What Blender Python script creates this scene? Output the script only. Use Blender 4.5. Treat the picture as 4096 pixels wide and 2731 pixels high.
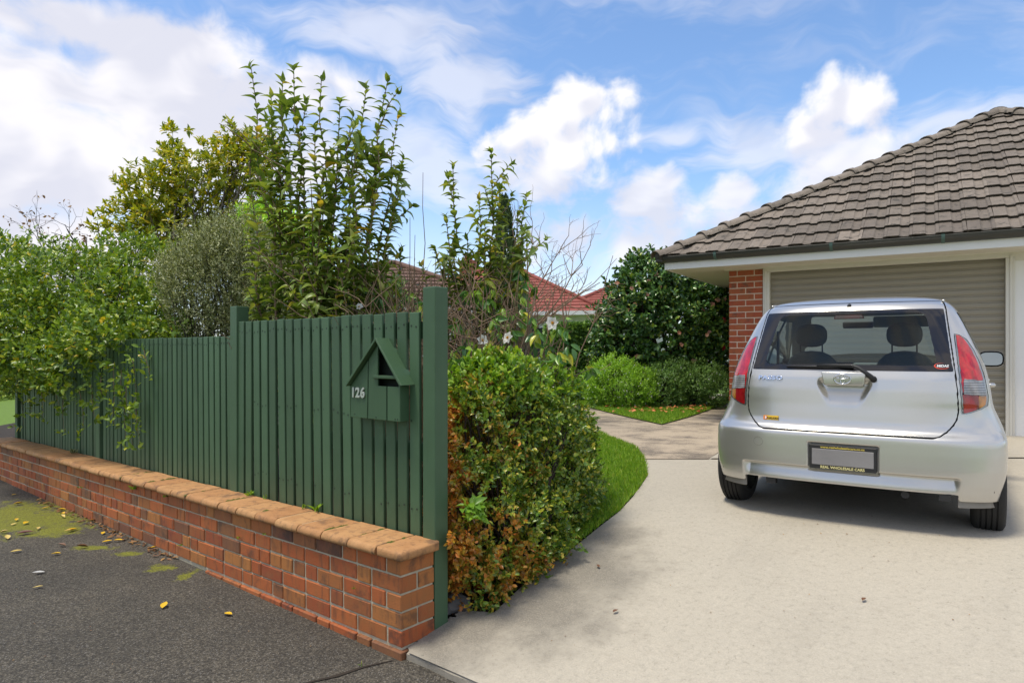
import bpy, bmesh, math, random
import numpy as np
from mathutils import Vector, Matrix, Euler

for o in list(bpy.data.objects):
    bpy.data.objects.remove(o)
random.seed(7)
rng = np.random.default_rng(7)
SC = bpy.context.scene
COL = SC.collection
R = math.radians

# ------------------------------------------------------------------ camera
HC = 1.475            # camera height above the footpath
FPX = 2650.0          # focal length in photograph pixels (4096 wide)
cam = bpy.data.cameras.new('camera')
cam.sensor_width = 36.0
cam.lens = 36.0 * FPX / 4096.0
cam.shift_y = (1405.0 - 1365.5) / 4096.0
cam.clip_start = 0.05
cam.clip_end = 2000.0
cam_o = bpy.data.objects.new('camera', cam)
COL.objects.link(cam_o)
cam_o.location = (0, 0, HC)
cam_o.rotation_euler = (R(90), 0, 0)
SC.camera = cam_o

# ------------------------------------------------------------------ view
SC.render.engine = 'CYCLES'
SC.view_settings.view_transform = 'Standard'
SC.view_settings.look = 'None'
SC.view_settings.gamma = 1.0
SC.view_settings.exposure = 0.64
SC.cycles.use_denoising = True
SC.cycles.max_bounces = 8
SC.cycles.transparent_max_bounces = 12
SC.cycles.caustics_reflective = False
SC.cycles.caustics_refractive = False

# ------------------------------------------------------------------ sun
SUN_AZ = R(248.0)      # compass style: direction the light comes from, clockwise from +Y
SUN_EL = R(73.0)
sun = bpy.data.lights.new('sun', 'SUN')
sun.energy = 2.1
sun.angle = R(14.0)
sun.color = (1.0, 0.92, 0.78)
sun_o = bpy.data.objects.new('sun', sun)
COL.objects.link(sun_o)
_sd = Vector((math.sin(SUN_AZ) * math.cos(SUN_EL), math.cos(SUN_AZ) * math.cos(SUN_EL), math.sin(SUN_EL)))
sun_o.rotation_euler = (-_sd).to_track_quat('-Z', 'Y').to_euler()
sun_o.location = _sd * 40

# ------------------------------------------------------------------ world: sky and clouds
world = bpy.data.worlds.new('World')
SC.world = world
world.use_nodes = True
world.cycles.sampling_method = 'MANUAL'
world.cycles.sample_map_resolution = 512
WT = world.node_tree
WT.nodes.clear()


class NT:
    """small helper to write node graphs as expressions"""
    def __init__(self, tree):
        self.t = tree

    def n(self, typ, **kw):
        nd = self.t.nodes.new(typ)
        for k, v in kw.items():
            setattr(nd, k, v)
        return nd

    def link(self, a, b):
        self.t.links.new(a, b)

    def put(self, sock, v):
        if v is None:
            return
        if hasattr(v, 'is_output') or isinstance(v, bpy.types.NodeSocket):
            self.t.links.new(v, sock)
        else:
            sock.default_value = v

    def m(self, op, a, b=None, c=None, clamp=False):
        nd = self.n('ShaderNodeMath', operation=op)
        nd.use_clamp = clamp
        self.put(nd.inputs[0], a)
        self.put(nd.inputs[1], b)
        self.put(nd.inputs[2], c)
        return nd.outputs[0]

    def vm(self, op, a, b=None, out=0):
        nd = self.n('ShaderNodeVectorMath', operation=op)
        self.put(nd.inputs[0], a)
        if b is not None:
            self.put(nd.inputs[1], b)
        return nd.outputs[out]

    def scale(self, a, s):
        nd = self.n('ShaderNodeVectorMath', operation='SCALE')
        self.put(nd.inputs[0], a)
        self.put(nd.inputs[3], s)
        return nd.outputs[0]

    def noise(self, vec, scale, detail=4, rough=0.55, dist=0.0, color=False):
        nd = self.n('ShaderNodeTexNoise')
        if vec is not None:
            self.put(nd.inputs['Vector'], vec)
        nd.inputs['Scale'].default_value = scale
        nd.inputs['Detail'].default_value = detail
        nd.inputs['Roughness'].default_value = rough
        nd.inputs['Distortion'].default_value = dist
        return nd.outputs['Color' if color else 'Fac']

    def ss(self, v, lo, hi):
        nd = self.n('ShaderNodeMapRange', interpolation_type='SMOOTHSTEP')
        self.put(nd.inputs['Value'], v)
        self.put(nd.inputs['From Min'], lo)
        self.put(nd.inputs['From Max'], hi)
        return nd.outputs['Result']

    def mix(self, f, a, b, blend='MIX'):
        nd = self.n('ShaderNodeMix', data_type='RGBA', blend_type=blend)
        self.put(nd.inputs['Factor'], f)
        self.put(nd.inputs['A'], a if not isinstance(a, tuple) else (*a, 1)[:4])
        self.put(nd.inputs['B'], b if not isinstance(b, tuple) else (*b, 1)[:4])
        return nd.outputs['Result']

    def ramp(self, f, stops):
        nd = self.n('ShaderNodeValToRGB')
        self.put(nd.inputs[0], f)
        cr = nd.color_ramp
        while len(cr.elements) < len(stops):
            cr.elements.new(0.5)
        for e, (p, c) in zip(cr.elements, stops):
            e.position = p
            e.color = (*c, 1)
        return nd.outputs[0]

    def sep(self, v):
        nd = self.n('ShaderNodeSeparateXYZ')
        self.put(nd.inputs[0], v)
        return nd.outputs

    def comb(self, x, y, z):
        nd = self.n('ShaderNodeCombineXYZ')
        self.put(nd.inputs[0], x); self.put(nd.inputs[1], y); self.put(nd.inputs[2], z)
        return nd.outputs[0]


W = NT(WT)
sky = W.n('ShaderNodeTexSky', sky_type='NISHITA')
sky.sun_disc = False
sky.sun_elevation = SUN_EL
sky.sun_rotation = SUN_AZ
sky.altitude = 30
sky.air_density = 1.0
sky.dust_density = 0.35
sky.ozone_density = 2.6
dirv = W.n('ShaderNodeTexCoord').outputs['Generated']
dsep = W.sep(dirv)
# the dome in flat coordinates (azimuth, elevation): cheaper noise, seam behind the camera
az = W.m('ARCTAN2', dsep[0], dsep[1])
el = W.m('ARCSINE', dsep[2])
p2 = W.comb(az, el, 0.0)


def n2(vec, scale, detail=3, rough=0.55, color=False):
    nd = W.n('ShaderNodeTexNoise', noise_dimensions='2D')
    W.put(nd.inputs['Vector'], vec)
    nd.inputs['Scale'].default_value = scale
    nd.inputs['Detail'].default_value = detail
    nd.inputs['Roughness'].default_value = rough
    return nd.outputs['Color' if color else 'Fac']


wob = W.vm('SUBTRACT', n2(p2, 7.0, 2, 0.6, True), (0.5, 0.5, 0.5))
wp = W.vm('ADD', p2, W.scale(wob, 0.09))
fbm_c = W.m('SUBTRACT', n2(W.vm('MULTIPLY', wp, (1, 1.5, 1)), 5.5, 6, 0.6), 0.5)
big = W.m('SUBTRACT', n2(W.vm('MULTIPLY', p2, (1, 1.8, 1)), 2.1, 2, 0.55), 0.5)


def vor(vec, scale):
    nd = W.n('ShaderNodeTexVoronoi', feature='SMOOTH_F1', voronoi_dimensions='2D')
    W.put(nd.inputs['Vector'], vec)
    nd.inputs['Scale'].default_value = scale
    nd.inputs['Smoothness'].default_value = 0.5
    return W.m('SUBTRACT', 0.40, nd.outputs['Distance'])


bp = W.vm('ADD', p2, W.scale(wob, 0.028))
bil = W.m('ADD', vor(bp, 17.0), W.m('ADD', W.m('MULTIPLY', vor(bp, 41.0), 0.42), W.m('MULTIPLY', W.m('SUBTRACT', n2(bp, 75.0, 2, 0.6), 0.5), 0.40)))
relief = W.m('SUBTRACT', vor(bp, 17.0), vor(W.vm('ADD', bp, (-0.012, 0.018, 0)), 17.0))


def azel(px, py):
    x, y, z = (px - 2048) / FPX, 1.0, -(py - 1405) / FPX
    L_ = math.sqrt(x * x + y * y + z * z)
    return math.atan2(x, y), math.asin(z / L_)


def blob(px, py, rx, ry):
    a0, e0 = azel(px, py)
    ra = max(abs(azel(px + rx, py)[0] - a0), 1e-3)
    re_ = max(abs(azel(px, py - ry)[1] - e0), 1e-3)
    d = W.vm('MULTIPLY', W.vm('SUBTRACT', p2, (a0, e0, 0)), (1 / ra, 1 / re_, 0))
    return W.m('SUBTRACT', 1.0, W.vm('LENGTH', d, out=1))


def union(lst):
    a = lst[0]
    for b in lst[1:]:
        a = W.m('SMOOTH_MAX', a, b, 0.25)
    return a


def maxi(lst):
    a = lst[0]
    for b in lst[1:]:
        a = W.m('MAXIMUM', a, b)
    return a


# heaped clouds (crisp sunlit heads, soft grey feet)
heads = [(2340, 420, 260, 170), (2170, 510, 210, 150), (2270, 580, 300, 190), (3420, 440, 240, 190), (3300, 570, 270, 190), (3480, 600, 300, 190), (2660, 740, 90, 70)]
cum_d = union([blob(*c) for c in heads])
cum_f = W.m('ADD', W.m('ADD', cum_d, W.m('MULTIPLY', bil, 0.75)), W.m('MULTIPLY', fbm_c, 1.0))
cum_a = W.m('MULTIPLY', W.ss(cum_f, -0.04, 0.60), W.ss(W.m('SUBTRACT', el, W.m('MULTIPLY', fbm_c, 0.10)), 0.225, 0.30))
feet = [(2230, 700, 360, 280), (2250, 950, 420, 260), (3380, 680, 460, 230), (2560, 800, 260, 150), (2920, 770, 150, 100), (2600, 960, 420, 200), (3050, 930, 420, 160)]
feet_d = maxi([blob(*c) for c in feet])
feet_a = W.m('MULTIPLY', W.ss(W.m('ADD', W.m('ADD', feet_d, W.m('MULTIPLY', fbm_c, 2.0)), W.m('MULTIPLY', bil, 0.4)), 0.0, 0.75), 0.90)
# broad soft bank on the left
bank = [(250, 640, 1000, 460), (950, 560, 620, 280), (1200, 380, 400, 160), (-200, 230, 800, 220), (480, 150, 760, 140), (200, 1000, 900, 280), (700, 380, 600, 260), (-900, 600, 900, 600)]
bank_d = union([blob(*c) for c in bank])
bank_f = W.m('ADD', W.m('ADD', bank_d, W.m('MULTIPLY', fbm_c, 2.0)), W.m('ADD', W.m('MULTIPLY', big, 0.5), W.m('MULTIPLY', bil, 0.35)))
bank_a = W.ss(bank_f, -0.32, 0.55)
# thin veils and high streaks
low = [(1450, 130, 480, 130), (3000, 600, 640, 170), (2700, 560, 420, 90), (1900, 330, 330, 120), (1750, 620, 300, 260), (3800, 500, 500, 160)]
low_d = maxi([blob(*c) for c in low])
streak = n2(W.vm('MULTIPLY', wp, (1.0, 3.8, 1.0)), 3.0, 5, 0.62)
low_a = W.m('MULTIPLY', W.ss(W.m('ADD', low_d, W.m('MULTIPLY', W.m('SUBTRACT', streak, 0.5), 3.0)), -0.1, 0.9), 0.60)
streak_a = W.m('MULTIPLY', W.ss(streak, 0.42, 0.80), 0.42)
# unseen cloud behind and above the camera, thickened to whiten the fill light
back = W.m('MULTIPLY', W.ss(W.m('ADD', big, W.m('MULTIPLY', fbm_c, 0.8)), -0.24, 0.12), W.ss(dsep[1], 0.55, 0.05))
haze_a = W.m('MULTIPLY', W.ss(dsep[2], 0.28, 0.0), 0.60)
soft_a = maxi([bank_a, feet_a, low_a, streak_a, back, haze_a])
# light and grey sides of the clouds
bank_shade = W.ss(W.m('ADD', n2(W.vm('MULTIPLY', W.vm('ADD', wp, (0.3, 0.035, 0)), (1, 2.2, 1)), 3.6, 4, 0.55), W.m('MULTIPLY', relief, -0.2)), 0.36, 0.64)
soft_col = W.mix(bank_shade, (7.4, 7.3, 7.65), (5.7, 5.8, 6.6))
headz = W.m('SUBTRACT', W.m('ADD', W.m('MULTIPLY', relief, 1.6), 0.80), W.m('MULTIPLY', W.ss(W.m('SUBTRACT', el, W.m('MULTIPLY', fbm_c, 0.12)), 0.345, 0.245), 0.75))
head_col = W.mix(W.ss(headz, 0.1, 0.75), (6.0, 6.1, 6.9), (7.7, 7.6, 7.75))
skyc = W.mix(1.0, sky.outputs[0], (1.30, 1.44, 1.55), 'MULTIPLY')
col = W.mix(cum_a, W.mix(soft_a, skyc, soft_col), head_col)
bg = W.n('ShaderNodeBackground')
W.put(bg.inputs['Color'], col)
bg.inputs['Strength'].default_value = 0.088
wo = W.n('ShaderNodeOutputWorld')
W.link(bg.outputs[0], wo.inputs[0])

# ------------------------------------------------------------------ helpers: tags, objects, meshes


def tag(o, label=None, cat=None, group=None, kind=None):
    if label: o['label'] = label
    if cat: o['category'] = cat
    if group: o['group'] = group
    if kind: o['kind'] = kind
    return o


def link(o, parent=None):
    COL.objects.link(o)
    if parent is not None:
        o.parent = parent
    return o


def empty(name, loc=(0, 0, 0), rot=(0, 0, 0)):
    o = bpy.data.objects.new(name, None)
    o.empty_display_size = 0.2
    o.location = loc
    o.rotation_euler = rot
    return link(o)


def put(name, me, mat=None, parent=None, loc=None, rot=None, scale=None, kind=None):
    o = bpy.data.objects.new(name, me)
    if mat is not None and len(me.materials) == 0:
        me.materials.append(mat)
    if loc is not None: o.location = loc
    if rot is not None: o.rotation_euler = rot
    if scale is not None: o.scale = scale
    link(o, parent)
    if kind: o['kind'] = kind
    return o


def np_mesh(name, V, F, smooth=False):
    """V (n,3); F (m,k) all faces with k corners"""
    V = np.ascontiguousarray(V, dtype=np.float32)
    F = np.ascontiguousarray(F, dtype=np.int32)
    me = bpy.data.meshes.new(name)
    k = F.shape[1]
    me.vertices.add(len(V))
    me.vertices.foreach_set('co', V.ravel())
    me.loops.add(F.size)
    me.loops.foreach_set('vertex_index', F.ravel())
    me.polygons.add(len(F))
    me.polygons.foreach_set('loop_start', np.arange(0, F.size, k, dtype=np.int32))
    me.polygons.foreach_set('loop_total', np.full(len(F), k, dtype=np.int32))
    if smooth:
        me.polygons.foreach_set('use_smooth', np.ones(len(F), dtype=bool))
    me.update(calc_edges=True)
    me.validate()
    return me


class MB:
    """collects simple solids into one mesh"""
    def __init__(self):
        self.v = []
        self.f = []

    def add(self, V, F):
        b = len(self.v)
        self.v += [tuple(p) for p in V]
        self.f += [tuple(i + b for i in f) for f in F]
        return self

    def box(self, x0, x1, y0, y1, z0, z1):
        V = [(x0, y0, z0), (x1, y0, z0), (x1, y1, z0), (x0, y1, z0), (x0, y0, z1), (x1, y0, z1), (x1, y1, z1), (x0, y1, z1)]
        F = [(0, 3, 2, 1), (4, 5, 6, 7), (0, 1, 5, 4), (1, 2, 6, 5), (2, 3, 7, 6), (3, 0, 4, 7)]
        return self.add(V, F)

    def prism(self, poly, y0, y1):
        """polygon in (x,z), counter-clockwise seen from -y, extruded y0..y1"""
        n = len(poly)
        V = [(x, y0, z) for x, z in poly] + [(x, y1, z) for x, z in poly]
        F = [tuple(range(n)), tuple(range(2 * n - 1, n - 1, -1))]
        F += [(i, i + n, (i + 1) % n + n, (i + 1) % n) for i in range(n)]
        return self.add(V, F)

    def prism_x(self, poly, x0, x1):
        """polygon in (y,z) extruded along x"""
        n = len(poly)
        V = [(x0, y, z) for y, z in poly] + [(x1, y, z) for y, z in poly]
        F = [tuple(range(n - 1, -1, -1)), tuple(range(n, 2 * n))]
        F += [(i, (i + 1) % n, (i + 1) % n + n, i + n) for i in range(n)]
        return self.add(V, F)

    def tube(self, pts, rad, n=6, cap=True):
        pts = [Vector(p) for p in pts]
        if not hasattr(rad, '__len__'):
            rad = [rad] * len(pts)
        b = len(self.v)
        up = None
        for i, p in enumerate(pts):
            d = (pts[min(i + 1, len(pts) - 1)] - pts[max(i - 1, 0)])
            d = d.normalized() if d.length > 1e-9 else Vector((0, 0, 1))
            if up is None:
                up = d.orthogonal().normalized()
            a = (up - d * up.dot(d))
            a = a.normalized() if a.length > 1e-6 else d.orthogonal().normalized()
            up = a
            c = d.cross(a)
            for k in range(n):
                th = 2 * math.pi * k / n
                q = p + (a * math.cos(th) + c * math.sin(th)) * rad[i]
                self.v.append(tuple(q))
        for i in range(len(pts) - 1):
            for k in range(n):
                k2 = (k + 1) % n
                self.f.append((b + i * n + k, b + i * n + k2, b + (i + 1) * n + k2, b + (i + 1) * n + k))
        if cap:
            self.f.append(tuple(b + k for k in range(n - 1, -1, -1)))
            e = b + (len(pts) - 1) * n
            self.f.append(tuple(e + k for k in range(n)))
        return self

    def disc_lathe(self, prof, n=32, axis='x'):
        """prof list of (radius, axial); closed lathe around an axis through the origin"""
        b = len(self.v)
        for r, a in prof:
            for k in range(n):
                th = 2 * math.pi * k / n
                c, s = r * math.cos(th), r * math.sin(th)
                self.v.append((a, c, s) if axis == 'x' else ((c, s, a) if axis == 'z' else (c, a, s)))
        for i in range(len(prof) - 1):
            for k in range(n):
                k2 = (k + 1) % n
                self.f.append((b + i * n + k, b + i * n + k2, b + (i + 1) * n + k2, b + (i + 1) * n + k))
        return self

    def mesh(self, name, smooth=False, bevel=0.0, seg=1):
        me = bpy.data.meshes.new(name)
        me.from_pydata(self.v, [], self.f)
        bm = bmesh.new()
        bm.from_mesh(me)
        bmesh.ops.recalc_face_normals(bm, faces=bm.faces)
        if bevel > 0:
            bmesh.ops.bevel(bm, geom=[e for e in bm.edges if e.calc_face_angle(0) > 0.4], offset=bevel, segments=seg, affect='EDGES', profile=0.5)
        bm.to_mesh(me)
        bm.free()
        if smooth:
            for p in me.polygons: p.use_smooth = True
        return me


def smooth_by_angle(me, ang=35):
    try:
        me.set_sharp_from_angle(angle=R(ang))
    except Exception:
        pass
    for p in me.polygons: p.use_smooth = True
    return me


# ------------------------------------------------------------------ materials


def new_mat(name):
    m = bpy.data.materials.new(name)
    m.use_nodes = True
    t = m.node_tree
    t.nodes.clear()
    g = NT(t)
    b = g.n('ShaderNodeBsdfPrincipled')
    o = g.n('ShaderNodeOutputMaterial')
    g.link(b.outputs[0], o.inputs[0])
    return m, g, b, o


def bump(g, b, h, strength=0.3, dist=0.01):
    nd = g.n('ShaderNodeBump')
    nd.inputs['Strength'].default_value = strength
    nd.inputs['Distance'].default_value = dist
    g.put(nd.inputs['Height'], h)
    g.link(nd.outputs[0], b.inputs['Normal'])
    return nd


def simple(name, col, rough=0.6, metal=0.0, coat=0.0, var=0.12, nscale=8.0, bumps=0.0, bscale=60.0, spec=0.5, objvar=0.0):
    m, g, b, o = new_mat(name)
    tc = g.n('ShaderNodeTexCoord').outputs['Object']
    n1 = g.noise(tc, nscale, 5, 0.6)
    f = g.m('ADD', g.m('MULTIPLY', g.m('SUBTRACT', n1, 0.5), 2 * var), 1.0)
    if objvar:
        rnd = g.n('ShaderNodeObjectInfo').outputs['Random']
        f = g.m('MULTIPLY', f, g.m('ADD', g.m('MULTIPLY', g.m('SUBTRACT', rnd, 0.5), 2 * objvar), 1.0))
    c = g.mix(1.0, tuple(col), (1, 1, 1), 'MULTIPLY')
    cs = g.scale(c, f)
    g.put(b.inputs['Base Color'], cs)
    b.inputs['Roughness'].default_value = rough
    b.inputs['Metallic'].default_value = metal
    b.inputs['Coat Weight'].default_value = coat
    b.inputs['Specular IOR Level'].default_value = spec
    if bumps:
        bump(g, b, g.noise(tc, bscale, 4, 0.6), bumps, 0.005)
    return m


LEAF_GAIN = 1.0


def leaf_mat(name, stops, rough=0.42, transl=0.28, spec=0.45, tint=(1.25, 1.2, 0.5), patch=None, patch_scale=3.0, patch_lo=0.45, patch_hi=0.6, bias=None):
    """stops: colour ramp over a random value per leaf; patch: second ramp in noise patches"""
    m, g, b, o = new_mat(name)
    stops = [(p_, tuple(min(0.85, x * LEAF_GAIN) for x in c_)) for p_, c_ in stops]
    if patch: patch = [(p_, tuple(min(0.85, x * LEAF_GAIN) for x in c_)) for p_, c_ in patch]
    geo = g.n('ShaderNodeNewGeometry')
    oi = g.n('ShaderNodeObjectInfo').outputs['Random']
    rnd = g.m('FRACT', g.m('ADD', geo.outputs['Random Per Island'], oi))
    c = g.ramp(rnd, stops)
    if patch:
        tc = g.n('ShaderNodeTexCoord').outputs['Object']
        pn = g.noise(tc, patch_scale, 3, 0.6)
        if bias:      # the bronzed side of the plant, in its own coordinates
            pn = g.m('ADD', pn, g.vm('DOT_PRODUCT', g.vm('SUBTRACT', tc, (0.0, 0.0, 0.42)), bias[1], out=1))
        pm = g.ss(g.m('ADD', pn, g.m('MULTIPLY', g.m('SUBTRACT', geo.outputs['Random Per Island'], 0.5), 0.14)), patch_lo, patch_hi)
        c = g.mix(pm, c, g.ramp(rnd, patch))
    g.put(b.inputs['Base Color'], c)
    b.inputs['Roughness'].default_value = rough
    b.inputs['Specular IOR Level'].default_value = spec
    tr = g.n('ShaderNodeBsdfTranslucent')
    g.put(tr.inputs['Color'], g.mix(1.0, c, tint, 'MULTIPLY'))
    ms = g.n('ShaderNodeMixShader')
    ms.inputs[0].default_value = transl
    g.link(b.outputs[0], ms.inputs[1])
    g.link(tr.outputs[0], ms.inputs[2])
    g.link(ms.outputs[0], o.inputs[0])
    return m
# ------------------------------------------------------------------ frames of the place
# street frame: origin at the front corner of the brick wall, x along the street (to the right), y into the property
C0 = Vector((-0.528, 3.166))
A_ST = R(-39.70)
UX = Vector((math.cos(A_ST), math.sin(A_ST)))
UY = Vector((-math.sin(A_ST), math.cos(A_ST)))


def st(x, y):
    p = C0 + UX * x + UY * y
    return p.x, p.y


def to_st(p):
    d = Vector((p[0], p[1])) - C0
    return d.dot(UX), d.dot(UY)


def hs(s):
    """ground height at distance s behind the wall front"""
    if s < 0: return 0.0
    if s < 2.2: return 0.012 + 0.1482 * s
    return 0.338 + 0.06 * (1 - math.exp(-(s - 2.2) * 2.333)) + 0.004 * (s - 2.2)


def gz(p):
    return hs(to_st(p)[1])


def at(px, py, depth):
    """a point of the place seen at photograph pixel px,py at the given distance"""
    return Vector(((px - 2048) / FPX * depth, depth, HC - (py - 1405) / FPX * depth))


# ------------------------------------------------------------------ ground materials
def asphalt_mat():
    m, g, b, o = new_mat('asphalt')
    tc = g.n('ShaderNodeTexCoord').outputs['Object']
    fine = g.noise(tc, 120, 3, 0.75)
    mid = g.noise(tc, 55, 4, 0.65)
    wide = g.noise(tc, 1.3, 4, 0.6)
    coarse = g.noise(tc, 62, 3, 0.8)
    vor = g.n('ShaderNodeTexVoronoi')
    g.put(vor.inputs['Vector'], tc)
    vor.inputs['Scale'].default_value = 95
    chip = g.ss(vor.outputs['Distance'], 0.45, 0.1)
    chipc = g.sep(vor.outputs['Color'])[0]
    c = g.ramp(fine, [(0.30, (0.014, 0.012, 0.009)), (0.5, (0.058, 0.051, 0.039)), (0.74, (0.20, 0.178, 0.14))])
    c = g.mix(g.m('MULTIPLY', g.ss(coarse, 0.52, 0.40), 0.75), c, (0.018, 0.016, 0.012))
    c = g.mix(g.m('MULTIPLY', g.ss(coarse, 0.58, 0.74), 0.42), c, (0.20, 0.18, 0.145))
    c = g.mix(g.m('MULTIPLY', g.m('MULTIPLY', chip, g.ss(chipc, 0.55, 0.9)), 0.7), c, (0.26, 0.25, 0.235))
    c = g.mix(g.m('MULTIPLY', g.ss(wide, 0.35, 0.7), 0.55), c, g.mix(1.0, c, (1.75, 1.7, 1.6), 'MULTIPLY'))
    # moss patches, with ragged edges
    masks = []
    for (x, y, rx, ry) in [(-4.15, 5.75, 0.75, 0.75), (-4.6, 5.9, 0.7, 0.9), (-3.75, 5.45, 0.35, 0.3), (-2.78, 4.82, 0.15, 0.08), (-3.15, 4.97, 0.22, 0.10), (-2.14, 4.36, 0.09, 0.16), (-2.4, 4.5, 0.14, 0.12), (-1.62, 3.72, 0.0, 0.0)]:
        if rx == 0: continue
        d = g.vm('MULTIPLY', g.vm('SUBTRACT', tc, (x, y, 0)), (1 / rx, 1 / ry, 0))
        masks.append(g.m('SUBTRACT', 1.0, g.vm('LENGTH', d, out=1)))
    mm = masks[0]
    for k in masks[1:]: mm = g.m('MAXIMUM', mm, k)
    moss = g.m('MULTIPLY', g.ss(g.m('ADD', g.m('ADD', mm, g.m('MULTIPLY', g.m('SUBTRACT', g.noise(tc, 9, 6, 0.7), 0.5), 2.4)), g.m('MULTIPLY', g.m('SUBTRACT', mid, 0.5), 0.9)), 0.20, 0.62), g.ss(mm, 0.0, 0.1))
    mossc = g.ramp(g.noise(tc, 90, 3, 0.7), [(0.3, (0.06, 0.065, 0.004)), (0.7, (0.29, 0.30, 0.016))])
    c = g.mix(g.m('MULTIPLY', moss, 0.9), c, mossc)
    g.put(b.inputs['Base Color'], c)
    b.inputs['Roughness'].default_value = 0.85
    h = g.m('ADD', fine, g.m('MULTIPLY', chip, 0.6))
    bump(g, b, g.m('ADD', h, g.m('MULTIPLY', mid, 0.8)), 0.75, 0.006)
    return m


def concrete_mat(name, base, dark, stain_shade=True, old=False):
    m, g, b, o = new_mat(name)
    tc = g.n('ShaderNodeTexCoord').outputs['Object']
    fine = g.noise(tc, 140, 4, 0.7)
    # broom marks run across the drive, parallel to the street
    rot = g.n('ShaderNodeMapping')
    g.put(rot.inputs['Vector'], tc)
    rot.inputs['Rotation'].default_value = (0, 0, -A_ST)
    broom = g.noise(g.vm('MULTIPLY', rot.outputs[0], (5, 150, 1)), 1.0, 4, 0.65)
    mid = g.noise(tc, 9, 5, 0.65)
    wide = g.noise(tc, 1.1, 5, 0.62)
    c = g.mix(g.ss(fine, 0.25, 0.75), tuple(x * 0.86 for x in base), tuple(min(1, x * 1.1) for x in base))
    c = g.mix(g.m('MULTIPLY', g.ss(mid, 0.52, 0.75), 0.22), c, dark)
    c = g.mix(g.m('MULTIPLY', g.ss(broom, 0.56, 0.78), 0.28), c, tuple(x * 0.55 for x in base))
    c = g.mix(g.m('MULTIPLY', g.ss(wide, 0.45, 0.75), 0.15), c, tuple(x * 0.62 for x in base))
    grit = g.noise(tc, 38, 4, 0.75)
    c = g.mix(g.m('MULTIPLY', g.ss(grit, 0.50, 0.72), 0.40), c, tuple(x * 0.50 for x in base))
    c = g.mix(g.m('MULTIPLY', g.ss(grit, 0.46, 0.28), 0.35), c, tuple(min(0.8, x * 1.25) for x in base))
    tyre = g.noise(g.vm('MULTIPLY', rot.outputs[0], (2.2, 0.35, 1)), 1.0, 5, 0.65)
    c = g.mix(g.m('MULTIPLY', g.ss(tyre, 0.50, 0.75), 0.20), c, tuple(x * 0.55 for x in base))
    speck = g.noise(tc, 48, 2, 0.5)
    c = g.mix(g.m('MULTIPLY', g.ss(speck, 0.70, 0.76), 0.5), c, tuple(x * 0.35 for x in base))
    if stain_shade:
        # algae and dirt along the planted edge, with the bush's shade painted in
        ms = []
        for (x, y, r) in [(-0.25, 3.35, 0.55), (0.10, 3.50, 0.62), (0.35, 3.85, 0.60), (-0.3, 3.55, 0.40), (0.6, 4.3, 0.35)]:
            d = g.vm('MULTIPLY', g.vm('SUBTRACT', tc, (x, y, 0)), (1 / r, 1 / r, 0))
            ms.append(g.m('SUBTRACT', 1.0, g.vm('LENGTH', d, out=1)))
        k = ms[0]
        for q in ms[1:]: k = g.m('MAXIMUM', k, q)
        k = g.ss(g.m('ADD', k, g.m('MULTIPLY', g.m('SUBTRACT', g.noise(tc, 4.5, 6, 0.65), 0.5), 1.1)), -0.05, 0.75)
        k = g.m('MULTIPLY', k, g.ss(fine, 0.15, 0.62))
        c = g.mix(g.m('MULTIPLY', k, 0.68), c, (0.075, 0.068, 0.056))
    if old:
        k = g.ss(g.m('ADD', g.noise(g.vm('MULTIPLY', tc, (1, 1.4, 1)), 1.5, 7, 0.72), g.m('MULTIPLY', g.m('SUBTRACT', fine, 0.5), 0.7)), 0.47, 0.60)
        c = g.mix(g.m('MULTIPLY', k, 0.80), c, (0.10, 0.085, 0.07))
    g.put(b.inputs['Base Color'], c)
    b.inputs['Roughness'].default_value = 0.85
    bump(g, b, g.m('ADD', g.m('MULTIPLY', broom, 1.2), fine), 0.35, 0.004)
    return m


M = {}
M['asphalt'] = asphalt_mat()
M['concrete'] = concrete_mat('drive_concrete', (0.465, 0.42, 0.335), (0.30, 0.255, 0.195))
M['old_concrete'] = concrete_mat('old_concrete', (0.46, 0.375, 0.27), (0.20, 0.16, 0.115), stain_shade=False, old=True)
M['soil'] = simple('garden_soil', (0.030, 0.022, 0.014), 0.95, var=0.5, nscale=14, bumps=0.8, bscale=30)
M['lawn_base'] = simple('lawn_base', (0.11, 0.19, 0.016), 0.9, var=0.4, nscale=18, bumps=0.5, bscale=80)
M['gravel'] = simple('gravel', (0.20, 0.185, 0.165), 0.9, var=0.6, nscale=30, bumps=0.8, bscale=60)


def strip_sheet(name, mat, ys, left, right, nx=24, dz=0.004, zfun=None):
    """sheet over street-frame rows y in ys, between x=left(y) and x=right(y), lying on the ground"""
    V = []
    for y in ys:
        a, b_ = left(y), right(y)
        for i in range(nx + 1):
            x = a + (b_ - a) * i / nx
            p = st(x, y)
            V.append((p[0], p[1], (zfun or hs)(y) + dz))
    F = []
    n = nx + 1
    for j in range(len(ys) - 1):
        for i in range(nx):
            F.append((j * n + i, j * n + i + 1, (j + 1) * n + i + 1, (j + 1) * n + i))
    me = np_mesh(name, np.array(V), np.array(F), smooth=True)
    o = put(name, me, mat)
    o['kind'] = 'structure'
    return o


def fr(a, b, n):
    return [a + (b - a) * i / n for i in range(n + 1)]


# garden ground: one sheet to the horizon, following the rise behind the wall
ys = [-400, -60, -20, -8, -3.2, -0.02, 0.0, 0.1, 0.3] + fr(0.5, 5.0, 24) + [6, 8, 11, 16, 25, 60, 400]
strip_sheet('ground', M['lawn_base'], ys, lambda y: -400, lambda y: 400, 40, -0.03)
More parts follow.
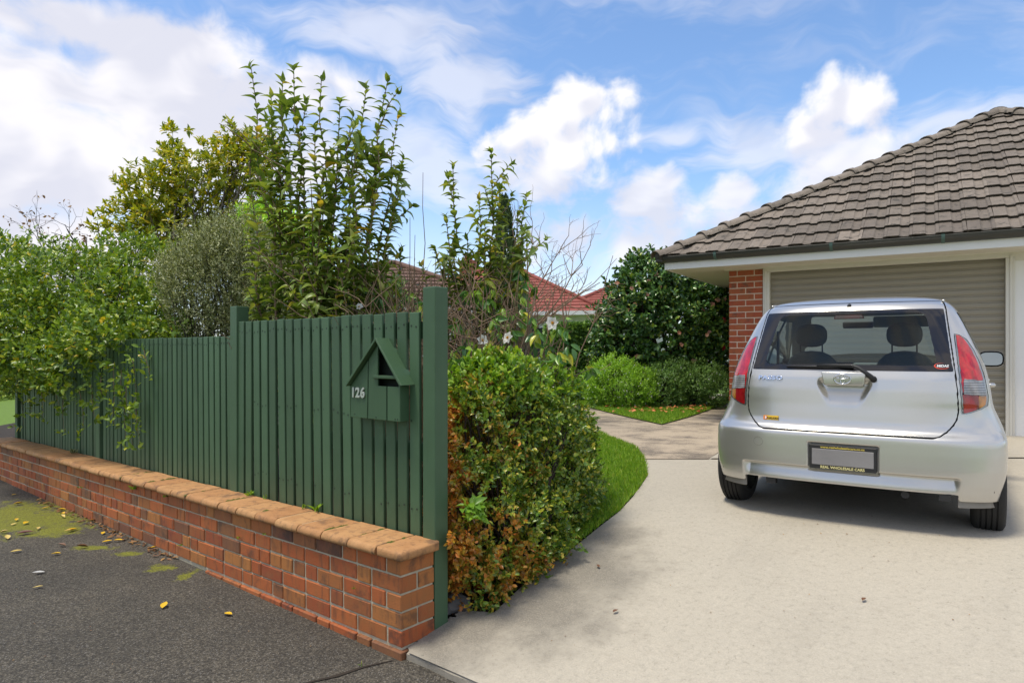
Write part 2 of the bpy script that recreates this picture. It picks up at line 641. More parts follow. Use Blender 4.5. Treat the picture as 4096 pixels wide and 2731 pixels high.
# asphalt footpath along the street
strip_sheet('footpath', M['asphalt'], [-3.4, -2.5, -1.5, -1.0, -0.5, -0.2, 0.03], lambda y: -9.6, lambda y: 6.0, 40, 0.004, zfun=lambda y: 0.0)
strip_sheet('road_verge', M['lawn_base'], [-9, -6, -3.4], lambda y: -60, lambda y: 60, 10, 0.0, zfun=lambda y: 0.0)
strip_sheet('gravel_strip', M['gravel'], fr(-2.2, 1.2, 6), lambda y: -17.0, lambda y: -13.4, 6, 0.02, zfun=lambda y: 0.0)

# drive: left edge curves round the planted bed and narrows into the garden path
_edge = [(0.012, -0.03 + 0.07), (0.05, -0.005), (0.28, -0.02), (0.44, -0.01), (0.475, 0.10), (0.50, 0.15), (0.84, 0.09), (1.21, 0.08), (1.72, 0.03), (2.01, 0.01), (2.3, -0.05), (2.59, -0.14), (2.95, -0.27), (3.3, -0.47), (3.8, -0.78), (4.27, -1.13), (4.78, -1.75), (5.3, -2.28), (5.94, -2.83), (6.8, -3.5), (7.83, -4.23), (9.0, -5.0), (14, -8.0)]
_ey = np.array([e[0] for e in _edge]); _ex = np.array([e[1] for e in _edge])


def drive_left(y):
    j = 0.0
    if 0.03 < y < 0.48:
        j = 0.012 * math.sin(y * 90) + 0.010 * math.sin(y * 190 + 1)
    return float(np.interp(y, _ey, _ex)) + j


# garden bed between fence and drive
strip_sheet('garden_bed', M['soil'], fr(0.02, 7.0, 40), lambda y: -12.0, lambda y: drive_left(y) + 0.2 if y > 0.3 else 0.2, 20, -0.012)
JOINT = 3.85
ys = [0.012, 0.03, 0.05] + fr(0.07, 0.5, 60) + fr(0.52, 2.6, 30) + fr(2.66, 4.95, 30) + fr(5.2, 13.0, 26)


def join_left(y):   # the straight joint between new and old concrete runs square to the view
    return drive_left(y)


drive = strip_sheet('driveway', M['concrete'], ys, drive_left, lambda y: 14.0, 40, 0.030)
# front lip of the slab above the footpath
lip = MB()
for i in range(60):
    xa, xb = -0.03 + 0.05 + i * 0.15, -0.03 + 0.05 + (i + 1) * 0.15
    ya = 0.014 + 0.006 * math.sin(i * 2.3); yb = 0.014 + 0.006 * math.sin((i + 1) * 2.3)
    pa, pb = st(xa, ya), st(xb, yb)
    pa2, pb2 = st(xa, ya + 0.03), st(xb, yb + 0.03)
    lip.add([(pa[0], pa[1], -0.02), (pb[0], pb[1], -0.02), (pb[0], pb[1], 0.032), (pa[0], pa[1], 0.032), (pa2[0], pa2[1], hs(ya + 0.03) + 0.0305), (pb2[0], pb2[1], hs(yb + 0.03) + 0.0305)], [(0, 1, 2, 3), (3, 2, 5, 4)])
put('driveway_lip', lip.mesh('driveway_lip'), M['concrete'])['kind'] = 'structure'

# older, blotched concrete past the joint: a sheet a little above the new slab
jl = [Vector((1.05, 6.40)), Vector((1.90, 6.376)), Vector((2.30, 7.05)), Vector((3.0, 8.6)), Vector((3.6, 9.9))]
old_poly = [(1.236, 6.40), (1.89, 6.378), (2.13, 6.82), (2.62, 7.75), (3.1, 8.9), (3.75, 10.3), (4.6, 12.5), (3.9, 14.5), (-1.5, 20.0), (-4.0, 19.0), (0.2, 13.5), (1.221, 11.89), (1.10, 10.6), (1.087, 9.54), (1.12, 8.7), (1.178, 7.96), (1.27, 7.55), (1.332, 7.17), (1.33, 6.8)]


def poly_sheet(name, poly, mat, dz, sub=0.25, kind='structure', zadd=None):
    bm = bmesh.new()
    vs = [bm.verts.new((x, y, 0)) for x, y in poly]
    f = bm.faces.new(vs)
    bmesh.ops.triangulate(bm, faces=[f])
    for _ in range(5):
        es = [e for e in bm.edges if e.calc_length() > sub]
        if not es: break
        bmesh.ops.subdivide_edges(bm, edges=es, cuts=1)
        bmesh.ops.triangulate(bm, faces=bm.faces)
    bmesh.ops.recalc_face_normals(bm, faces=bm.faces)
    for v in bm.verts:
        v.co.z = gz(v.co) + dz
    if sum(f.normal.z for f in bm.faces) < 0:
        bmesh.ops.reverse_faces(bm, faces=bm.faces)
    me = bpy.data.meshes.new(name)
    bm.to_mesh(me); bm.free()
    o = put(name, me, mat)
    if kind: o['kind'] = kind
    return o


poly_sheet('garden_path', old_poly, M['old_concrete'], 0.036, 0.5)
# slab round the garage, right of the diagonal joint
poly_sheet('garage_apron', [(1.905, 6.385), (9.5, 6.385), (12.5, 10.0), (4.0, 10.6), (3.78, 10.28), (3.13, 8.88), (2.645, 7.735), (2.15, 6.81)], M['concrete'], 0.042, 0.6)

# lawn sheets
lawn_edge = [(0.95 + 0.2 * i) for i in range(18)]
strip_sheet('lawn', M['lawn_base'], fr(1.0, 6.5, 40), lambda y: drive_left(y) - 1.5, lambda y: drive_left(y) - 0.012, 10, 0.034)
tri = [(2.083, 9.214), (2.75, 10.25), (3.62, 11.8), (4.1, 12.8), (4.0, 15.0), (1.0, 15.5), (0.9, 13.2), (1.337, 12.14), (1.62, 10.9), (1.85, 10.0)]
poly_sheet('lawn_corner', tri, M['lawn_base'], 0.052, 0.6)


# ------------------------------------------------------------------ brick wall along the street
def brick_mat(name, stops, streak=0.5, objs=True):
    m, g, b, o = new_mat(name)
    tc = g.n('ShaderNodeTexCoord').outputs['Object']
    rnd = g.n('ShaderNodeObjectInfo').outputs['Random']
    off = g.vm('ADD', tc, g.scale(g.comb(rnd, g.m('MULTIPLY', rnd, 7.3), g.m('MULTIPLY', rnd, 3.1)), 40.0))
    c = g.ramp(rnd, stops)
    n1 = g.noise(off, 14, 5, 0.65)
    c = g.mix(g.m('MULTIPLY', g.ss(n1, 0.40, 0.70), 0.45), c, (0.30, 0.135, 0.045))
    vert = g.noise(g.vm('MULTIPLY', off, (1, 1, 0.18)), 26, 4, 0.6)
    c = g.mix(g.m('MULTIPLY', g.ss(vert, 0.52, 0.68), streak), c, (0.085, 0.045, 0.030))
    soot = g.noise(off, 5, 4, 0.7)
    c = g.mix(g.m('MULTIPLY', g.ss(soot, 0.54, 0.68), 0.6), c, (0.055, 0.04, 0.03))
    sp = g.noise(off, 160, 2, 0.6)
    c = g.mix(g.m('MULTIPLY', g.ss(sp, 0.66, 0.74), 0.6), c, (0.07, 0.03, 0.02))
    g.put(b.inputs['Base Color'], c)
    b.inputs['Roughness'].default_value = 0.75
    bump(g, b, g.m('ADD', g.noise(off, 120, 4, 0.7), g.m('MULTIPLY', g.noise(off, 18, 3, 0.5), 0.8)), 0.55, 0.004)
    return m


M['brick'] = brick_mat('wall_brick', [(0.0, (0.40, 0.095, 0.026)), (0.25, (0.47, 0.135, 0.036)), (0.42, (0.31, 0.070, 0.026)), (0.58, (0.46, 0.185, 0.048)), (0.78, (0.36, 0.105, 0.030)), (0.9, (0.26, 0.12, 0.05)), (1.0, (0.17, 0.060, 0.035))])
M['cap'] = brick_mat('cap_tile', [(0.0, (0.47, 0.25, 0.10)), (0.5, (0.53, 0.29, 0.12)), (1.0, (0.42, 0.20, 0.075))], 0.45)
M['mortar'] = simple('mortar', (0.47, 0.42, 0.305), 0.9, var=0.45, nscale=20, bumps=0.8, bscale=70)
M['garage_brick'] = brick_mat('garage_brick', [(0.0, (0.33, 0.062, 0.022)), (0.5, (0.38, 0.075, 0.028)), (1.0, (0.36, 0.09, 0.03))], 0.2)
M['garage_mortar'] = simple('garage_mortar', (0.64, 0.52, 0.41), 0.9, var=0.2, nscale=20)
M['moss'] = simple('moss', (0.085, 0.10, 0.012), 0.95, var=0.6, nscale=60, bumps=0.9, bscale=120)

wall = empty('brick_wall', (*st(0, 0), 0), (0, -0.0122, A_ST))
tag(wall, 'low orange-red brick wall with rounded tan coping along the footpath', 'wall')
_bm_cache = {}


def bevel_box_mesh(name, sx, sy, sz, bev, seg=1):
    key = (name, round(sx, 4), round(sy, 4), round(sz, 4))
    if key not in _bm_cache:
        _bm_cache[key] = MB().box(-sx / 2, sx / 2, -sy / 2, sy / 2, -sz / 2, sz / 2).mesh(name, bevel=bev, seg=seg)
    return _bm_cache[key]


WLEN = 7.25
CRS, BH = 0.0855, 0.0755
core = MB()
core.box(-WLEN, -0.007, 0.007, 0.213, -0.05, 0.476)
put('mortar', core.mesh('wall_mortar'), M['mortar'], wall)
nb = 0
for row in range(-1, 5):           # -1 is the buried footing course
    zc = 0.475 - (4 - row) * CRS - CRS + 0.010 + BH / 2 if row >= 0 else 0.0475 - BH / 2 - 0.004
    proud = 0.012 if row < 0 else 0.0
    x = 0.012 if row < 0 else 0.0
    first = 'h' if row % 2 == 0 else 's'
    lim = -WLEN if row >= 0 else -1.75
    while x > lim:
        kind = first if first else ('h' if random.random() < 0.38 else 's')
        first = None
        L = 0.106 if kind == 'h' else 0.220
        L = max(L + random.choice([0, 0, 0.004, -0.004]), 0.06)
        if random.random() < 0.06 and kind == 's': L = 0.165
        D = 0.220 if (kind == 'h' and x > -0.05) else 0.104
        me = bevel_box_mesh('brick', round(L / 0.004) * 0.004, D, BH, 0.0045)
        yj = random.uniform(-0.0025, 0.0015)
        b_ = put('brick', me, M['brick'], wall, (x - L / 2, D / 2 + yj - proud, zc + random.uniform(-0.001, 0.001)), (random.uniform(-.006, .006), random.uniform(-.004, .004), random.uniform(-.006, .006)))
        nb += 1
        x -= L + random.uniform(0.009, 0.014)
    if row % 2 == 1 or row < 0:
        put('brick', bevel_box_mesh('brick', 0.22, 0.106, BH, 0.0045), M['brick'], wall, (-0.11 + (0.012 if row < 0 else 0), 0.167 - proud, zc))
# header bricks behind the even corners show as full ends; coping tiles with a bullnose
prof = []
for k in range(7):
    a = math.pi / 2 * k / 6
    prof.append((-0.037 + 0.026 * (1 - math.cos(a)) if False else -0.037 + 0.028 * (1 - math.sin(a)), 0.501 + 0.028 * math.cos(a) if False else 0.497 + 0.028 * math.cos(a)))
prof = [(-0.012, 0.525), (-0.022, 0.522), (-0.031, 0.515), (-0.036, 0.505), (-0.038, 0.496), (-0.036, 0.487), (-0.030, 0.480), (-0.022, 0.477), (0.226, 0.477), (0.226, 0.525)]
CW = 0.2265
cap_me = MB().prism_x(prof, -CW / 2 + 0.004, CW / 2 - 0.004).mesh('coping_tile', bevel=0.003, seg=1)
smooth_by_angle(cap_me, 40)
end_me = MB().box(-0.0915, 0.0915, -0.038, 0.226, 0.477, 0.525)
em = end_me.mesh('coping_end')
bm = bmesh.new(); bm.from_mesh(em)
bmesh.ops.bevel(bm, geom=[e for e in bm.edges if (all(v.co.x > 0.09 for v in e.verts) or all(v.co.y < -0.037 for v in e.verts))], offset=0.021, segments=5, affect='EDGES', profile=0.55)
bm.to_mesh(em); bm.free()
smooth_by_angle(em, 40)
put('coping_tile', em, M['cap'], wall, (-0.053, 0, 0), (random.uniform(-.006, .006), 0, 0))
x = -0.1465
while x > -WLEN:
    put('coping_tile', cap_me, M['cap'], wall, (x - CW / 2, random.uniform(-.003, .003), random.uniform(-.0015, .0015)), (random.uniform(-.008, .008), random.uniform(-.006, .006), random.uniform(-.006, .006)))
    x -= CW + 0.001
put('mortar', MB().box(-WLEN, -0.02, 0.0, 0.222, 0.4765, 0.5215).mesh('coping_bed'), M['mortar'], wall)
# moss in the coping joints
mo = MB()
for k in range(26):
    xj = -0.1465 - random.choice([0, 0, 1, 2, 2, 3, 5, 7, 9, 12, 14]) * (CW + 0.001)
    yj = random.uniform(-0.03, 0.2)
    for q in range(3):
        s_ = random.uniform(0.004, 0.011)
        cx, cy = xj + random.uniform(-.006, .006), yj + random.uniform(-.02, .02)
        cz = 0.524 if cy > -0.012 else 0.512
        mo.add([(cx - s_, cy - s_ * 2, cz), (cx + s_, cy - s_ * 1.5, cz), (cx + s_ * .8, cy + s_ * 2, cz), (cx - s_ * .7, cy + s_ * 1.6, cz), (cx, cy, cz + s_ * .8)], [(0, 1, 4), (1, 2, 4), (2, 3, 4), (3, 0, 4)])
put('moss', mo.mesh('moss_tufts', smooth=True), M['moss'], wall, kind='stuff')

# ------------------------------------------------------------------ green slat fence behind the wall
def paint_mat(name, col, grain=0.5):
    m, g, b, o = new_mat(name)
    tc = g.n('ShaderNodeTexCoord').outputs['Object']
    rnd = g.n('ShaderNodeObjectInfo').outputs['Random']
    off = g.vm('ADD', tc, g.scale(g.comb(rnd, rnd, rnd), 30.0))
    gr = g.noise(g.vm('MULTIPLY', off, (60, 60, 3)), 1.0, 4, 0.6)
    wide = g.noise(off, 3, 4, 0.6)
    f = g.m('ADD', g.m('ADD', 0.78, g.m('MULTIPLY', rnd, 0.30)), g.m('MULTIPLY', g.m('SUBTRACT', wide, 0.5), 0.5))
    c = g.scale(g.mix(g.m('MULTIPLY', g.ss(gr, 0.6, 0.85), 0.25), tuple(col), tuple(x * 0.55 for x in col)), f)
    # chalky weathering in a few spots
    wx = g.ss(g.noise(g.vm('MULTIPLY', off, (10, 10, 1.2)), 1.4, 5, 0.7), 0.68, 0.82)
    c = g.mix(g.m('MULTIPLY', wx, 0.35), c, (0.16, 0.19, 0.14))
    # splashed dirt and algae towards the foot of the boards
    foot = g.ss(g.m('ADD', g.sep(tc)[2], g.m('MULTIPLY', g.m('SUBTRACT', g.noise(g.vm('MULTIPLY', off, (1, 1, 0.3)), 16, 4, 0.7), 0.5), 0.9)), -0.95, -1.45)
    c = g.mix(g.m('MULTIPLY', foot, 0.45), c, (0.045, 0.05, 0.028))
    g.put(b.inputs['Base Color'], c)
    b.inputs['Roughness'].default_value = 0.48
    b.inputs['Specular IOR Level'].default_value = 0.35
    bump(g, b, g.m('ADD', gr, g.m('MULTIPLY', g.noise(off, 90, 3, 0.5), 0.4)), 0.25 * grain, 0.004)
    return m


M['fence'] = paint_mat('fence_paint', (0.066, 0.126, 0.066))
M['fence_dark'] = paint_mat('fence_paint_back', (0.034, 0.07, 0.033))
M['nail'] = simple('nail', (0.012, 0.018, 0.013), 0.6)
fence = empty('slat_fence', (*st(0, 0), 0), (0, 0, A_ST))
tag(fence, 'dark green painted timber slat fence rising behind the brick wall', 'fence')


def post(x0, w, y0, top, bottom):
    mb = MB()
    mb.box(x0 - w, x0, y0, y0 + w, bottom, top - 0.012)
    me = mb.mesh('post', bevel=0.004)
    put('post', me, M['fence'], fence)
    c = MB()
    cx, cy = x0 - w / 2, y0 + w / 2
    h = w / 2 - 0.001
    c.add([(cx - h, cy - h, top - 0.0125), (cx + h, cy - h, top - 0.0125), (cx + h, cy + h, top - 0.0125), (cx - h, cy + h, top - 0.0125), (cx, cy, top)], [(0, 1, 4), (1, 2, 4), (2, 3, 4), (3, 0, 4), (3, 2, 1, 0)])


for (x0, top, bot) in [(0.0, 1.803, -0.02), (-1.985, 1.79, 0.05), (-4.55, 1.66, 0.05), (-7.20, 1.66, 0.05)]:
    mb = MB().box(x0 - 0.092, x0, 0.2205, 0.3125, bot, top)
    put('post', mb.mesh('post', bevel=0.005, seg=2), M['fence'], fence)
slat_me = {}


def slat(xl, w, top, lean, bot=0.30):
    key = (round(w, 3), round(top, 3))
    if key not in slat_me:
        slat_me[key] = MB().box(-w / 2, w / 2, 0, 0.020, -(top - bot), 0).mesh('slat', bevel=0.003)
    return put('slat', slat_me[key], M['fence'], fence, (xl + w / 2, 0.2335 + random.uniform(-.001, .0015), top + random.uniform(-.004, .003)), (random.uniform(-.004, .004), lean, random.uniform(-.012, .012)))


nails = MB()


def nail_at(x, z, y=0.2325):
    s_ = 0.0046
    nails.add([(x - s_, y, z - s_), (x + s_, y, z - s_), (x + s_, y, z + s_), (x - s_, y, z + s_), (x, y - 0.001, z)], [(0, 1, 4), (1, 2, 4), (2, 3, 4), (3, 0, 4)])


N2 = 19
for i in range(N2):
    xl = -0.2125 + 0.001 - (1.9857 - 0.2125) * i / (N2 - 1)
    u_ = i / (N2 - 1)
    lean = -0.022 * math.sin(math.pi * min(1, u_ * 0.95 + 0.04)) + random.uniform(-.003, .003)
    slat(xl, 0.0755, 1.680, lean)
    for dx in (0.018, 0.058):
        nail_at(xl + dx + random.uniform(-.004, .004), 1.612 + random.uniform(-.012, .012))
        if random.random() < 0.7: nail_at(xl + dx - math.sin(lean) * 0.5, 1.12 + random.uniform(-.02, .02))
        if random.random() < 0.7: nail_at(xl + dx - math.sin(lean) * 0.95, 0.66 + random.uniform(-.02, .02))
x = -2.088
i = 0
while x > -7.10:
    w = 0.066
    if not (-4.66 < x - w < -4.53 or -4.66 < x < -4.53):
        slat(x - w, w, 1.583, -0.010 + random.uniform(-.004, .004))
        if i < 30:
            for dx in (0.016, 0.05): nail_at(x - w + dx, 1.53 + random.uniform(-.008, .008))
    x -= 0.0868
    i += 1
for (xa, xb, zs) in [(-1.985, -0.092, (1.585, 0.95, 0.42)), (-7.2, -2.077, (1.50, 0.9, 0.42))]:
    for z in zs:
        put('rail', MB().box(xa, xb, 0.256, 0.301, z - 0.045, z + 0.045).mesh('rail'), M['fence_dark'], fence)
put('nail_heads', nails.mesh('nail_heads'), M['nail'], fence, kind='stuff')

# ------------------------------------------------------------------ house-shaped letterbox
M['letter'] = paint_mat('letterbox_paint', (0.064, 0.126, 0.064), 1.2)
M['letter_in'] = simple('letterbox_inside', (0.006, 0.012, 0.008), 0.9)
M['number'] = simple('house_number', (0.55, 0.56, 0.55), 0.35, metal=0.6, var=0.1)
lb = empty('letterbox', (*st(0, 0), 1.11), (0, 0, A_ST))
tag(lb, 'green house-shaped timber letterbox numbered 126 fixed to the fence', 'letterbox')


def lbp(name, polys, y0, y1, mat, bevel=0.002):
    mb = MB()
    for p in polys:
        mb.prism([(x, z - 1.11) for x, z in p], y0, y1)
    return put(name, mb.mesh(name, bevel=bevel), mat, lb)


F0 = 0.168
lbp('back_panel', [[(-0.612, 1.115), (-0.215, 1.115), (-0.215, 1.295), (-0.39, 1.50), (-0.612, 1.285)]], 0.222, 0.232, M['letter_in'], 0)
lbp('side_panel', [[(-0.220, 1.110), (-0.206, 1.110), (-0.206, 1.295), (-0.220, 1.30)]], F0 + 0.001, 0.232, M['letter'])
lbp('side_panel', [[(-0.622, 1.110), (-0.610, 1.110), (-0.610, 1.30), (-0.622, 1.293)]], F0 + 0.013, 0.232, M['letter'])
lbp('base_panel', [[(-0.609, 1.111), (-0.221, 1.111), (-0.221, 1.121), (-0.609, 1.121)]], F0 + 0.013, 0.231, M['letter'])
# front boards, with a groove between them
lbp('front_board', [[(-0.622, 1.110), (-0.477, 1.110), (-0.470, 1.425), (-0.622, 1.285)]], F0, F0 + 0.012, M['letter'])
lbp('front_board', [[(-0.470, 1.110), (-0.316, 1.110), (-0.316, 1.290), (-0.387, 1.290), (-0.387, 1.50), (-0.392, 1.508), (-0.463, 1.432)]], F0, F0 + 0.012, M['letter'])
lbp('front_board', [[(-0.308, 1.110), (-0.207, 1.110), (-0.207, 1.290), (-0.308, 1.290)]], F0, F0 + 0.012, M['letter'])
lbp('shelf', [[(-0.415, 1.331), (-0.222, 1.331), (-0.222, 1.347), (-0.415, 1.347)]], F0 - 0.012, 0.215, M['letter'])
lbp('roof_panel', [[(-0.642, 1.290), (-0.630, 1.281), (-0.376, 1.531), (-0.376, 1.548)]], F0 - 0.026, 0.250, M['letter'])
lbp('roof_panel', [[(-0.3755, 1.548), (-0.3755, 1.531), (-0.186, 1.300), (-0.166, 1.300)]], F0 - 0.026, 0.250, M['letter'])
scr = MB()
for (x, z) in [(-0.585, 1.128), (-0.40, 1.122), (-0.245, 1.122), (-0.225, 1.122)]:
    scr.prism([(x + 0.004 * math.cos(a), z - 1.11 + 0.004 * math.sin(a)) for a in [k * math.pi / 3 for k in range(6)]], F0 - 0.0012, F0 + 0.001)
put('screw_heads', scr.mesh('screw_heads'), M['nail'], lb, kind='stuff')


def text_mesh(txt, size, extrude=0.002, bevel=0.0, bold=0.0, shear=0.0, spacing=1.0, name='lettering'):
    cu = bpy.data.curves.new(name, 'FONT')
    cu.body = txt
    cu.size = size
    cu.extrude = extrude
    cu.bevel_depth = bevel
    cu.offset = bold
    cu.shear = shear
    cu.space_character = spacing
    cu.resolution_u = 4
    cu.align_x = 'CENTER'
    cu.align_y = 'CENTER'
    o = bpy.data.objects.new('tmp_text', cu)
    COL.objects.link(o)
    dg = bpy.context.evaluated_depsgraph_get()
    me = bpy.data.meshes.new_from_object(o.evaluated_get(dg))
    bpy.data.objects.remove(o)
    bpy.data.curves.remove(cu)
    me.name = name
    return me


for ch, x in (('1', -0.592), ('2', -0.553), ('6', -0.510)):
    me = text_mesh(ch, 0.074, 0.003, 0.0006, 0.0022, name='number_digit')
    put('number_digit', me, M['number'], lb, (x, F0 - 0.004, 1.246 - 1.11), (R(90), 0, 0))
# ------------------------------------------------------------------ garage
A_G = R(-32.0)
P1 = Vector((3.18, 9.709))
GX = Vector((math.cos(A_G), math.sin(A_G)))
GY = Vector((-math.sin(A_G), math.cos(A_G)))


def gw(x, y):
    p = P1 + GX * x + GY * y
    return p.x, p.y


GF = 0.415    # garage floor height
M['white'] = simple('white_paint', (0.78, 0.78, 0.76), 0.5, var=0.05, nscale=3, bumps=0.1, bscale=40)
M['cream'] = simple('soffit_paint', (0.70, 0.66, 0.58), 0.6, var=0.05, nscale=3)
M['trim'] = simple('trim_paint', (0.66, 0.64, 0.57), 0.45, var=0.06, nscale=4)
M['door'] = simple('roller_door_steel', (0.275, 0.25, 0.195), 0.45, var=0.08, nscale=2.5, spec=0.4)
M['gutter'] = simple('gutter_metal', (0.040, 0.040, 0.034), 0.42, var=0.3, nscale=3)
M['bracket'] = simple('gutter_bracket', (0.07, 0.13, 0.11), 0.6, var=0.4, nscale=30)
M['plaster'] = simple('house_plaster', (0.72, 0.72, 0.70), 0.8, var=0.05, nscale=2)


def tile_mat(name, base, lich=(0.42, 0.40, 0.34), dark=(0.03, 0.028, 0.022)):
    m, g, b, o = new_mat(name)
    tc = g.n('ShaderNodeTexCoord').outputs['Object']
    rnd = g.n('ShaderNodeObjectInfo').outputs['Random']
    off = g.vm('ADD', tc, g.scale(g.comb(rnd, g.m('MULTIPLY', rnd, 5.1), rnd), 25.0))
    n1 = g.noise(off, 11, 5, 0.65)
    c = g.mix(n1, tuple(x * 0.62 for x in base), tuple(x * 1.25 for x in base))
    c = g.scale(c, g.m('ADD', 0.72, g.m('MULTIPLY', rnd, 0.52)))
    y = g.sep(tc)[1]
    c = g.mix(g.m('MULTIPLY', g.ss(g.m('ADD', g.noise(off, 9, 4, 0.65), g.m('MULTIPLY', g.noise(off, 60, 3, .6), 0.25)), 0.66, 0.82), 0.75), c, dark)
    c = g.mix(g.m('MULTIPLY', g.ss(g.noise(off, 20, 3, 0.6), 0.70, 0.75), 0.8), c, lich)
    g.put(b.inputs['Base Color'], c)
    b.inputs['Roughness'].default_value = 0.85
    bump(g, b, g.m('ADD', g.noise(off, 120, 3, 0.7), g.noise(off, 30, 3, 0.6)), 0.5, 0.004)
    return m


M['tile'] = tile_mat('concrete_roof_tile', (0.205, 0.170, 0.135))
M['tile_edge'] = simple('tile_underside', (0.060, 0.050, 0.039), 0.9, var=0.4, nscale=20)
M['hip'] = tile_mat('hip_tile', (0.21, 0.175, 0.14), lich=(0.62, 0.62, 0.56))

gar = empty('garage', (*gw(0, 0), 0), (0, 0, A_G))
tag(gar, 'garage with hipped dark tile roof, red brick pier and beige roller door', 'garage')
# --- walls
wl = MB()
wl.box(0.006, 0.464, 0.005, 0.5, GF - 0.25, 2.70)
wl.box(0.012, 0.10, 0.5, 7.2, GF - 0.25, 2.70)
put('mortar', wl.mesh('pier_mortar'), M['garage_mortar'], gar)
z = GF - 0.10
row = 0
CR = 0.0868
while z < 2.655:
    seq = [0.105, 0.220, 0.105] if row % 2 == 0 else [0.220, 0.220]
    off = 0.0
    tot = sum(seq) + 0.0135 * (len(seq) - 1)
    sc_ = 0.470 / tot
    for L in seq:
        Lx = L * sc_
        h = min(CR - 0.0135, 2.672 - z)
        put('brick', bevel_box_mesh('garage_brick', round(Lx, 3), 0.10, round(h, 3), 0.003), M['garage_brick'], gar, (off + Lx / 2, 0.05 + random.uniform(-.002, .002), z + h / 2))
        off += Lx + 0.0135 * sc_
    # the return of the pier
    for k in range(3):
        y0 = 0.115 + k * 0.24 + (0.0 if row % 2 else -0.0)
        put('brick', bevel_box_mesh('garage_brick', 0.10, 0.228, round(h, 3), 0.003), M['garage_brick'], gar, (0.051, y0 + 0.114, z + h / 2)) if row < 27 and k < 2 else None
    z += CR
    row += 1
DX0, DX1, DTOP = 0.565, 3.262, 2.592
put('wall_panel', MB().box(3.352, 7.0, 0.02, 0.14, GF - 0.2, 2.70).mesh('wall_panel'), M['white'], gar)
put('wall_panel', MB().box(6.9, 7.0, 0.14, 8.0, GF - 0.2, 2.70).mesh('side_wall'), M['white'], gar)
put('wall_panel', MB().box(0.1, 6.9, 7.3, 7.4, GF - 0.2, 2.70).mesh('back_wall'), M['white'], gar)
# --- door frame
fm = MB()
fm.box(0.474, DX0, -0.012, 0.13, GF - 0.05, 2.600)
put('door_frame', fm.mesh('door_jamb', bevel=0.004), M['trim'], gar)
put('door_frame', MB().box(0.500, 0.528, -0.026, -0.0125, GF - 0.05, 2.630).mesh('jamb_bead', bevel=0.004), M['trim'], gar)
put('door_frame', MB().box(DX1, 3.350, -0.012, 0.13, GF - 0.05, 2.600).mesh('door_jamb', bevel=0.004), M['trim'], gar)
put('door_frame', MB().box(3.300, 3.326, -0.026, -0.0125, GF - 0.05, 2.630).mesh('jamb_bead', bevel=0.004), M['trim'], gar)
put('door_frame', MB().box(0.474, 3.352, -0.014, 0.13, 2.602, 2.676).mesh('door_head', bevel=0.004), M['trim'], gar)
put('cornice', MB().prism_x([(0.0, 2.655), (-0.06, 2.6785), (0.0, 2.6785)], -0.06, 7.0).mesh('cornice'), M['trim'], gar)
put('cornice', MB().box(3.352, 7.0, -0.004, 0.02, 2.56, 2.655).mesh('frieze'), M['trim'], gar)
# --- roller door, one part per rib
rd = put('roller_door', MB().box(DX0 + 0.001, DX1 - 0.001, 0.085, 0.095, GF, DTOP + 0.008).mesh('roller_door'), M['door'], gar)
pitch = 0.0835
prof = [(0.078, 0.0), (0.073, 0.004), (0.070, 0.009), (0.070, 0.054), (0.072, 0.059), (0.079, 0.063), (0.079, 0.067), (0.075, 0.070), (0.075, 0.076), (0.078, pitch - 0.0005), (0.084, pitch - 0.0005), (0.084, 0.0)]
rib = MB().prism_x(prof, DX0 + 0.002, DX1 - 0.002).mesh('door_slat')
smooth_by_angle(rib, 50)
zz = GF + 0.004
while zz + pitch < DTOP + 0.02:
    put('door_slat', rib, M['door'], rd, (0, 0, zz))
    zz += pitch
# --- eaves
EX0, EX1, EY = -0.80, 7.75, -0.50
SZ = 2.679
put('soffit', MB().box(EX0 + 0.02, EX1 - 0.02, EY + 0.02, 0.0, SZ, SZ + 0.012).mesh('soffit_front'), M['cream'], gar)
put('soffit', MB().box(EX0 + 0.02, 0.0, 0.001, 8.3, SZ, SZ + 0.012).mesh('soffit_side'), M['cream'], gar)
put('soffit', MB().box(7.0, EX1 - 0.02, 0.001, 8.3, SZ, SZ + 0.012).mesh('soffit_side'), M['cream'], gar)
put('fascia', MB().box(EX0, EX1, EY, EY + 0.02, SZ - 0.012, 2.835).mesh('fascia_front'), M['white'], gar)
put('fascia', MB().box(EX0, EX0 + 0.02, EY + 0.02, 8.3, SZ - 0.012, 2.835).mesh('fascia_side'), M['white'], gar)
put('fascia', MB().box(EX1 - 0.02, EX1, EY + 0.02, 8.3, SZ - 0.012, 2.835).mesh('fascia_side'), M['white'], gar)
gp = [(EY - 0.002, 2.765), (EY - 0.055, 2.770), (EY - 0.085, 2.790), (EY - 0.102, 2.820), (EY - 0.106, 2.846), (EY - 0.100, 2.852), (EY - 0.094, 2.846), (EY - 0.090, 2.822), (EY - 0.075, 2.798), (EY - 0.05, 2.782), (EY - 0.002, 2.777)]
gut = put('gutter', smooth_by_angle(MB().prism_x(gp, EX0 - 0.10, EX1 + 0.1).mesh('gutter_front'), 40), M['gutter'], gar)
gs = MB()
gs.box(EX0 - 0.105, EX0 - 0.002, EY - 0.10, 8.3, 2.768, 2.846)
put('gutter', gs.mesh('gutter_side', bevel=0.02, seg=3), M['gutter'], gar)
bk = MB().prism_x([(EY - 0.0021, 2.761), (EY - 0.060, 2.766), (EY - 0.092, 2.788), (EY - 0.110, 2.820), (EY - 0.113, 2.856), (EY - 0.094, 2.858), (EY - 0.060, 2.862)], -0.018, 0.018).mesh('bracket')
for x in (-0.05, 1.42, 2.62, 3.50, 4.6, 5.8):
    put('bracket', bk, M['bracket'], gut, (x, 0, 0))
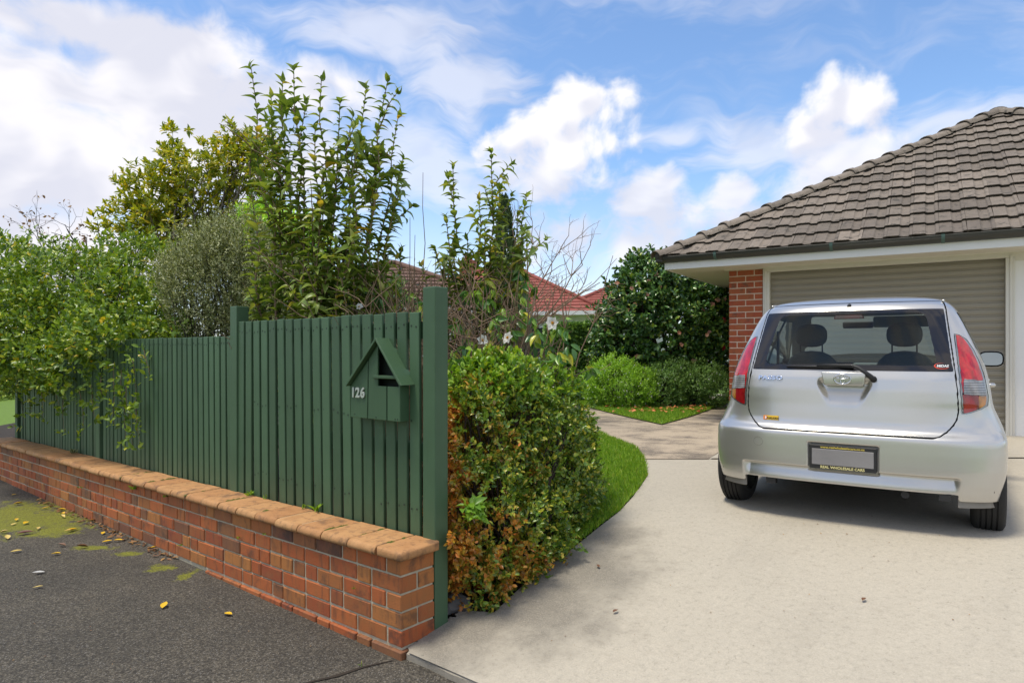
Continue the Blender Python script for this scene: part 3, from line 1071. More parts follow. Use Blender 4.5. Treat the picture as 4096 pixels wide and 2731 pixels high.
# --- roof
APX, APY, APZ = 3.475, 3.775, 5.44
E0X, E0Y, EZ = -0.88, -0.58, 2.825
slope = math.atan2(APZ - EZ, APY - E0Y)
run = (APY - E0Y) / math.cos(slope)
roof = put('roof', MB().add(
    [(E0X, E0Y + 0.03, EZ - 0.02), (2 * APX - E0X, E0Y + 0.03, EZ - 0.02), (APX, APY, APZ - 0.05), (APX, 5.0, APZ - 0.05), (E0X, 8.6, EZ - 0.02), (2 * APX - E0X, 8.6, EZ - 0.02), (APX, APY + 0.0, APZ - 0.05)],
    [(0, 1, 2), (0, 2, 3, 4), (1, 5, 3, 2), (4, 3, 5)]).mesh('roof_deck'), M['tile_edge'], gar)
GA, TW = 0.362, 0.272
nrow = int(run / GA) + 1
# tile profile across its width: broad raised pan, dip, narrow roll at the joint
xs = [-0.136, -0.118, -0.112, -0.100, -0.020, -0.002, 0.010, 0.092, 0.110, 0.118, 0.136]
zs_ = [0.000, 0.000, 0.016, 0.020, 0.020, 0.004, 0.000, 0.000, 0.016, 0.020, 0.020]
xs = [-0.1345, -0.115, -0.100, -0.090, -0.010, 0.004, 0.018, 0.090, 0.104, 0.1345]
zs_ = [0.018, 0.020, 0.020, 0.018, 0.018, 0.006, 0.000, 0.000, 0.016, 0.019]
LT = GA + 0.055
TH = 0.020


def tile_bm():
    bm = bmesh.new()
    rows = []
    for (v, lift) in ((0.0, 0.034), (LT, 0.0)):
        rows.append([bm.verts.new((x, v, z_ + lift)) for x, z_ in zip(xs, zs_)])
    lo = [bm.verts.new((x, 0.004, z_ + 0.034 - TH)) for x, z_ in zip(xs, zs_)]
    n = len(xs)
    for i in range(n - 1):
        bm.faces.new((rows[0][i], rows[0][i + 1], rows[1][i + 1], rows[1][i]))
        f = bm.faces.new((lo[i], lo[i + 1], rows[0][i + 1], rows[0][i]))
        f.material_index = 1
    for s_, i in ((0, 0), (1, n - 1)):
        q = [lo[i], rows[0][i], rows[1][i]]
        bm.faces.new(q if s_ == 0 else q[::-1])
    return bm


tb = tile_bm()
tile_me = bpy.data.meshes.new('roof_tile')
tb.to_mesh(tile_me); tb.free()
tile_me.materials.append(M['tile']); tile_me.materials.append(M['tile_edge'])
half = APX - E0X
nt = 0
for r_ in range(nrow):
    s0 = r_ * GA
    hw = half * (1 - s0 / run)
    hw_top = half * (1 - (s0 + LT) / run)
    k0 = -int(hw / TW) - 2
    offx = 0.5 * TW * (r_ % 2) * 0.0 + 0.06
    for k in range(k0, -k0 + 1):
        xc = k * TW + offx
        if abs(xc) - TW / 2 > hw: continue
        inside = abs(xc) + TW / 2 < hw_top
        loc = (APX + xc, E0Y + s0 * math.cos(slope), EZ + s0 * math.sin(slope) + 0.012)
        rot = (slope + random.uniform(-.010, .008), random.uniform(-.014, .014), random.uniform(-.012, .012))
        if inside:
            me = tile_me
        else:
            b2 = tile_bm()
            for sg in (-1, 1):
                # keep the side inside the hip: |x| <= half*(1 - s/run)
                nrm = Vector((sg * 1.0, half / run, 0)).normalized()
                pt = Vector((sg * hw - xc, 0, 0))
                bmesh.ops.bisect_plane(b2, geom=b2.verts[:] + b2.edges[:] + b2.faces[:], plane_co=pt, plane_no=nrm, clear_outer=True)
            if len(b2.faces) == 0:
                b2.free(); continue
            me = bpy.data.meshes.new('roof_tile_cut')
            b2.to_mesh(me); b2.free()
            me.materials.append(M['tile']); me.materials.append(M['tile_edge'])
        o_ = bpy.data.objects.new('roof_tile', me)
        o_.location = loc; o_.rotation_euler = rot
        link(o_, roof)
        nt += 1
# left, right and back slopes: stepped courses (out of sight from the street)
sl = MB()
for r_ in range(nrow):
    a0, a1 = r_ / nrow, (r_ + 1) / nrow
    for side in (-1, 1):
        def P(a, yfront, lift):
            xo = APX + side * half * (1 - a)
            return xo, EZ + (APZ - EZ) * a + lift
        x0, z0 = P(a0, 0, 0.045); x1, z1 = P(a1, 0, 0.015)
        yf0, yf1 = E0Y + (APY - E0Y) * a0 + 0.12, E0Y + (APY - E0Y) * a1 + 0.12
        yb0, yb1 = 8.6 - 3.6 * a0, 8.6 - 3.6 * a1
        sl.add([(x0, yf0, z0), (x0, yb0, z0), (x1, yb1, z1), (x1, yf1, z1)], [(0, 1, 2, 3)])
put('roof_slope', sl.mesh('roof_slope'), M['tile'], roof, kind='stuff')
# hip and ridge capping, one tile after another
hp = []
for k in range(9):
    a = math.pi * k / 8
    hp.append((0.135 * math.cos(a), 0.085 * math.sin(a) - 0.02))
HL = 0.40
cap2 = bmesh.new()
ra = [cap2.verts.new((x, 0, z + 0.020)) for x, z in hp]
rb = [cap2.verts.new((x * 1.12, -0.001, z * 1.12 + 0.028)) for x, z in hp]
rc = [cap2.verts.new((x * 1.12, 0.07, z * 1.12 + 0.024)) for x, z in hp]
rd_ = [cap2.verts.new((x, 0.085, z + 0.012)) for x, z in hp]
re = [cap2.verts.new((x, HL + 0.03, z)) for x, z in hp]
for A_, B_ in ((ra, rb), (rb, rc), (rc, rd_), (rd_, re)):
    for i in range(8):
        cap2.faces.new((A_[i], A_[i + 1], B_[i + 1], B_[i]))
bmesh.ops.recalc_face_normals(cap2, faces=cap2.faces)
hip_me = bpy.data.meshes.new('hip_cap'); cap2.to_mesh(hip_me); cap2.free()
smooth_by_angle(hip_me, 40)
for sg in (-1, 1):
    A3 = Vector((APX + sg * (half + 0.02), E0Y - 0.02, EZ + 0.02)); B3 = Vector((APX, APY, APZ + 0.035))
    d = B3 - A3
    nseg = int(d.length / HL) + 1
    q = d.to_track_quat('Y', 'Z')
    for i in range(nseg):
        p = A3 + d.normalized() * (i * d.length / nseg)
        o_ = put('hip_tile', hip_me, M['hip'], roof, p)
        o_.rotation_euler = (q.to_matrix() @ Matrix.Rotation(random.uniform(-.02, .02), 3, 'Y')).to_euler()
for i in range(4):
    put('ridge_tile', hip_me, M['hip'], roof, (APX, APY + i * HL, APZ + 0.02))
# mortar bedding under the hip caps
bd = MB()
for sg in (-1, 1):
    A3 = Vector((APX + sg * (half + 0.0), E0Y + 0.0, EZ + 0.01)); B3 = Vector((APX, APY, APZ + 0.01))
    bd.tube([A3, B3], 0.075, 8)
put('hip_bedding', bd.mesh('hip_bedding', smooth=True), M['tile_edge'], roof)

# ------------------------------------------------------------------ far houses
def far_tile(name, c):
    m, g, b, o = new_mat(name)
    tc = g.n('ShaderNodeTexCoord').outputs['Object']
    n1 = g.noise(tc, 3, 5, 0.7)
    n2 = g.noise(tc, 25, 3, 0.6)
    cc = g.mix(n1, tuple(x * 0.7 for x in c), tuple(x * 1.2 for x in c))
    cc = g.mix(g.m('MULTIPLY', g.ss(n2, 0.6, 0.75), 0.4), cc, tuple(x * 0.45 for x in c))
    g.put(b.inputs['Base Color'], cc)
    b.inputs['Roughness'].default_value = 0.8
    return m


M['red_tile'] = far_tile('red_roof_tile', (0.30, 0.085, 0.062))
M['brown_tile'] = far_tile('brown_roof_tile', (0.15, 0.085, 0.06))
M['grey_tile'] = far_tile('grey_roof_tile', (0.16, 0.15, 0.14))
M['chimney'] = brick_mat('chimney_brick', [(0, (0.32, 0.10, 0.05)), (1, (0.25, 0.08, 0.045))], 0.4)
M['glass_dark'] = simple('window_glass', (0.03, 0.035, 0.04), 0.08, var=0.1, spec=0.8)


def hip_house(name, label, cx, cy, rot, wx, wy, zg, ze, pitch_deg, mat, rows=14, over=0.45, wallmat=None, chimney=None, windows=()):
    """hip-roofed house; local x along its length; roof of stepped tile courses"""
    h = empty(name, (cx, cy, 0), (0, 0, rot))
    tag(h, label, 'house')
    put('wall', MB().box(-wx / 2, wx / 2, -wy / 2, wy / 2, zg, ze).mesh('wall'), wallmat or M['plaster'], h)
    X, Y = wx / 2 + over, wy / 2 + over
    run_ = min(X, Y)
    rise = run_ * math.tan(R(pitch_deg))
    mb = MB()
    for k in range(rows):
        a0, a1 = k / rows, (k + 1) / rows
        o0, o1 = run_ * a0, run_ * a1
        z0, z1 = ze + rise * a0, ze + rise * a1
        q0 = [(-X + o0, -Y + o0), (X - o0, -Y + o0), (X - o0, Y - o0), (-X + o0, Y - o0)]
        q1 = [(-X + o1, -Y + o1), (X - o1, -Y + o1), (X - o1, Y - o1), (-X + o1, Y - o1)]
        for i in range(4):
            j = (i + 1) % 4
            mb.add([(*q0[i], z0 + 0.05), (*q0[j], z0 + 0.05), (*q1[j], z1 + 0.005), (*q1[i], z1 + 0.005), (*q0[i], z0), (*q0[j], z0)], [(0, 1, 2, 3), (4, 5, 1, 0)])
    rf = put('roof', mb.mesh('roof'), mat, h)
    caps = MB()
    rg = [(-X + run_, -Y + run_), (X - run_, Y - run_)]
    for (sx, sy) in ((-1, -1), (1, -1), (1, 1), (-1, 1)):
        ex, ey = sx * X, sy * Y
        tx, ty = (sx * (X - run_), sy * (Y - run_))
        caps.tube([(ex, ey, ze + 0.05), (tx, ty, ze + rise + 0.05)], 0.09, 6)
    caps.tube([(-(X - run_), -(Y - run_), ze + rise + 0.05), (X - run_, Y - run_, ze + rise + 0.05)], 0.09, 6)
    put('ridge_capping', caps.mesh('ridge_capping', smooth=True), mat, rf)
    g_ = MB()
    g_.box(-X - 0.1, X + 0.1, -Y - 0.1, -Y, ze - 0.10, ze + 0.04)
    g_.box(-X - 0.1, X + 0.1, Y, Y + 0.1, ze - 0.10, ze + 0.04)
    g_.box(-X - 0.1, -X, -Y, Y, ze - 0.10, ze + 0.04)
    g_.box(X, X + 0.1, -Y, Y, ze - 0.10, ze + 0.04)
    put('gutter', g_.mesh('gutter'), M['white'], h)
    put('soffit', MB().box(-X, X, -Y, Y, ze - 0.03, ze - 0.01).mesh('soffit'), M['white'], h)
    for (x0, x1, z0, z1) in windows:
        w_ = put('window', MB().box(x0, x1, -wy / 2 - 0.03, -wy / 2 + 0.02, z0, z1).mesh('window', bevel=0.01), M['white'], h)
        put('pane', MB().box(x0 + 0.07, x1 - 0.07, -wy / 2 - 0.036, -wy / 2 - 0.02, z0 + 0.07, z1 - 0.07).mesh('pane'), M['glass_dark'], w_)
    if chimney:
        x, y, s_, zt = chimney
        c_ = MB().box(x - s_, x + s_, y - s_, y + s_, ze, zt)
        c_.box(x - s_ * 1.15, x + s_ * 1.15, y - s_ * 1.15, y + s_ * 1.15, zt, zt + 0.15)
        c_.tube([(x, y, zt + 0.15), (x, y, zt + 0.45)], [s_ * .6, s_ * .5], 10)
        put('chimney', c_.mesh('chimney'), M['chimney'], h)
    return h


def gpos(px, d):
    return ((px - 2048) / FPX * d, d)


x_, y_ = gpos(2000, 28.0)
hip_house('house', 'white house with pinkish red tiled roof beyond the bare tree', x_, y_, R(-12), 8.6, 7.0, 0.3, 2.86, 27, M['red_tile'], 15, windows=[(1.6, 3.0, 1.2, 2.4), (-1.0, 0.6, 1.2, 2.4)], chimney=(-1.55, 0.6, 0.32, 5.25))
x_, y_ = gpos(2440, 31.5)
hip_house('house', 'smaller red tiled roof peak half hidden behind the camellia', x_, y_, R(-12), 5.2, 5.0, 0.3, 2.95, 27, M['red_tile'], 12)
x_, y_ = gpos(1560, 20.0)
hip_house('house', 'house with weathered brown tiled roof seen through the bare twigs', x_, y_, R(8), 6.4, 6.0, 0.3, 2.55, 24, M['brown_tile'], 12)
x_, y_ = gpos(3150, 27.0)
hip_house('house', 'house with grey tiled roof glimpsed between camellia and garage pier', x_, y_, R(-20), 6.0, 6.0, 0.3, 2.7, 26, M['grey_tile'], 12)
# ------------------------------------------------------------------ car
A_C = R(-33.8)
CARP = (2.293, 4.468)


def paint_car():
    m, g, b, o = new_mat('silver_paint')
    geo = g.n('ShaderNodeNewGeometry')
    tc = g.n('ShaderNodeTexCoord').outputs['Object']
    fl = g.noise(tc, 700, 2, 0.6)
    dirt = g.noise(tc, 2.2, 5, 0.65)
    c = g.mix(fl, (0.51, 0.50, 0.475), (0.64, 0.63, 0.60))
    c = g.mix(g.m('MULTIPLY', g.ss(dirt, 0.5, 0.75), 0.14), c, (0.42, 0.40, 0.36))
    g.put(b.inputs['Base Color'], c)
    b.inputs['Metallic'].default_value = 0.72
    g.put(b.inputs['Roughness'], g.m('ADD', 0.25, g.m('MULTIPLY', dirt, 0.10)))
    b.inputs['Coat Weight'].default_value = 0.8
    b.inputs['Coat Roughness'].default_value = 0.04
    ins = g.n('ShaderNodeBsdfDiffuse')
    ins.inputs['Color'].default_value = (0.22, 0.225, 0.22, 1)
    ms = g.n('ShaderNodeMixShader')
    g.put(ms.inputs[0], geo.outputs['Backfacing'])
    g.link(b.outputs[0], ms.inputs[1]); g.link(ins.outputs[0], ms.inputs[2])
    g.link(ms.outputs[0], o.inputs[0])
    return m


def glass_mat(name, tint, refl=1.0):
    m, g, b, o = new_mat(name)
    g.t.nodes.remove(b)
    tr = g.n('ShaderNodeBsdfTransparent'); tr.inputs[0].default_value = (*tint, 1)
    gl = g.n('ShaderNodeBsdfGlossy'); gl.inputs['Roughness'].default_value = 0.02
    fr_ = g.n('ShaderNodeFresnel'); fr_.inputs[0].default_value = 1.52
    ms = g.n('ShaderNodeMixShader')
    g.put(ms.inputs[0], g.m('MULTIPLY', fr_.outputs[0], refl))
    g.link(tr.outputs[0], ms.inputs[1]); g.link(gl.outputs[0], ms.inputs[2])
    g.link(ms.outputs[0], o.inputs[0])
    return m


def lens_mat(name, col, lines=0.0, rough=0.12):
    m, g, b, o = new_mat(name)
    tc = g.n('ShaderNodeTexCoord').outputs['Object']
    n1 = g.noise(g.vm('MULTIPLY', tc, (3, 3, 1.5)), 7, 4, 0.6)
    c = g.mix(g.ss(n1, 0.3, 0.7), tuple(x * 0.55 for x in col), tuple(min(1, x * 1.3) for x in col))
    if lines:
        wv = g.n('ShaderNodeTexWave', wave_type='BANDS', bands_direction='Z')
        g.put(wv.inputs['Vector'], tc)
        wv.inputs['Scale'].default_value = 22
        c = g.mix(g.m('MULTIPLY', g.ss(wv.outputs['Fac'], 0.5, 0.8), lines), c, (0.02, 0.02, 0.02))
    g.put(b.inputs['Base Color'], c)
    b.inputs['Roughness'].default_value = rough
    b.inputs['Coat Weight'].default_value = 1.0
    b.inputs['Coat Roughness'].default_value = 0.02
    return m


M['silver'] = paint_car()
M['car_glass'] = glass_mat('tinted_glass', (0.82, 0.92, 0.87), 0.8)
M['screen_glass'] = glass_mat('clear_glass', (0.93, 0.97, 0.95), 0.6)
M['frit'] = simple('black_glass_edge', (0.012, 0.011, 0.013), 0.06, var=0.1, spec=0.6)
M['black_plastic'] = simple('black_plastic', (0.018, 0.018, 0.019), 0.55, var=0.2, nscale=20)
M['grey_flap'] = simple('grey_mudflap', (0.24, 0.225, 0.20), 0.6, var=0.15, nscale=9)
M['rubber'] = simple('tyre_rubber', (0.016, 0.016, 0.016), 0.8, var=0.35, nscale=18, bumps=0.4, bscale=90)
M['rim'] = simple('steel_rim', (0.35, 0.35, 0.36), 0.35, metal=0.8, var=0.1)
M['chrome'] = simple('chrome', (0.72, 0.72, 0.74), 0.10, metal=1.0, var=0.03)
M['mirror'] = simple('mirror_glass', (0.26, 0.30, 0.31), 0.03, metal=1.0, var=0.02)
M['seat'] = simple('seat_fabric', (0.085, 0.09, 0.088), 0.9, var=0.2, nscale=60, bumps=0.3, bscale=300)
M['trim_in'] = simple('cabin_plastic', (0.20, 0.22, 0.22), 0.7, var=0.1, nscale=10)
M['lens_red'] = lens_mat('red_lens', (0.44, 0.006, 0.010))
M['lens_dark'] = lens_mat('dark_red_lens', (0.24, 0.006, 0.010))
M['lens_clear'] = lens_mat('clear_lens', (0.30, 0.30, 0.31), 0.6, 0.15)
M['lens_amber'] = lens_mat('amber_lens', (0.42, 0.16, 0.02))
M['lamp_edge'] = simple('lamp_edge', (0.33, 0.34, 0.34), 0.15, metal=0.6, var=0.1)
M['plate'] = simple('plate_grey', (0.26, 0.25, 0.25), 0.5, var=0.25, nscale=5)
M['yellow_text'] = simple('yellow_lettering', (0.70, 0.55, 0.10), 0.5, var=0.05)
M['pale_text'] = simple('pale_yellow_lettering', (0.75, 0.68, 0.32), 0.5, var=0.05)
M['sticker_red'] = simple('sticker_red', (0.70, 0.08, 0.04), 0.4, var=0.05)
M['sticker_white'] = simple('sticker_white', (0.8, 0.8, 0.8), 0.4, var=0.03)
M['sticker_yellow'] = simple('sticker_yellow', (0.80, 0.50, 0.03), 0.4, var=0.05)
M['sticker_orange'] = simple('sticker_orange', (0.75, 0.22, 0.05), 0.4, var=0.05)
M['ink'] = simple('black_print', (0.02, 0.018, 0.015), 0.6)

car = empty('car', (*CARP, 0.385), (0, 0, A_C))
tag(car, 'silver hatchback car parked with its rear towards the street', 'car')

# ---- body surface: outlines at many heights
zt = np.array([.19, .22, .26, .32, .40, .48, .55, .582, .605, .65, .70, .75, .79, .85, .92, 1.0, 1.08, 1.16, 1.24, 1.32, 1.37, 1.40, 1.42])
wt = np.array([.788, .802, .813, .823, .831, .835, .834, .831, .826, .812, .793, .773, .764, .757, .747, .730, .705, .674, .641, .604, .574, .546, .516])
rt = np.array([-.435, -.452, -.463, -.470, -.473, -.473, -.472, -.470, -.424, -.409, -.404, -.398, -.395, -.391, -.380, -.350, -.313, -.273, -.232, -.190, -.162, -.128, -.08])
ft = np.array([3.0, 3.05, 3.09, 3.11, 3.11, 3.10, 3.08, 3.06, 3.05, 3.02, 2.98, 2.90, 2.80, 2.58, 2.28, 2.05, 1.90, 1.75, 1.60, 1.44, 1.33, 1.25, 1.16])
dt = np.array([.30, .30, .31, .31, .31, .32, .33, .34, .35, .36, .38, .36, .35, .34, .33, .33, .32, .31, .29, .27, .26, .25, .24])
pt_ = np.array([3.0] * 8 + [3.0, 3.0, 3.1, 3.2, 3.3, 3.3, 3.3, 3.2, 3.1, 3.0, 2.9, 2.8, 2.7, 2.6, 2.5])
zl = np.concatenate([np.arange(.19, 1.42, .005), [1.42]])


def sm(tab):
    y = np.interp(zl, zt, tab)
    k = np.exp(-0.5 * (np.arange(-5, 6) / 2.2) ** 2); k /= k.sum()
    yp = np.concatenate([2 * y[0] - y[5:0:-1], y, 2 * y[-1] - y[-2:-7:-1]])
    return np.convolve(yp, k, 'valid')


wz, rz, fz, dz_, pz = sm(wt), sm(rt), sm(ft), sm(dt), sm(pt_)
# soft roof dome on top
nq = 16
zz_ = list(zl); W_, R_, F_, D_, P_ = list(wz), list(rz), list(fz), list(dz_), list(pz)
for k in range(1, nq + 1):
    a = k / nq
    q = math.cos(a * math.pi / 2)
    zz_.append(1.42 + 0.058 * math.sin(a * math.pi / 2) ** 0.8)
    sc_ = max(1 - a ** 1.15, 0.004)
    W_.append(wz[-1] * sc_)
    yc = 0.55
    R_.append(yc + (rz[-1] - yc) * sc_)
    F_.append(yc + (fz[-1] - yc) * sc_)
    D_.append(dz_[-1] * sc_)
    P_.append(2.5)
NR, NS, NF = 170, 70, 40


def half_ring(w, r, f, D, p):
    th = np.linspace(0, math.pi / 2, 700)
    x = w * np.sin(th) ** (2 / p)
    y = r + D * (1 - np.cos(th) ** (2 / p))
    s = np.concatenate([[0], np.cumsum(np.hypot(np.diff(x), np.diff(y)))])
    t = np.linspace(0, s[-1], NR)
    rx, ry = np.interp(t, s, x), np.interp(t, s, y)
    Df = min(0.45, (f - r) * 0.35)
    sy = np.linspace(r + D, f - Df, NS + 2)[1:-1]
    y2 = f - Df * (1 - np.cos(th) ** (2 / p))
    s2 = np.concatenate([[0], np.cumsum(np.hypot(np.diff(x), np.diff(y2)))])
    t2 = np.linspace(s2[-1], 0, NF)
    fx, fy = np.interp(t2, s2, x), np.interp(t2, s2, y2)
    return np.concatenate([rx, np.full(NS, w), fx]), np.concatenate([ry, sy, fy])


rings = []
for z, w, r, f, D, p in zip(zz_, W_, R_, F_, D_, P_):
    hx, hy = half_ring(w, r, f, D, p)
    X = np.concatenate([hx, -hx[-2:0:-1]]); Y = np.concatenate([hy, hy[-2:0:-1]])
    rings.append(np.stack([X, Y, np.full(len(X), z)], 1))
RG = np.array(rings)                       # levels, points, 3
NL, NP = RG.shape[:2]


def sstep(a, lo, hi):
    t = np.clip((a - lo) / (hi - lo), 0, 1)
    return t * t * (3 - 2 * t)


# pressed details of the rear: scoop under the handle, lower bumper channel, plate recess
X, Y, Z = RG[..., 0], RG[..., 1], RG[..., 2]
rear = Y < 0.0
ax = np.abs(X)
scoop = 0.034 * sstep(Z, 0.735, 0.86) * (1 - sstep(Z, 0.885, 0.93)) * (1 - sstep(ax, 0.055 + 0.10 * np.clip((Z - .74) / .14, 0, 1) * 0.7, 0.10 + 0.06 * np.clip((Z - .74) / .14, 0, 1)))
edge_x = 1 - sstep(ax, 0.565, 0.615)
channel = edge_x * (0.040 * (1 - sstep(Z, 0.352, 0.366)) - 0.022 * (1 - sstep(Z, 0.27, 0.352)))
plate_r = 0.016 * (1 - sstep(ax, 0.190, 0.202)) * sstep(Z, 0.335, 0.347) * (1 - sstep(Z, 0.512, 0.524))
shelf = 0.010 * (1 - sstep(Z, 0.570, 0.590)) * 0
RG[..., 1] = np.where(rear, Y + scoop + channel + plate_r, Y)
# the tailgate skin stands a little proud, with a soft crease under the window
V_all = RG.reshape(-1, 3)
ii = np.arange(NL - 1)[:, None] * NP
jj = np.arange(NP)[None, :]
j2 = (jj + 1) % NP
FQ = np.stack([ii + jj, ii + j2, ii + NP + j2, ii + NP + jj], -1).reshape(-1, 4)
FC = V_all[FQ].mean(1)


def inpoly(x, z, poly):
    c = np.zeros(len(x), bool)
    n = len(poly)
    for i in range(n):
        x0, z0 = poly[i]; x1, z1 = poly[(i + 1) % n]
        cond = ((z0 > z) != (z1 > z))
        c ^= cond & (x < (x1 - x0) * (z - z0) / (z1 - z0 + 1e-12) + x0)
    return c


def sym(half_):
    return half_ + [(-x, z) for x, z in half_[::-1]]


fx, fy, fz_ = FC[:, 0], FC[:, 1], FC[:, 2]
isrear = fy < 0.02
hatch_poly = sym([(0.512, 1.405), (0.527, 1.352), (0.575, 0.968), (0.586, 0.86), (0.591, 0.735), (0.583, 0.695), (0.566, 0.660), (0.535, 0.622), (0.502, 0.598), (0.470, 0.588)])
gap_poly = sym([(0.519, 1.412), (0.534, 1.352), (0.582, 0.968), (0.593, 0.86), (0.598, 0.735), (0.590, 0.691), (0.572, 0.654), (0.540, 0.615), (0.505, 0.591), (0.470, 0.580)])
win_poly = sym([(0.519, 1.353), (0.569, 0.970)])
inner_poly = sym([(0.37, 1.334), (0.405, 1.328), (0.425, 1.308), (0.437, 1.27), (0.478, 1.07), (0.485, 1.035), (0.478, 1.012), (0.455, 1.004)])
lamp = [(0.574, 1.192), (0.598, 1.184), (0.630, 1.160), (0.662, 1.105), (0.690, 1.035), (0.714, 0.955), (0.729, 0.875), (0.735, 0.815), (0.731, 0.778), (0.700, 0.757), (0.655, 0.738), (0.612, 0.727), (0.610, 0.80), (0.600, 0.95)]
lamp_o = [(0.570, 1.199), (0.600, 1.191), (0.636, 1.165), (0.669, 1.108), (0.697, 1.037), (0.721, 0.956), (0.736, 0.875), (0.742, 0.815), (0.738, 0.773), (0.703, 0.750), (0.656, 0.731), (0.606, 0.720), (0.604, 0.80), (0.594, 0.95)]
lside = fx < 0
axf = np.abs(fx)
in_hatch = inpoly(fx, fz_, hatch_poly) & isrear
in_gap = inpoly(fx, fz_, gap_poly) & isrear & ~in_hatch
in_win = inpoly(fx, fz_, win_poly) & isrear
in_inner = inpoly(fx, fz_, inner_poly) & isrear
in_lamp = inpoly(axf, fz_, lamp) & isrear & ~in_hatch
in_lampo = inpoly(axf, fz_, lamp_o) & isrear & ~in_hatch & ~in_lamp & ~in_gap
front_glass = (fy > 1.0) & (fz_ > 0.985) & (fz_ < 1.385) & (axf < np.interp(fz_, [0.98, 1.39], [0.66, 0.44]))
wz_f = np.interp(fz_, zl, wz)
sidef = (axf > wz_f - 0.012) & (fz_ > 0.965) & (fz_ < 1.335)
slope_f = 2.02 - (fz_ - 0.97) * 1.5
side_glass = sidef & (((fy > 0.12) & (fy < 0.80)) | ((fy > 0.88) & (fy < np.minimum(slope_f - 0.12, 1.75))) | ((fy > -0.10 + (1.335 - fz_) * 0.0) & (fy < 0.06) & (fz_ > 1.02)))
arch = np.zeros(len(fx), bool)
for yc in (0.0, 2.44):
    arch |= (np.hypot(fy - yc, fz_ - 0.285) < 0.318) & (axf > 0.60) & (fy > (-0.155 if yc == 0 else 0))
arch &= ~(isrear & (fy < -0.32))
bottom = (fz_ < np.where(isrear & (axf < 0.595), 0.263, np.where(isrear, 0.228, 0.22))) & ~((fy > -0.30) & (fy < 0.3) & False)
body = ~(in_hatch | in_gap | in_lamp | in_lampo | front_glass | side_glass | arch | bottom)


def submesh(name, mask, off=0.0, smooth_iter=4):
    F = FQ[mask]
    used, inv = np.unique(F, return_inverse=True)
    V = V_all[used].copy()
    F = inv.reshape(F.shape)
    if off:
        c = np.array([0, 0.9, 0.7])
        # offset along approximate normals of the whole surface
        V += NRM[used] * off
    if smooth_iter:
        E = np.concatenate([F[:, [0, 1]], F[:, [1, 2]], F[:, [2, 3]], F[:, [3, 0]]])
        Es = np.sort(E, 1)
        key = Es[:, 0].astype(np.int64) * len(V) + Es[:, 1]
        uq, cnt = np.unique(key, return_counts=True)
        be = uq[cnt == 1]
        a, b_ = be // len(V), be % len(V)
        deg = np.zeros(len(V))
        np.add.at(deg, a, 1); np.add.at(deg, b_, 1)
        ok = deg == 2
        for _ in range(smooth_iter):
            S = np.zeros_like(V)
            np.add.at(S, a, V[b_]); np.add.at(S, b_, V[a])
            V[ok] = 0.5 * V[ok] + 0.25 * S[ok]
    return np_mesh(name, V, F, smooth=True)


e1 = np.roll(RG, -1, 1) - np.roll(RG, 1, 1)
e2 = np.zeros_like(RG); e2[1:-1] = RG[2:] - RG[:-2]; e2[0] = RG[1] - RG[0]; e2[-1] = RG[-1] - RG[-2]
NRM = np.cross(e1, e2).reshape(-1, 3)
NRM /= (np.linalg.norm(NRM, axis=1, keepdims=True) + 1e-12)

put('body', submesh('body', body), M['silver'], car)
hat = put('tailgate', submesh('tailgate', in_hatch & ~in_win), M['silver'], car)
gapm = (inpoly(fx, fz_, [(x * 1.02, z + (0.008 if z > 1 else -0.006)) for x, z in gap_poly]) & isrear & ~inpoly(fx, fz_, [(x * 0.97, z + (-0.012 if z > 1 else 0.014)) for x, z in hatch_poly]))
put('tailgate_seal', submesh('tailgate_seal', gapm, -0.014, 0), M['black_plastic'], car)
rwin = put('rear_window', submesh('rear_window', in_win & ~in_inner, 0.001), M['frit'], hat)
put('pane', submesh('rear_pane', in_inner, 0.001), M['car_glass'], hat)
put('windscreen', submesh('windscreen', front_glass), M['screen_glass'], car)
put('side_window', submesh('side_window', side_glass & lside), M['car_glass'], car)
put('side_window', submesh('side_window', side_glass & ~lside), M['car_glass'], car)
for sgn, nm in ((1, 'right'), (-1, 'left')):
    sd = (fx > 0) == (sgn > 0)
    tl = put('tail_lamp', submesh('tail_lamp_edge', in_lampo & sd, -0.002), M['lamp_edge'], car)
    rim_ = inpoly(axf, fz_, [(x * 1.0 + (0.006 if x < 0.62 else -0.008), z) for x, z in lamp])
    clear = (fz_ < 0.930 - (axf - .6) * 0.10) & (fz_ > 0.842 - (axf - .6) * 0.10) & (axf > 0.618)
    low = (fz_ <= 0.842 - (axf - .6) * 0.10)
    amber = low & (axf > 0.690)
    core_ = in_lamp & sd & rim_
    put('lens', submesh('lens_red', core_ & ~clear & ~low, 0.004), M['lens_red'], tl)
    put('lens', submesh('lens_clear', core_ & clear, 0.006), M['lens_clear'], tl)
    put('lens', submesh('lens_lower', core_ & low & ~amber, 0.004), M['lens_dark'], tl)
    put('lens', submesh('lens_amber', core_ & amber, 0.004), M['lens_amber'], tl)
    put('lens_surround', submesh('lens_surround', in_lamp & sd & ~rim_, 0.002), M['lamp_edge'], tl)


def rear_y(x, z):
    """y of the rear skin at x,z"""
    k = int(np.clip(round((z - .19) / .005), 0, len(zl) - 1))
    ring = RG[k][:NR]
    return float(np.interp(abs(x), ring[:, 0], ring[:, 1]))


def tilt(z):
    return math.atan2(rear_y(0.3, z + .03) - rear_y(0.3, z - .03), 0.06)


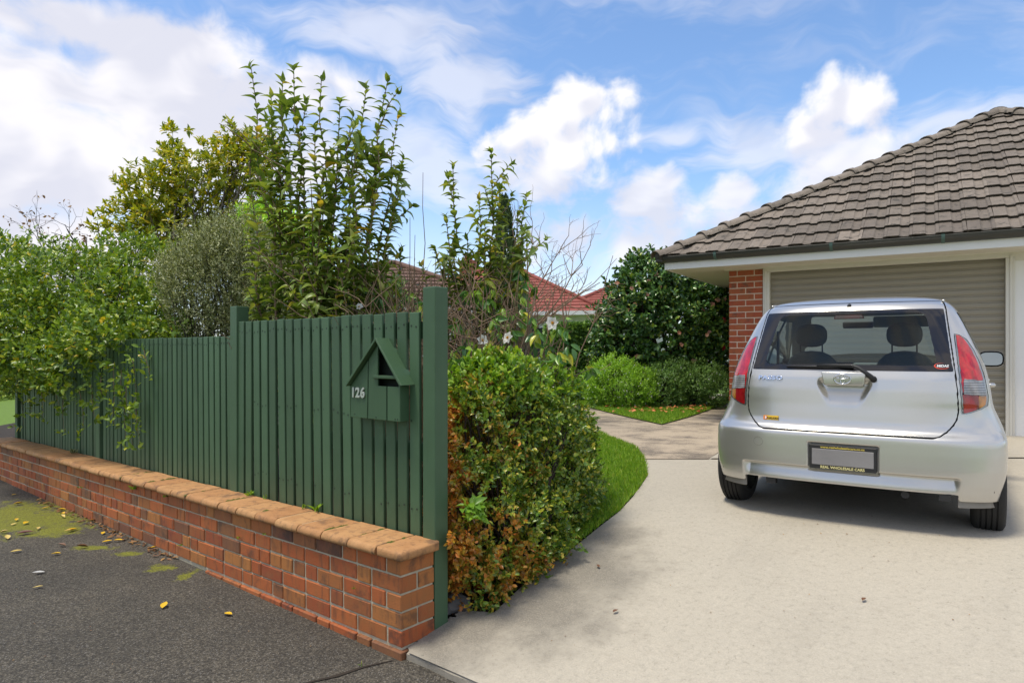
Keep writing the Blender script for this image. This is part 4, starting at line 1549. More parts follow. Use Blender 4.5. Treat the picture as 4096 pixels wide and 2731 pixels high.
def on_rear(name, me, x, z, mat, parent, off=0.003, roll=0.0):
    y = rear_y(x, z)
    dydx = (rear_y(x + .03, z) - rear_y(x - .03, z)) / 0.06 if abs(x) > 0.03 else 0.0
    if x < 0: dydx = (rear_y(abs(x) - .03, z) - rear_y(abs(x) + .03, z)) / 0.06
    return put(name, me, mat, parent, (x, y - off, z), (R(90) - tilt(z), roll, math.atan(dydx)))


# ---- tailgate furniture
gb = MB().prism([(-0.107, 0.877), (0.107, 0.877), (0.112, 0.884), (0.126, 0.961), (-0.126, 0.961), (-0.112, 0.884)], -0.425, -0.34)
put('handle_garnish', smooth_by_angle(gb.mesh('handle_garnish', bevel=0.006, seg=3), 50), M['silver'], hat)


def ell_ring(rx, rz_, t, depth, n=40, cx=0, cz=0):
    mb = MB()
    pts = [(cx + rx * math.cos(2 * math.pi * k / n), 0, cz + rz_ * math.sin(2 * math.pi * k / n)) for k in range(n + 1)]
    return mb.tube(pts, t, 6, cap=False)


em = MB()
for (rx, rz2, cz, t) in ((0.047, 0.031, 0, 0.0042), (0.014, 0.030, 0.0, 0.0036), (0.036, 0.0125, 0.0135, 0.0036)):
    pts = [(rx * math.cos(2 * math.pi * k / 40), 0, cz + rz2 * math.sin(2 * math.pi * k / 40)) for k in range(41)]
    em.tube(pts, t, 6, cap=False)
put('emblem', em.mesh('emblem', smooth=True), M['chrome'], hat, (-0.004, -0.428, 0.918))
me = text_mesh('PASSO', 0.036, 0.002, 0.0006, 0.0014, spacing=1.10, name='badge_lettering')
for v in me.vertices: v.co.x *= 1.42
on_rear('badge_lettering', me, -0.445, 0.915, M['chrome'], hat, 0.003)
# wiper
wp = MB()
yw = rear_y(0.16, .923)
wp.tube([(0.163, yw - .012, .918), (0.150, yw - .030, .934), (0.118, yw - .040, .962), (0.085, yw - .034, .988), (0.045, yw - .022, 1.002), (-0.06, rear_y(0, 1.0) - .022, 1.003), (-0.16, rear_y(.16, 1.0) - .020, 1.000)], [.016, .016, .013, .011, .010, .008, .006], 8)
wp.tube([(0.05, rear_y(0.05, 1.0) - .014, .994), (-0.15, rear_y(.15, 1.0) - .013, .992), (-0.345, rear_y(.34, .99) - .010, .990)], [.009, .010, .004], 6)
wp.tube([(0.160, yw + .02, .921), (0.163, yw - .016, .918)], [.021, .019], 12)
put('wiper', wp.mesh('wiper', smooth=True), M['black_plastic'], hat)
# washer nozzle and high brake light
nz = MB().tube([(0.0, -0.150, 1.384), (0.0, -0.125, 1.390)], [.012, .014], 10)
put('washer_nozzle', nz.mesh('washer_nozzle', smooth=True), M['black_plastic'], hat)
bl = MB().prism([(-0.09, 1.302), (0.09, 1.302), (0.08, 1.330), (-0.08, 1.330)], -0.17, -0.13)
put('brake_light', bl.mesh('brake_light', bevel=0.005), M['lens_dark'], hat)
# stickers
st1 = MB()
n = 32
st1.add([(0.041 * math.cos(2 * math.pi * k / n), 0.0195 * math.sin(2 * math.pi * k / n), 0) for k in range(n)], [tuple(range(n))])
o1 = on_rear('sticker', st1.mesh('sticker_oval'), 0.513, 1.003, M['sticker_red'], hat, 0.0035)
st2 = MB(); st2.add([(0.0385 * math.cos(2 * math.pi * k / n) + .004, 0.0165 * math.sin(2 * math.pi * k / n) + .0015, 0) for k in range(n)], [tuple(range(n))])
on_rear('sticker', st2.mesh('sticker_oval_black'), 0.514, 1.0035, M['frit'], hat, 0.0042)
on_rear('sticker_lettering', text_mesh('MIDAS', 0.021, 0.0002, 0, 0.0007, shear=0.25, name='sticker_lettering'), 0.516, 1.003, M['sticker_white'], hat, 0.0050)
sb = MB(); sb.add([(-0.050, -0.0145, 0), (0.050, -0.0145, 0), (0.050, 0.0145, 0), (-0.050, 0.0145, 0)], [(0, 1, 2, 3)])
on_rear('sticker', sb.mesh('sticker_bar'), -0.435, 0.653, M['sticker_yellow'], hat, 0.004)
sb2 = MB(); sb2.add([(-0.050, -0.0135, 0), (-0.026, -0.0135, 0), (-0.026, 0.0135, 0), (-0.050, 0.0135, 0)], [(0, 1, 2, 3)])
on_rear('sticker', sb2.mesh('sticker_square'), -0.434, 0.653, M['sticker_orange'], hat, 0.0048)
on_rear('sticker_lettering', text_mesh('FUKUOKA', 0.0165, 0.0002, 0, 0.0006, name='sticker_lettering'), -0.4225, 0.650, M['ink'], hat, 0.0056)
sc1 = MB(); sc1.add([(0.009 * math.cos(2 * math.pi * k / 16), 0.009 * math.sin(2 * math.pi * k / 16), 0) for k in range(16)], [tuple(range(16))])
on_rear('sticker', sc1.mesh('sticker_disc'), -0.472, 0.653, M['sticker_white'], hat, 0.0054)
# ---- number plate with dealer frame
pf = put('plate_frame', MB().box(-0.187, 0.187, -0.470, -0.452, 0.357, 0.507).mesh('plate_frame', bevel=0.004), M['black_plastic'], car)
put('number_plate', MB().box(-0.172, 0.172, -0.4725, -0.469, 0.383, 0.482).mesh('number_plate', bevel=0.002), M['plate'], pf)
t1 = text_mesh('www.realwholesalecars.co.nz', 0.0185, 0.0004, 0, 0.0004, name='frame_lettering')
for v in t1.vertices: v.co.x *= 1.12
put('frame_lettering', t1, M['yellow_text'], pf, (0.0, -0.4712, 0.4935), (R(90), 0, 0))
t2 = text_mesh('REAL WHOLESALE CARS', 0.0225, 0.0004, 0, 0.0007, name='frame_lettering')
put('frame_lettering', t2, M['pale_text'], pf, (0.0, -0.4712, 0.3695), (R(90), 0, 0))
# tow-eye cover on the bumper
cv = MB()
ring_ = [(0.030 * math.cos(2 * math.pi * k / 28), 0, 0.028 * math.sin(2 * math.pi * k / 28)) for k in range(29)]
cv.tube(ring_, 0.0011, 4, cap=False)
cvo = put('bumper_cover', cv.mesh('bumper_cover'), M['grey_flap'], car, (-0.503, rear_y(0.503, .50) - .0005, 0.50), (-tilt(0.5), 0, math.atan2(rear_y(.47, .5) - rear_y(.53, .5), 0.06)))
# seam of the bumper corner
# ---- mud flaps, underside and exhaust
for sg in (-1, 1):
    fl = MB()
    P_f = []
    for k in range(9):
        a = k / 8
        x = 0.592 + a * (0.800 - 0.592) if k < 8 else 0.806
        P_f.append((sg * x, rear_y(x, .24) + 0.018 + 0.03 * a, 0.262))
    Vv = []
    for (x, y, z) in P_f:
        Vv += [(x, y, 0.262), (x, y - 0.006, 0.190), (x, y + 0.012, 0.190), (x, y + 0.012, 0.262)]
    Ff = []
    for k in range(8):
        for q in range(4):
            Ff.append((k * 4 + q, k * 4 + (q + 1) % 4, k * 4 + 4 + (q + 1) % 4, k * 4 + 4 + q))
    Ff += [(0, 1, 2, 3), (35, 34, 33, 32)]
    fl.add(Vv, Ff)
    put('mud_flap', fl.mesh('mud_flap', bevel=0.002), M['grey_flap'], car)
un = MB()
un.box(-0.58, 0.58, -0.40, 2.95, 0.262, 0.30)
un.box(-0.70, 0.70, 0.40, 2.05, 0.20, 0.30)
put('underside', un.mesh('underside'), M['black_plastic'], car)
ax_ = MB()
ax_.tube([(-0.66, 0, 0.27), (0.66, 0, 0.27)], 0.04, 10)
ax_.box(-0.46, -0.40, -0.42, -0.36, 0.225, 0.262)
ax_.box(0.50, 0.56, -0.42, -0.36, 0.225, 0.262)
ax_.tube([(0.33, -0.40, 0.235), (0.33, 0.3, 0.24)], 0.022, 10)
put('axle', ax_.mesh('axle'), M['black_plastic'], car)
for sg in (-1, 1):
    for yc in (0.0, 2.44):
        ww = MB()
        n = 24
        Vw = []
        for k in range(n + 1):
            a = math.pi * k / n
            for x in (0.60, 0.765):
                Vw.append((sg * x, yc + 0.335 * math.cos(a), 0.285 + 0.335 * math.sin(a)))
        Fw = [(2 * k, 2 * k + 1, 2 * k + 3, 2 * k + 2) for k in range(n)]
        Vw.append((sg * 0.60, yc, 0.285))
        c_ = len(Vw) - 1
        Fw += [(2 * k, 2 * k + 2, c_) for k in range(n)]
        ww.add(Vw, Fw)
        put('wheel_arch', ww.mesh('wheel_arch'), M['black_plastic'], car)
# ---- wheels: tyre with tread grooves, rim
TR = 0.288
prof = []
tw = 0.0825
pr = [(-tw, 0.19), (-tw - .004, 0.215), (-tw - .002, 0.25), (-tw + .010, 0.272), (-tw + .022, 0.2825)]
groov = [-.040, -.0135, .0135, .040]
pts = []
for g_ in groov:
    pts += [(g_ - .0045, TR - abs(g_) * 0.03), (g_ - .0035, TR - .009), (g_ + .0035, TR - .009), (g_ + .0045, TR - abs(g_) * 0.03)]
pr2 = pr + [(-tw + .030, TR - .003)] + pts + [(tw - .030, TR - .003)] + [(-a, r_) for a, r_ in pr[::-1]]
tyre_me = MB().disc_lathe([(r_, a) for a, r_ in pr2], 72, 'x').mesh('tyre')
smooth_by_angle(tyre_me, 35)
# sipes cut across the tread as small blocks
rim_p = [(0.19, -0.078), (0.185, -0.06), (0.17, -0.05), (0.15, -0.055), (0.06, -0.045), (0.02, -0.04), (0.0, -0.04)]
rim_me = MB().disc_lathe(rim_p, 40, 'x')
rim_me.disc_lathe([(0.19, 0.078), (0.185, 0.03), (0.17, 0.0), (0.0, 0.0)], 40, 'x')
rim_mesh = rim_me.mesh('rim', smooth=True)
for sg in (-1, 1):
    for yc in (0.0, 2.44):
        wh = put('tyre', tyre_me, M['rubber'], car, (sg * 0.742, yc, TR - 0.004), (0, 0, 0 if sg < 0 else math.pi))
        wh.name = 'wheel'
        put('rim', rim_mesh, M['rim'], wh)
# ---- mirrors, handles, roof gutter strip
for sg in (-1, 1):
    mm = MB()
    cx, cy, cz = sg * 0.815, 1.55, 1.03
    Vm = []
    for (dy, s_) in ((-0.055, 0.96), (-0.03, 1.0), (0.03, 0.92), (0.06, 0.6), (0.07, 0.2)):
        for k in range(16):
            a = 2 * math.pi * k / 16
            e = 3.2
            ca, sa = math.cos(a), math.sin(a)
            Vm.append((cx + 0.086 * s_ * math.copysign(abs(ca) ** (2 / e), ca), cy + dy, cz + 0.063 * s_ * math.copysign(abs(sa) ** (2 / e), sa)))
    Fm = [(i * 16 + k, i * 16 + (k + 1) % 16, (i + 1) * 16 + (k + 1) % 16, (i + 1) * 16 + k) for i in range(4) for k in range(16)]
    Fm.append(tuple(64 + k for k in range(16)))
    mm.add(Vm, Fm)
    mo_ = put('side_mirror', mm.mesh('side_mirror', smooth=True), M['black_plastic'], car)
    put('mirror_glass', MB().prism([(0.073 * math.copysign(abs(math.cos(a)) ** .6, math.cos(a)), 0.051 * math.copysign(abs(math.sin(a)) ** .6, math.sin(a))) for a in [2 * math.pi * k / 20 for k in range(20)]], -0.003, 0.003).mesh('mirror_glass'), M['mirror'], mo_, (cx, cy - 0.057, cz), (-R(5), 0, 0))
    put('mirror_arm', MB().tube([(sg * 0.70, 1.57, 0.995), (sg * 0.76, 1.56, 1.0)], 0.025, 8).mesh('mirror_arm'), M['black_plastic'], mo_)
    for yh in (0.20, 1.10):
        put('door_handle', MB().tube([(sg * 0.752, yh, .872), (sg * 0.782, yh + .03, .875), (sg * 0.782, yh + .15, .875), (sg * 0.752, yh + .18, .872)], .013, 8).mesh('door_handle', smooth=True), M['silver'], car)
    rs = MB()
    rs.tube([(sg * 0.515, 0.02, 1.410), (sg * 0.515, 0.2, 1.424), (sg * 0.512, 0.7, 1.430), (sg * 0.50, 1.1, 1.418)], 0.008, 6)
    put('roof_strip', rs.mesh('roof_strip', smooth=True), M['silver'], car)
# ---- cabin: seats, rear bench, dashboard, mirror, visor


def soft_box(name, cx, cy, cz, sx, sy, sz, e=3.0, lean=0.0, taper=0.0):
    V, F = [], []
    n, m_ = 24, 12
    for i in range(m_ + 1):
        ph = -math.pi / 2 + math.pi * i / m_
        for k in range(n):
            a = 2 * math.pi * k / n
            cp, sp = math.cos(ph), math.sin(ph)
            pw = lambda v: math.copysign(abs(v) ** (2 / e), v)
            x = pw(cp) * pw(math.cos(a)) * sx * (1 - taper * (sp * 0.5 + 0.5))
            y = pw(cp) * pw(math.sin(a)) * sy
            z = pw(sp) * sz
            V.append((cx + x, cy + y + lean * z, cz + z))
    for i in range(m_):
        for k in range(n):
            F.append((i * n + k, i * n + (k + 1) % n, (i + 1) * n + (k + 1) % n, (i + 1) * n + k))
    return MB().add(V, F).mesh(name, smooth=True)


for (sx, sy) in ((-0.372, 0.80), (0.262, 0.86)):
    s_ = put('seat', soft_box('seat_back', sx, sy, 0.74, 0.245, 0.09, 0.355, 2.8, -0.22, 0.12), M['seat'], car)
    put('headrest', soft_box('headrest', sx, sy - 0.10, 1.215, 0.118, 0.05, 0.092, 2.6), M['seat'], s_)
    hp_ = MB()
    for dx in (-0.08, 0.08):
        hp_.tube([(sx + dx, sy - 0.085, 1.05), (sx + dx, sy - 0.098, 1.15)], 0.006, 6)
    put('headrest_posts', hp_.mesh('headrest_posts'), M['black_plastic'], s_)
    put('seat_cushion', soft_box('seat_cushion', sx, sy + 0.32, 0.42, 0.25, 0.28, 0.09), M['seat'], s_)
put('rear_seat', soft_box('rear_seat', 0, 0.02, 0.66, 0.60, 0.09, 0.27, 4.0, -0.25), M['seat'], car)
put('cabin_floor', MB().box(-0.66, 0.66, -0.35, 2.0, 0.305, 0.33).mesh('cabin_floor'), M['black_plastic'], car)
db = MB().prism_x([(1.55, 0.55), (1.50, 0.80), (1.54, 0.93), (1.62, 0.965), (2.0, 0.96), (2.05, 0.55)], -0.66, 0.66)
dbo = put('dashboard', db.mesh('dashboard', bevel=0.02, seg=2), M['trim_in'], car)
cc_ = MB().prism([(-0.16, 0.55), (0.10, 0.55), (0.12, 0.93), (0.09, 0.99), (-0.16, 0.99), (-0.19, 0.93)], 1.44, 1.56)
put('centre_console', cc_.mesh('centre_console', bevel=0.015, seg=2), M['trim_in'], dbo)
put('air_vents', MB().box(-0.15, -0.05, 1.432, 1.45, 0.90, 0.96).box(-0.03, 0.07, 1.432, 1.45, 0.90, 0.96).box(-0.15, 0.07, 1.432, 1.45, 0.78, 0.87).mesh('air_vents', bevel=0.006), M['black_plastic'], dbo)
put('rear_view_mirror', MB().box(-0.225, 0.01, 1.30, 1.335, 1.285, 1.345).mesh('rear_view_mirror', bevel=0.016, seg=3), M['black_plastic'], car)
put('sun_visor', MB().box(0.02, 0.42, 1.16, 1.19, 1.285, 1.375).mesh('sun_visor', bevel=0.012, seg=2), M['trim_in'], car)
put('seat_belt', MB().box(-0.615, -0.60, 0.62, 0.655, 0.6, 1.25).mesh('seat_belt'), M['black_plastic'], car)
# ------------------------------------------------------------------ plants
def unit(a):
    return a / (np.linalg.norm(a, axis=-1, keepdims=True) + 1e-9)


def rdir(n):
    return unit(rng.normal(size=(n, 3)))


# leaf templates: (along, across, lift) with faces
T_SMALL = (np.array([(0, 0, 0), (.45, 1, .10), (1, 0, -.06), (.45, -1, .10)], float), np.array([(0, 1, 2), (0, 2, 3)]))
T_MED = (np.array([(0, 0, 0), (.30, .85, .10), (.68, .80, .06), (1, 0, -.10), (.68, -.80, .06), (.30, -.85, .10), (.5, 0, .0)], float),
         np.array([(6, 0, 1), (6, 1, 2), (6, 2, 3), (6, 3, 4), (6, 4, 5), (6, 5, 0)]))


def big_template(curve=0.35, fold=0.12):
    us = [0.0, 0.16, 0.36, 0.58, 0.80, 1.0]
    ws = [0.10, 0.66, 1.0, 0.92, 0.52, 0.02]
    V, F = [], []
    for u, w in zip(us, ws):
        dz = -curve * u * u
        V += [(u * (1 - 0.25 * curve * u), w, dz + fold * w), (u * (1 - 0.25 * curve * u), 0, dz), (u * (1 - 0.25 * curve * u), -w, dz + fold * w)]
    for i in range(5):
        a = i * 3
        for k in (0, 1):
            F += [(a + k, a + k + 1, a + 3 + k + 1), (a + k, a + 3 + k + 1, a + 3 + k)]
    return np.array(V, float), np.array(F)


T_BIG = big_template(0.75, 0.16)
T_DROOP = big_template(0.20, 0.14)


def leaf_frames(A, N):
    A = unit(A)
    X = unit(np.cross(A, N))
    Nn = np.cross(X, A)
    return A, X, Nn


def leaf_mesh(name, P, A, N, L, wr, tmpl, smooth=False):
    TV, TF = tmpl
    A, X, Nn = leaf_frames(A, N)
    L = np.asarray(L).reshape(-1, 1, 1)
    wr = np.asarray(wr).reshape(-1, 1, 1) if np.ndim(wr) else wr
    V = P[:, None, :] + (A[:, None, :] * TV[None, :, 0:1] + X[:, None, :] * TV[None, :, 1:2] * wr + Nn[:, None, :] * TV[None, :, 2:3]) * L
    n, k = len(P), len(TV)
    F = TF[None] + (np.arange(n) * k)[:, None, None]
    return np_mesh(name, V.reshape(-1, 3), F.reshape(-1, 3), smooth)


def wob(P, f, seed):
    """cheap smooth noise in -1..1"""
    r = np.random.default_rng(seed)
    s = np.zeros(len(P))
    for k in range(5):
        d = r.normal(size=3); d /= np.linalg.norm(d)
        s += np.sin(P @ d * f * (1 + 0.7 * k) + r.uniform(0, 6.28)) / (1 + 0.5 * k)
    return s / 2.6


def blob_clusters(ells, n, shell=0.25, rough=0.16, f=4.0, seed=1, zmin=None, keep=None):
    """points near the surface of a union of ellipsoids, with outward directions. ells: (cx,cy,cz,rx,ry,rz)"""
    E = np.array(ells, float)
    area = (E[:, 3] * E[:, 4] + E[:, 3] * E[:, 5] + E[:, 4] * E[:, 5])
    P, O = [], []
    tot = 0
    while tot < n:
        k = rng.choice(len(E), size=n, p=area / area.sum())
        d = rdir(n)
        rr = 1 - shell * rng.random(n) ** 1.6
        rr *= 1 + rough * wob(d * 1.0 + E[k, :3] * 0.5, f, seed)
        p = E[k, :3] + d * E[k, 3:6] * rr[:, None]
        ok = np.ones(n, bool)
        for j in range(len(E)):
            q = (p - E[j, :3]) / E[j, 3:6]
            ok &= (np.linalg.norm(q, axis=1) > (1 - shell) * 0.93) | (k == j)
        if zmin is not None:
            ok &= p[:, 2] > zmin
        if keep is not None:
            ok &= keep(p)
        o = unit(d / E[k, 3:6])
        P.append(p[ok]); O.append(o[ok])
        tot += ok.sum()
    return np.concatenate(P)[:n], np.concatenate(O)[:n]


def sprigs(P, O, per, length, leaf, wr, up=0.35, spread=0.9, jitter=0.25, lvar=0.3):
    """turn cluster points into short twigs carrying leaves; returns leaf arrays and twig axes"""
    n = len(P)
    ax = unit(O + np.array([0, 0, up]) + rdir(n) * jitter * 1.6)
    lp, la, ln, ll = [], [], [], []
    for k in range(per):
        t = (k + 0.6) / per
        side = rdir(n)
        side = unit(side - ax * np.sum(side * ax, 1, keepdims=True))
        p = P + ax * (length * (t - 0.4)) + rdir(n) * length * 0.10
        a = unit(ax * (0.25 + 0.9 * t) + side * spread * (1.15 - 0.6 * t) + rdir(n) * jitter)
        nn = unit(ax * 0.9 - side * 0.35 + np.array([0, 0, 0.35]) + rdir(n) * 0.25)
        lp.append(p); la.append(a); ln.append(nn)
        ll.append(leaf * (1 + lvar * (rng.random(n) * 2 - 1)))
    return np.concatenate(lp), np.concatenate(la), np.concatenate(ln), np.concatenate(ll), ax


def tubes_mesh(name, paths, n=4):
    """paths: list of (points array (k,3), radii array (k))"""
    V, F = [], []
    b = 0
    ang = np.arange(n) * 2 * np.pi / n
    ca, sa = np.cos(ang), np.sin(ang)
    for pts, rad in paths:
        pts = np.asarray(pts, float); rad = np.asarray(rad, float)
        d = np.gradient(pts, axis=0)
        d = unit(d)
        ref = np.array([0.3, 0.9, 0.1]) if abs(d[0][2]) > 0.6 else np.array([0, 0, 1.0])
        a = unit(np.cross(d, ref)); c = np.cross(d, a)
        ring = pts[:, None] + (a[:, None] * ca[None, :, None] + c[:, None] * sa[None, :, None]) * rad[:, None, None]
        V.append(ring.reshape(-1, 3))
        k = len(pts)
        i = np.arange(k - 1)[:, None] * n; j = np.arange(n)[None]; j2 = (j + 1) % n
        F.append(np.stack([i + j, i + j2, i + n + j2, i + n + j], -1).reshape(-1, 4) + b)
        b += k * n
    return np_mesh(name, np.concatenate(V), np.concatenate(F), smooth=True)


def bend_path(a, b, k=6, sag=0.1, seed=None, drop=0.0):
    a, b = np.asarray(a, float), np.asarray(b, float)
    t = np.linspace(0, 1, k)[:, None]
    L = np.linalg.norm(b - a)
    off = rng.normal(size=3) * sag * L
    w = rng.normal(size=(k, 3)) * sag * L * 0.12
    w[0] = w[-1] = 0
    return a + (b - a) * t + off * (t * (1 - t)) * 1.6 + np.array([0, 0, -drop * L]) * (t * (1 - t)) + w


def bark(name, col, var=0.4):
    return simple(name, col, 0.9, var=var, nscale=22, bumps=0.6, bscale=60)


M['bark_brown'] = bark('bark_brown', (0.085, 0.062, 0.042))
M['bark_grey'] = bark('bark_grey', (0.15, 0.125, 0.10))
M['twig'] = bark('dry_twig', (0.23, 0.155, 0.10))
M['twig_dark'] = bark('dark_twig', (0.045, 0.033, 0.026))

LEAF_GAIN = 2.75
M['leaf_hedge'] = leaf_mat('hedge_leaf', [(0.0, (0.018, 0.040, 0.007)), (0.35, (0.045, 0.085, 0.010)), (0.7, (0.090, 0.135, 0.014)), (0.9, (0.16, 0.17, 0.02)), (1.0, (0.22, 0.18, 0.025))], 0.30, 0.28, spec=0.6,
                           patch=[(0.0, (0.13, 0.055, 0.010)), (0.3, (0.25, 0.085, 0.014)), (0.6, (0.17, 0.12, 0.014)), (0.85, (0.30, 0.13, 0.02)), (1.0, (0.34, 0.10, 0.03))], patch_scale=4.2, patch_lo=0.47, patch_hi=0.68, bias=((1.9, 3.75, 1.0), (-0.40, -0.04, -0.12)))
M['leaf_tall'] = leaf_mat('tall_shrub_leaf', [(0.0, (0.045, 0.070, 0.014)), (0.4, (0.075, 0.108, 0.022)), (0.8, (0.115, 0.145, 0.032)), (0.97, (0.16, 0.16, 0.04)), (1.0, (0.26, 0.17, 0.02))], 0.38, 0.36)
LEAF_GAIN = 2.25
M['leaf_over'] = leaf_mat('overhang_leaf', [(0.0, (0.034, 0.060, 0.012)), (0.35, (0.065, 0.115, 0.016)), (0.7, (0.115, 0.172, 0.018)), (0.92, (0.18, 0.22, 0.022)), (0.97, (0.22, 0.24, 0.03)), (1.0, (0.38, 0.26, 0.02))], 0.33, 0.30)
LEAF_GAIN = 2.75
M['leaf_lime'] = leaf_mat('lime_leaf', [(0.0, (0.07, 0.14, 0.015)), (0.5, (0.15, 0.25, 0.02)), (1.0, (0.26, 0.32, 0.03))], 0.4, 0.35)
M['leaf_olive'] = leaf_mat('olive_tree_leaf', [(0.0, (0.050, 0.070, 0.010)), (0.4, (0.11, 0.135, 0.012)), (0.75, (0.18, 0.185, 0.014)), (1.0, (0.27, 0.20, 0.014))], 0.36, 0.40)
M['leaf_silver'] = leaf_mat('silver_leaf', [(0.0, (0.042, 0.050, 0.018)), (0.5, (0.095, 0.106, 0.045)), (1.0, (0.21, 0.215, 0.125))], 0.6, 0.25, tint=(1.1, 1.1, .6))
M['leaf_camellia'] = leaf_mat('camellia_leaf', [(0.0, (0.014, 0.036, 0.012)), (0.5, (0.032, 0.070, 0.018)), (0.85, (0.060, 0.11, 0.022)), (1.0, (0.14, 0.17, 0.024))], 0.26, 0.12, spec=0.6)
M['leaf_fine'] = leaf_mat('fine_leaf', [(0.0, (0.055, 0.11, 0.012)), (0.5, (0.11, 0.20, 0.016)), (1.0, (0.18, 0.27, 0.025))], 0.5, 0.3)
M['leaf_fine_dark'] = leaf_mat('fine_dark_leaf', [(0.0, (0.028, 0.060, 0.018)), (0.5, (0.058, 0.11, 0.028)), (1.0, (0.10, 0.16, 0.03))], 0.5, 0.25)
M['leaf_clip'] = leaf_mat('clipped_hedge_leaf', [(0.0, (0.020, 0.045, 0.010)), (0.6, (0.045, 0.085, 0.014)), (1.0, (0.10, 0.14, 0.018))], 0.5, 0.2)
M['leaf_cypress'] = leaf_mat('cypress_leaf', [(0.0, (0.012, 0.022, 0.010)), (0.6, (0.028, 0.045, 0.016)), (1.0, (0.05, 0.07, 0.02))], 0.6, 0.1)
M['leaf_gordonia'] = leaf_mat('flowering_shrub_leaf', [(0.0, (0.020, 0.055, 0.016)), (0.45, (0.045, 0.10, 0.022)), (0.8, (0.10, 0.155, 0.02)), (1.0, (0.22, 0.20, 0.02))], 0.28, 0.25, spec=0.55)
M['leaf_brown'] = leaf_mat('dry_leaf', [(0.0, (0.05, 0.026, 0.016)), (0.6, (0.10, 0.05, 0.022)), (1.0, (0.16, 0.09, 0.03))], 0.6, 0.2)
LEAF_GAIN = 1.0
M['petal_white'] = leaf_mat('white_petal', [(0, (0.75, 0.74, 0.68)), (1, (0.82, 0.81, 0.78))], 0.5, 0.3, tint=(1, 1, .95))
M['petal_yellow'] = leaf_mat('yellow_stamens', [(0, (0.70, 0.36, 0.02)), (1, (0.80, 0.50, 0.04))], 0.6, 0.2)
M['petal_pink'] = leaf_mat('pink_petal', [(0, (0.52, 0.20, 0.14)), (0.4, (0.64, 0.36, 0.28)), (0.7, (0.55, 0.25, 0.09)), (1, (0.60, 0.40, 0.30))], 0.5, 0.25, tint=(1, .9, .85))
M['petal_red'] = leaf_mat('red_petal', [(0, (0.45, 0.012, 0.025)), (1, (0.60, 0.02, 0.04))], 0.5, 0.2, tint=(1, .6, .6))
LEAF_GAIN = 1.9
M['leaf_grass'] = leaf_mat('grass_blade', [(0.0, (0.055, 0.115, 0.008)), (0.5, (0.12, 0.22, 0.014)), (0.9, (0.19, 0.29, 0.02)), (1.0, (0.28, 0.26, 0.06))], 0.55, 0.35)


def plant(name, label, cat, base, group=None):
    o = empty(name, base)
    return tag(o, label, cat, group)


def local(root, P):
    return P - np.array(root.location)


def add_leaves(root, P, A, N, L, wr, tmpl, mat, name='foliage', smooth=False):
    return put(name, leaf_mesh(name, local(root, P), A, N, L, wr, tmpl, smooth), mat, root, kind='stuff')


def add_tubes(root, paths, mat, name='branches', n=4, kind=None):
    o_ = np.array(root.location)
    return put(name, tubes_mesh(name, [(np.asarray(p) - o_, r) for p, r in paths], n), mat, root, kind=kind)


def inner_twigs(root, base, P, mat, count, r0=0.012, name='branches', sag=0.12):
    ok = np.array([(to_st(q)[1] > 0.36) or to_st(q)[0] > 0.02 for q in P])
    P = P[ok]
    idx = rng.choice(len(P), size=min(count, len(P)), replace=False)
    paths = []
    for i in idx:
        b = np.array(base) + rng.normal(size=3) * 0.04
        paths.append((bend_path(b, P[i], 6, sag), np.linspace(r0, r0 * 0.25, 6)))
    return add_tubes(root, paths, mat, name)


def shrub(name, label, cat, ells, base, mat, n, per, length, leaf, wr, tmpl=T_SMALL, bark_='bark_brown', up=0.35, shell=0.3, rough=0.16, f=4.0, seed=1, twigs=80, spread=0.9, group=None, zmin=None, extra=None, keep=None, r0=0.012, jitter=0.25, clump=1, csize=0.07):
    root = plant(name, label, cat, base, group)
    P, O = blob_clusters(ells, n // clump, shell, rough, f, seed, zmin, keep)
    if clump > 1:      # shoots stand in bunches, with gaps between the bunches
        P = np.repeat(P, clump, 0); O = np.repeat(O, clump, 0)
        P = P + rng.normal(size=P.shape) * csize
        O = unit(O + rng.normal(size=O.shape) * 0.45)
        if keep is not None:
            ok_ = keep(P); P, O = P[ok_], O[ok_]
    if extra is not None:
        P = np.concatenate([P, extra[0]]); O = np.concatenate([O, extra[1]])
    p, a, nn, l, ax = sprigs(P, O, per, length, leaf, wr, up, spread, jitter)
    add_leaves(root, p, a, nn, l, wr, tmpl, mat)
    inner_twigs(root, base, P, M[bark_], twigs, r0)
    return root, P, O


def ground_at(px, d, dz=0.0):
    p = at(px, 1405, d)
    return (p.x, p.y, gz(p) + dz)


def ell(px, py, d, rx, ry, rz):
    c = at(px, py, d)
    return (c.x, c.y, c.z, rx, ry, rz)


# ---- clipped box bush at the end of the wall: green above, bronze below
hedge_ells = [ell(1925, 2090, 3.75, 0.29, 0.27, 0.40), ell(1890, 1790, 3.82, 0.22, 0.22, 0.36), ell(2010, 1690, 4.15, 0.34, 0.30, 0.40), ell(2110, 1800, 4.45, 0.42, 0.36, 0.46), ell(2090, 2110, 4.05, 0.28, 0.28, 0.36), ell(2210, 1960, 4.75, 0.36, 0.36, 0.40), ell(2260, 1760, 4.9, 0.22, 0.22, 0.30), ell(1840, 2080, 3.62, 0.16, 0.14, 0.36), ell(1795, 2170, 3.44, 0.10, 0.08, 0.22), ell(1900, 2290, 3.62, 0.20, 0.16, 0.22), ell(2040, 2270, 3.85, 0.20, 0.18, 0.22), ell(2180, 2130, 4.4, 0.22, 0.2, 0.24)]
hb = ground_at(2030, 4.0)
def hedge_keep(p):
    d = p[:, :2] - np.array(C0)
    x = d @ np.array(UX); y = d @ np.array(UY)
    return (y > 0.335) | (x > 0.03)
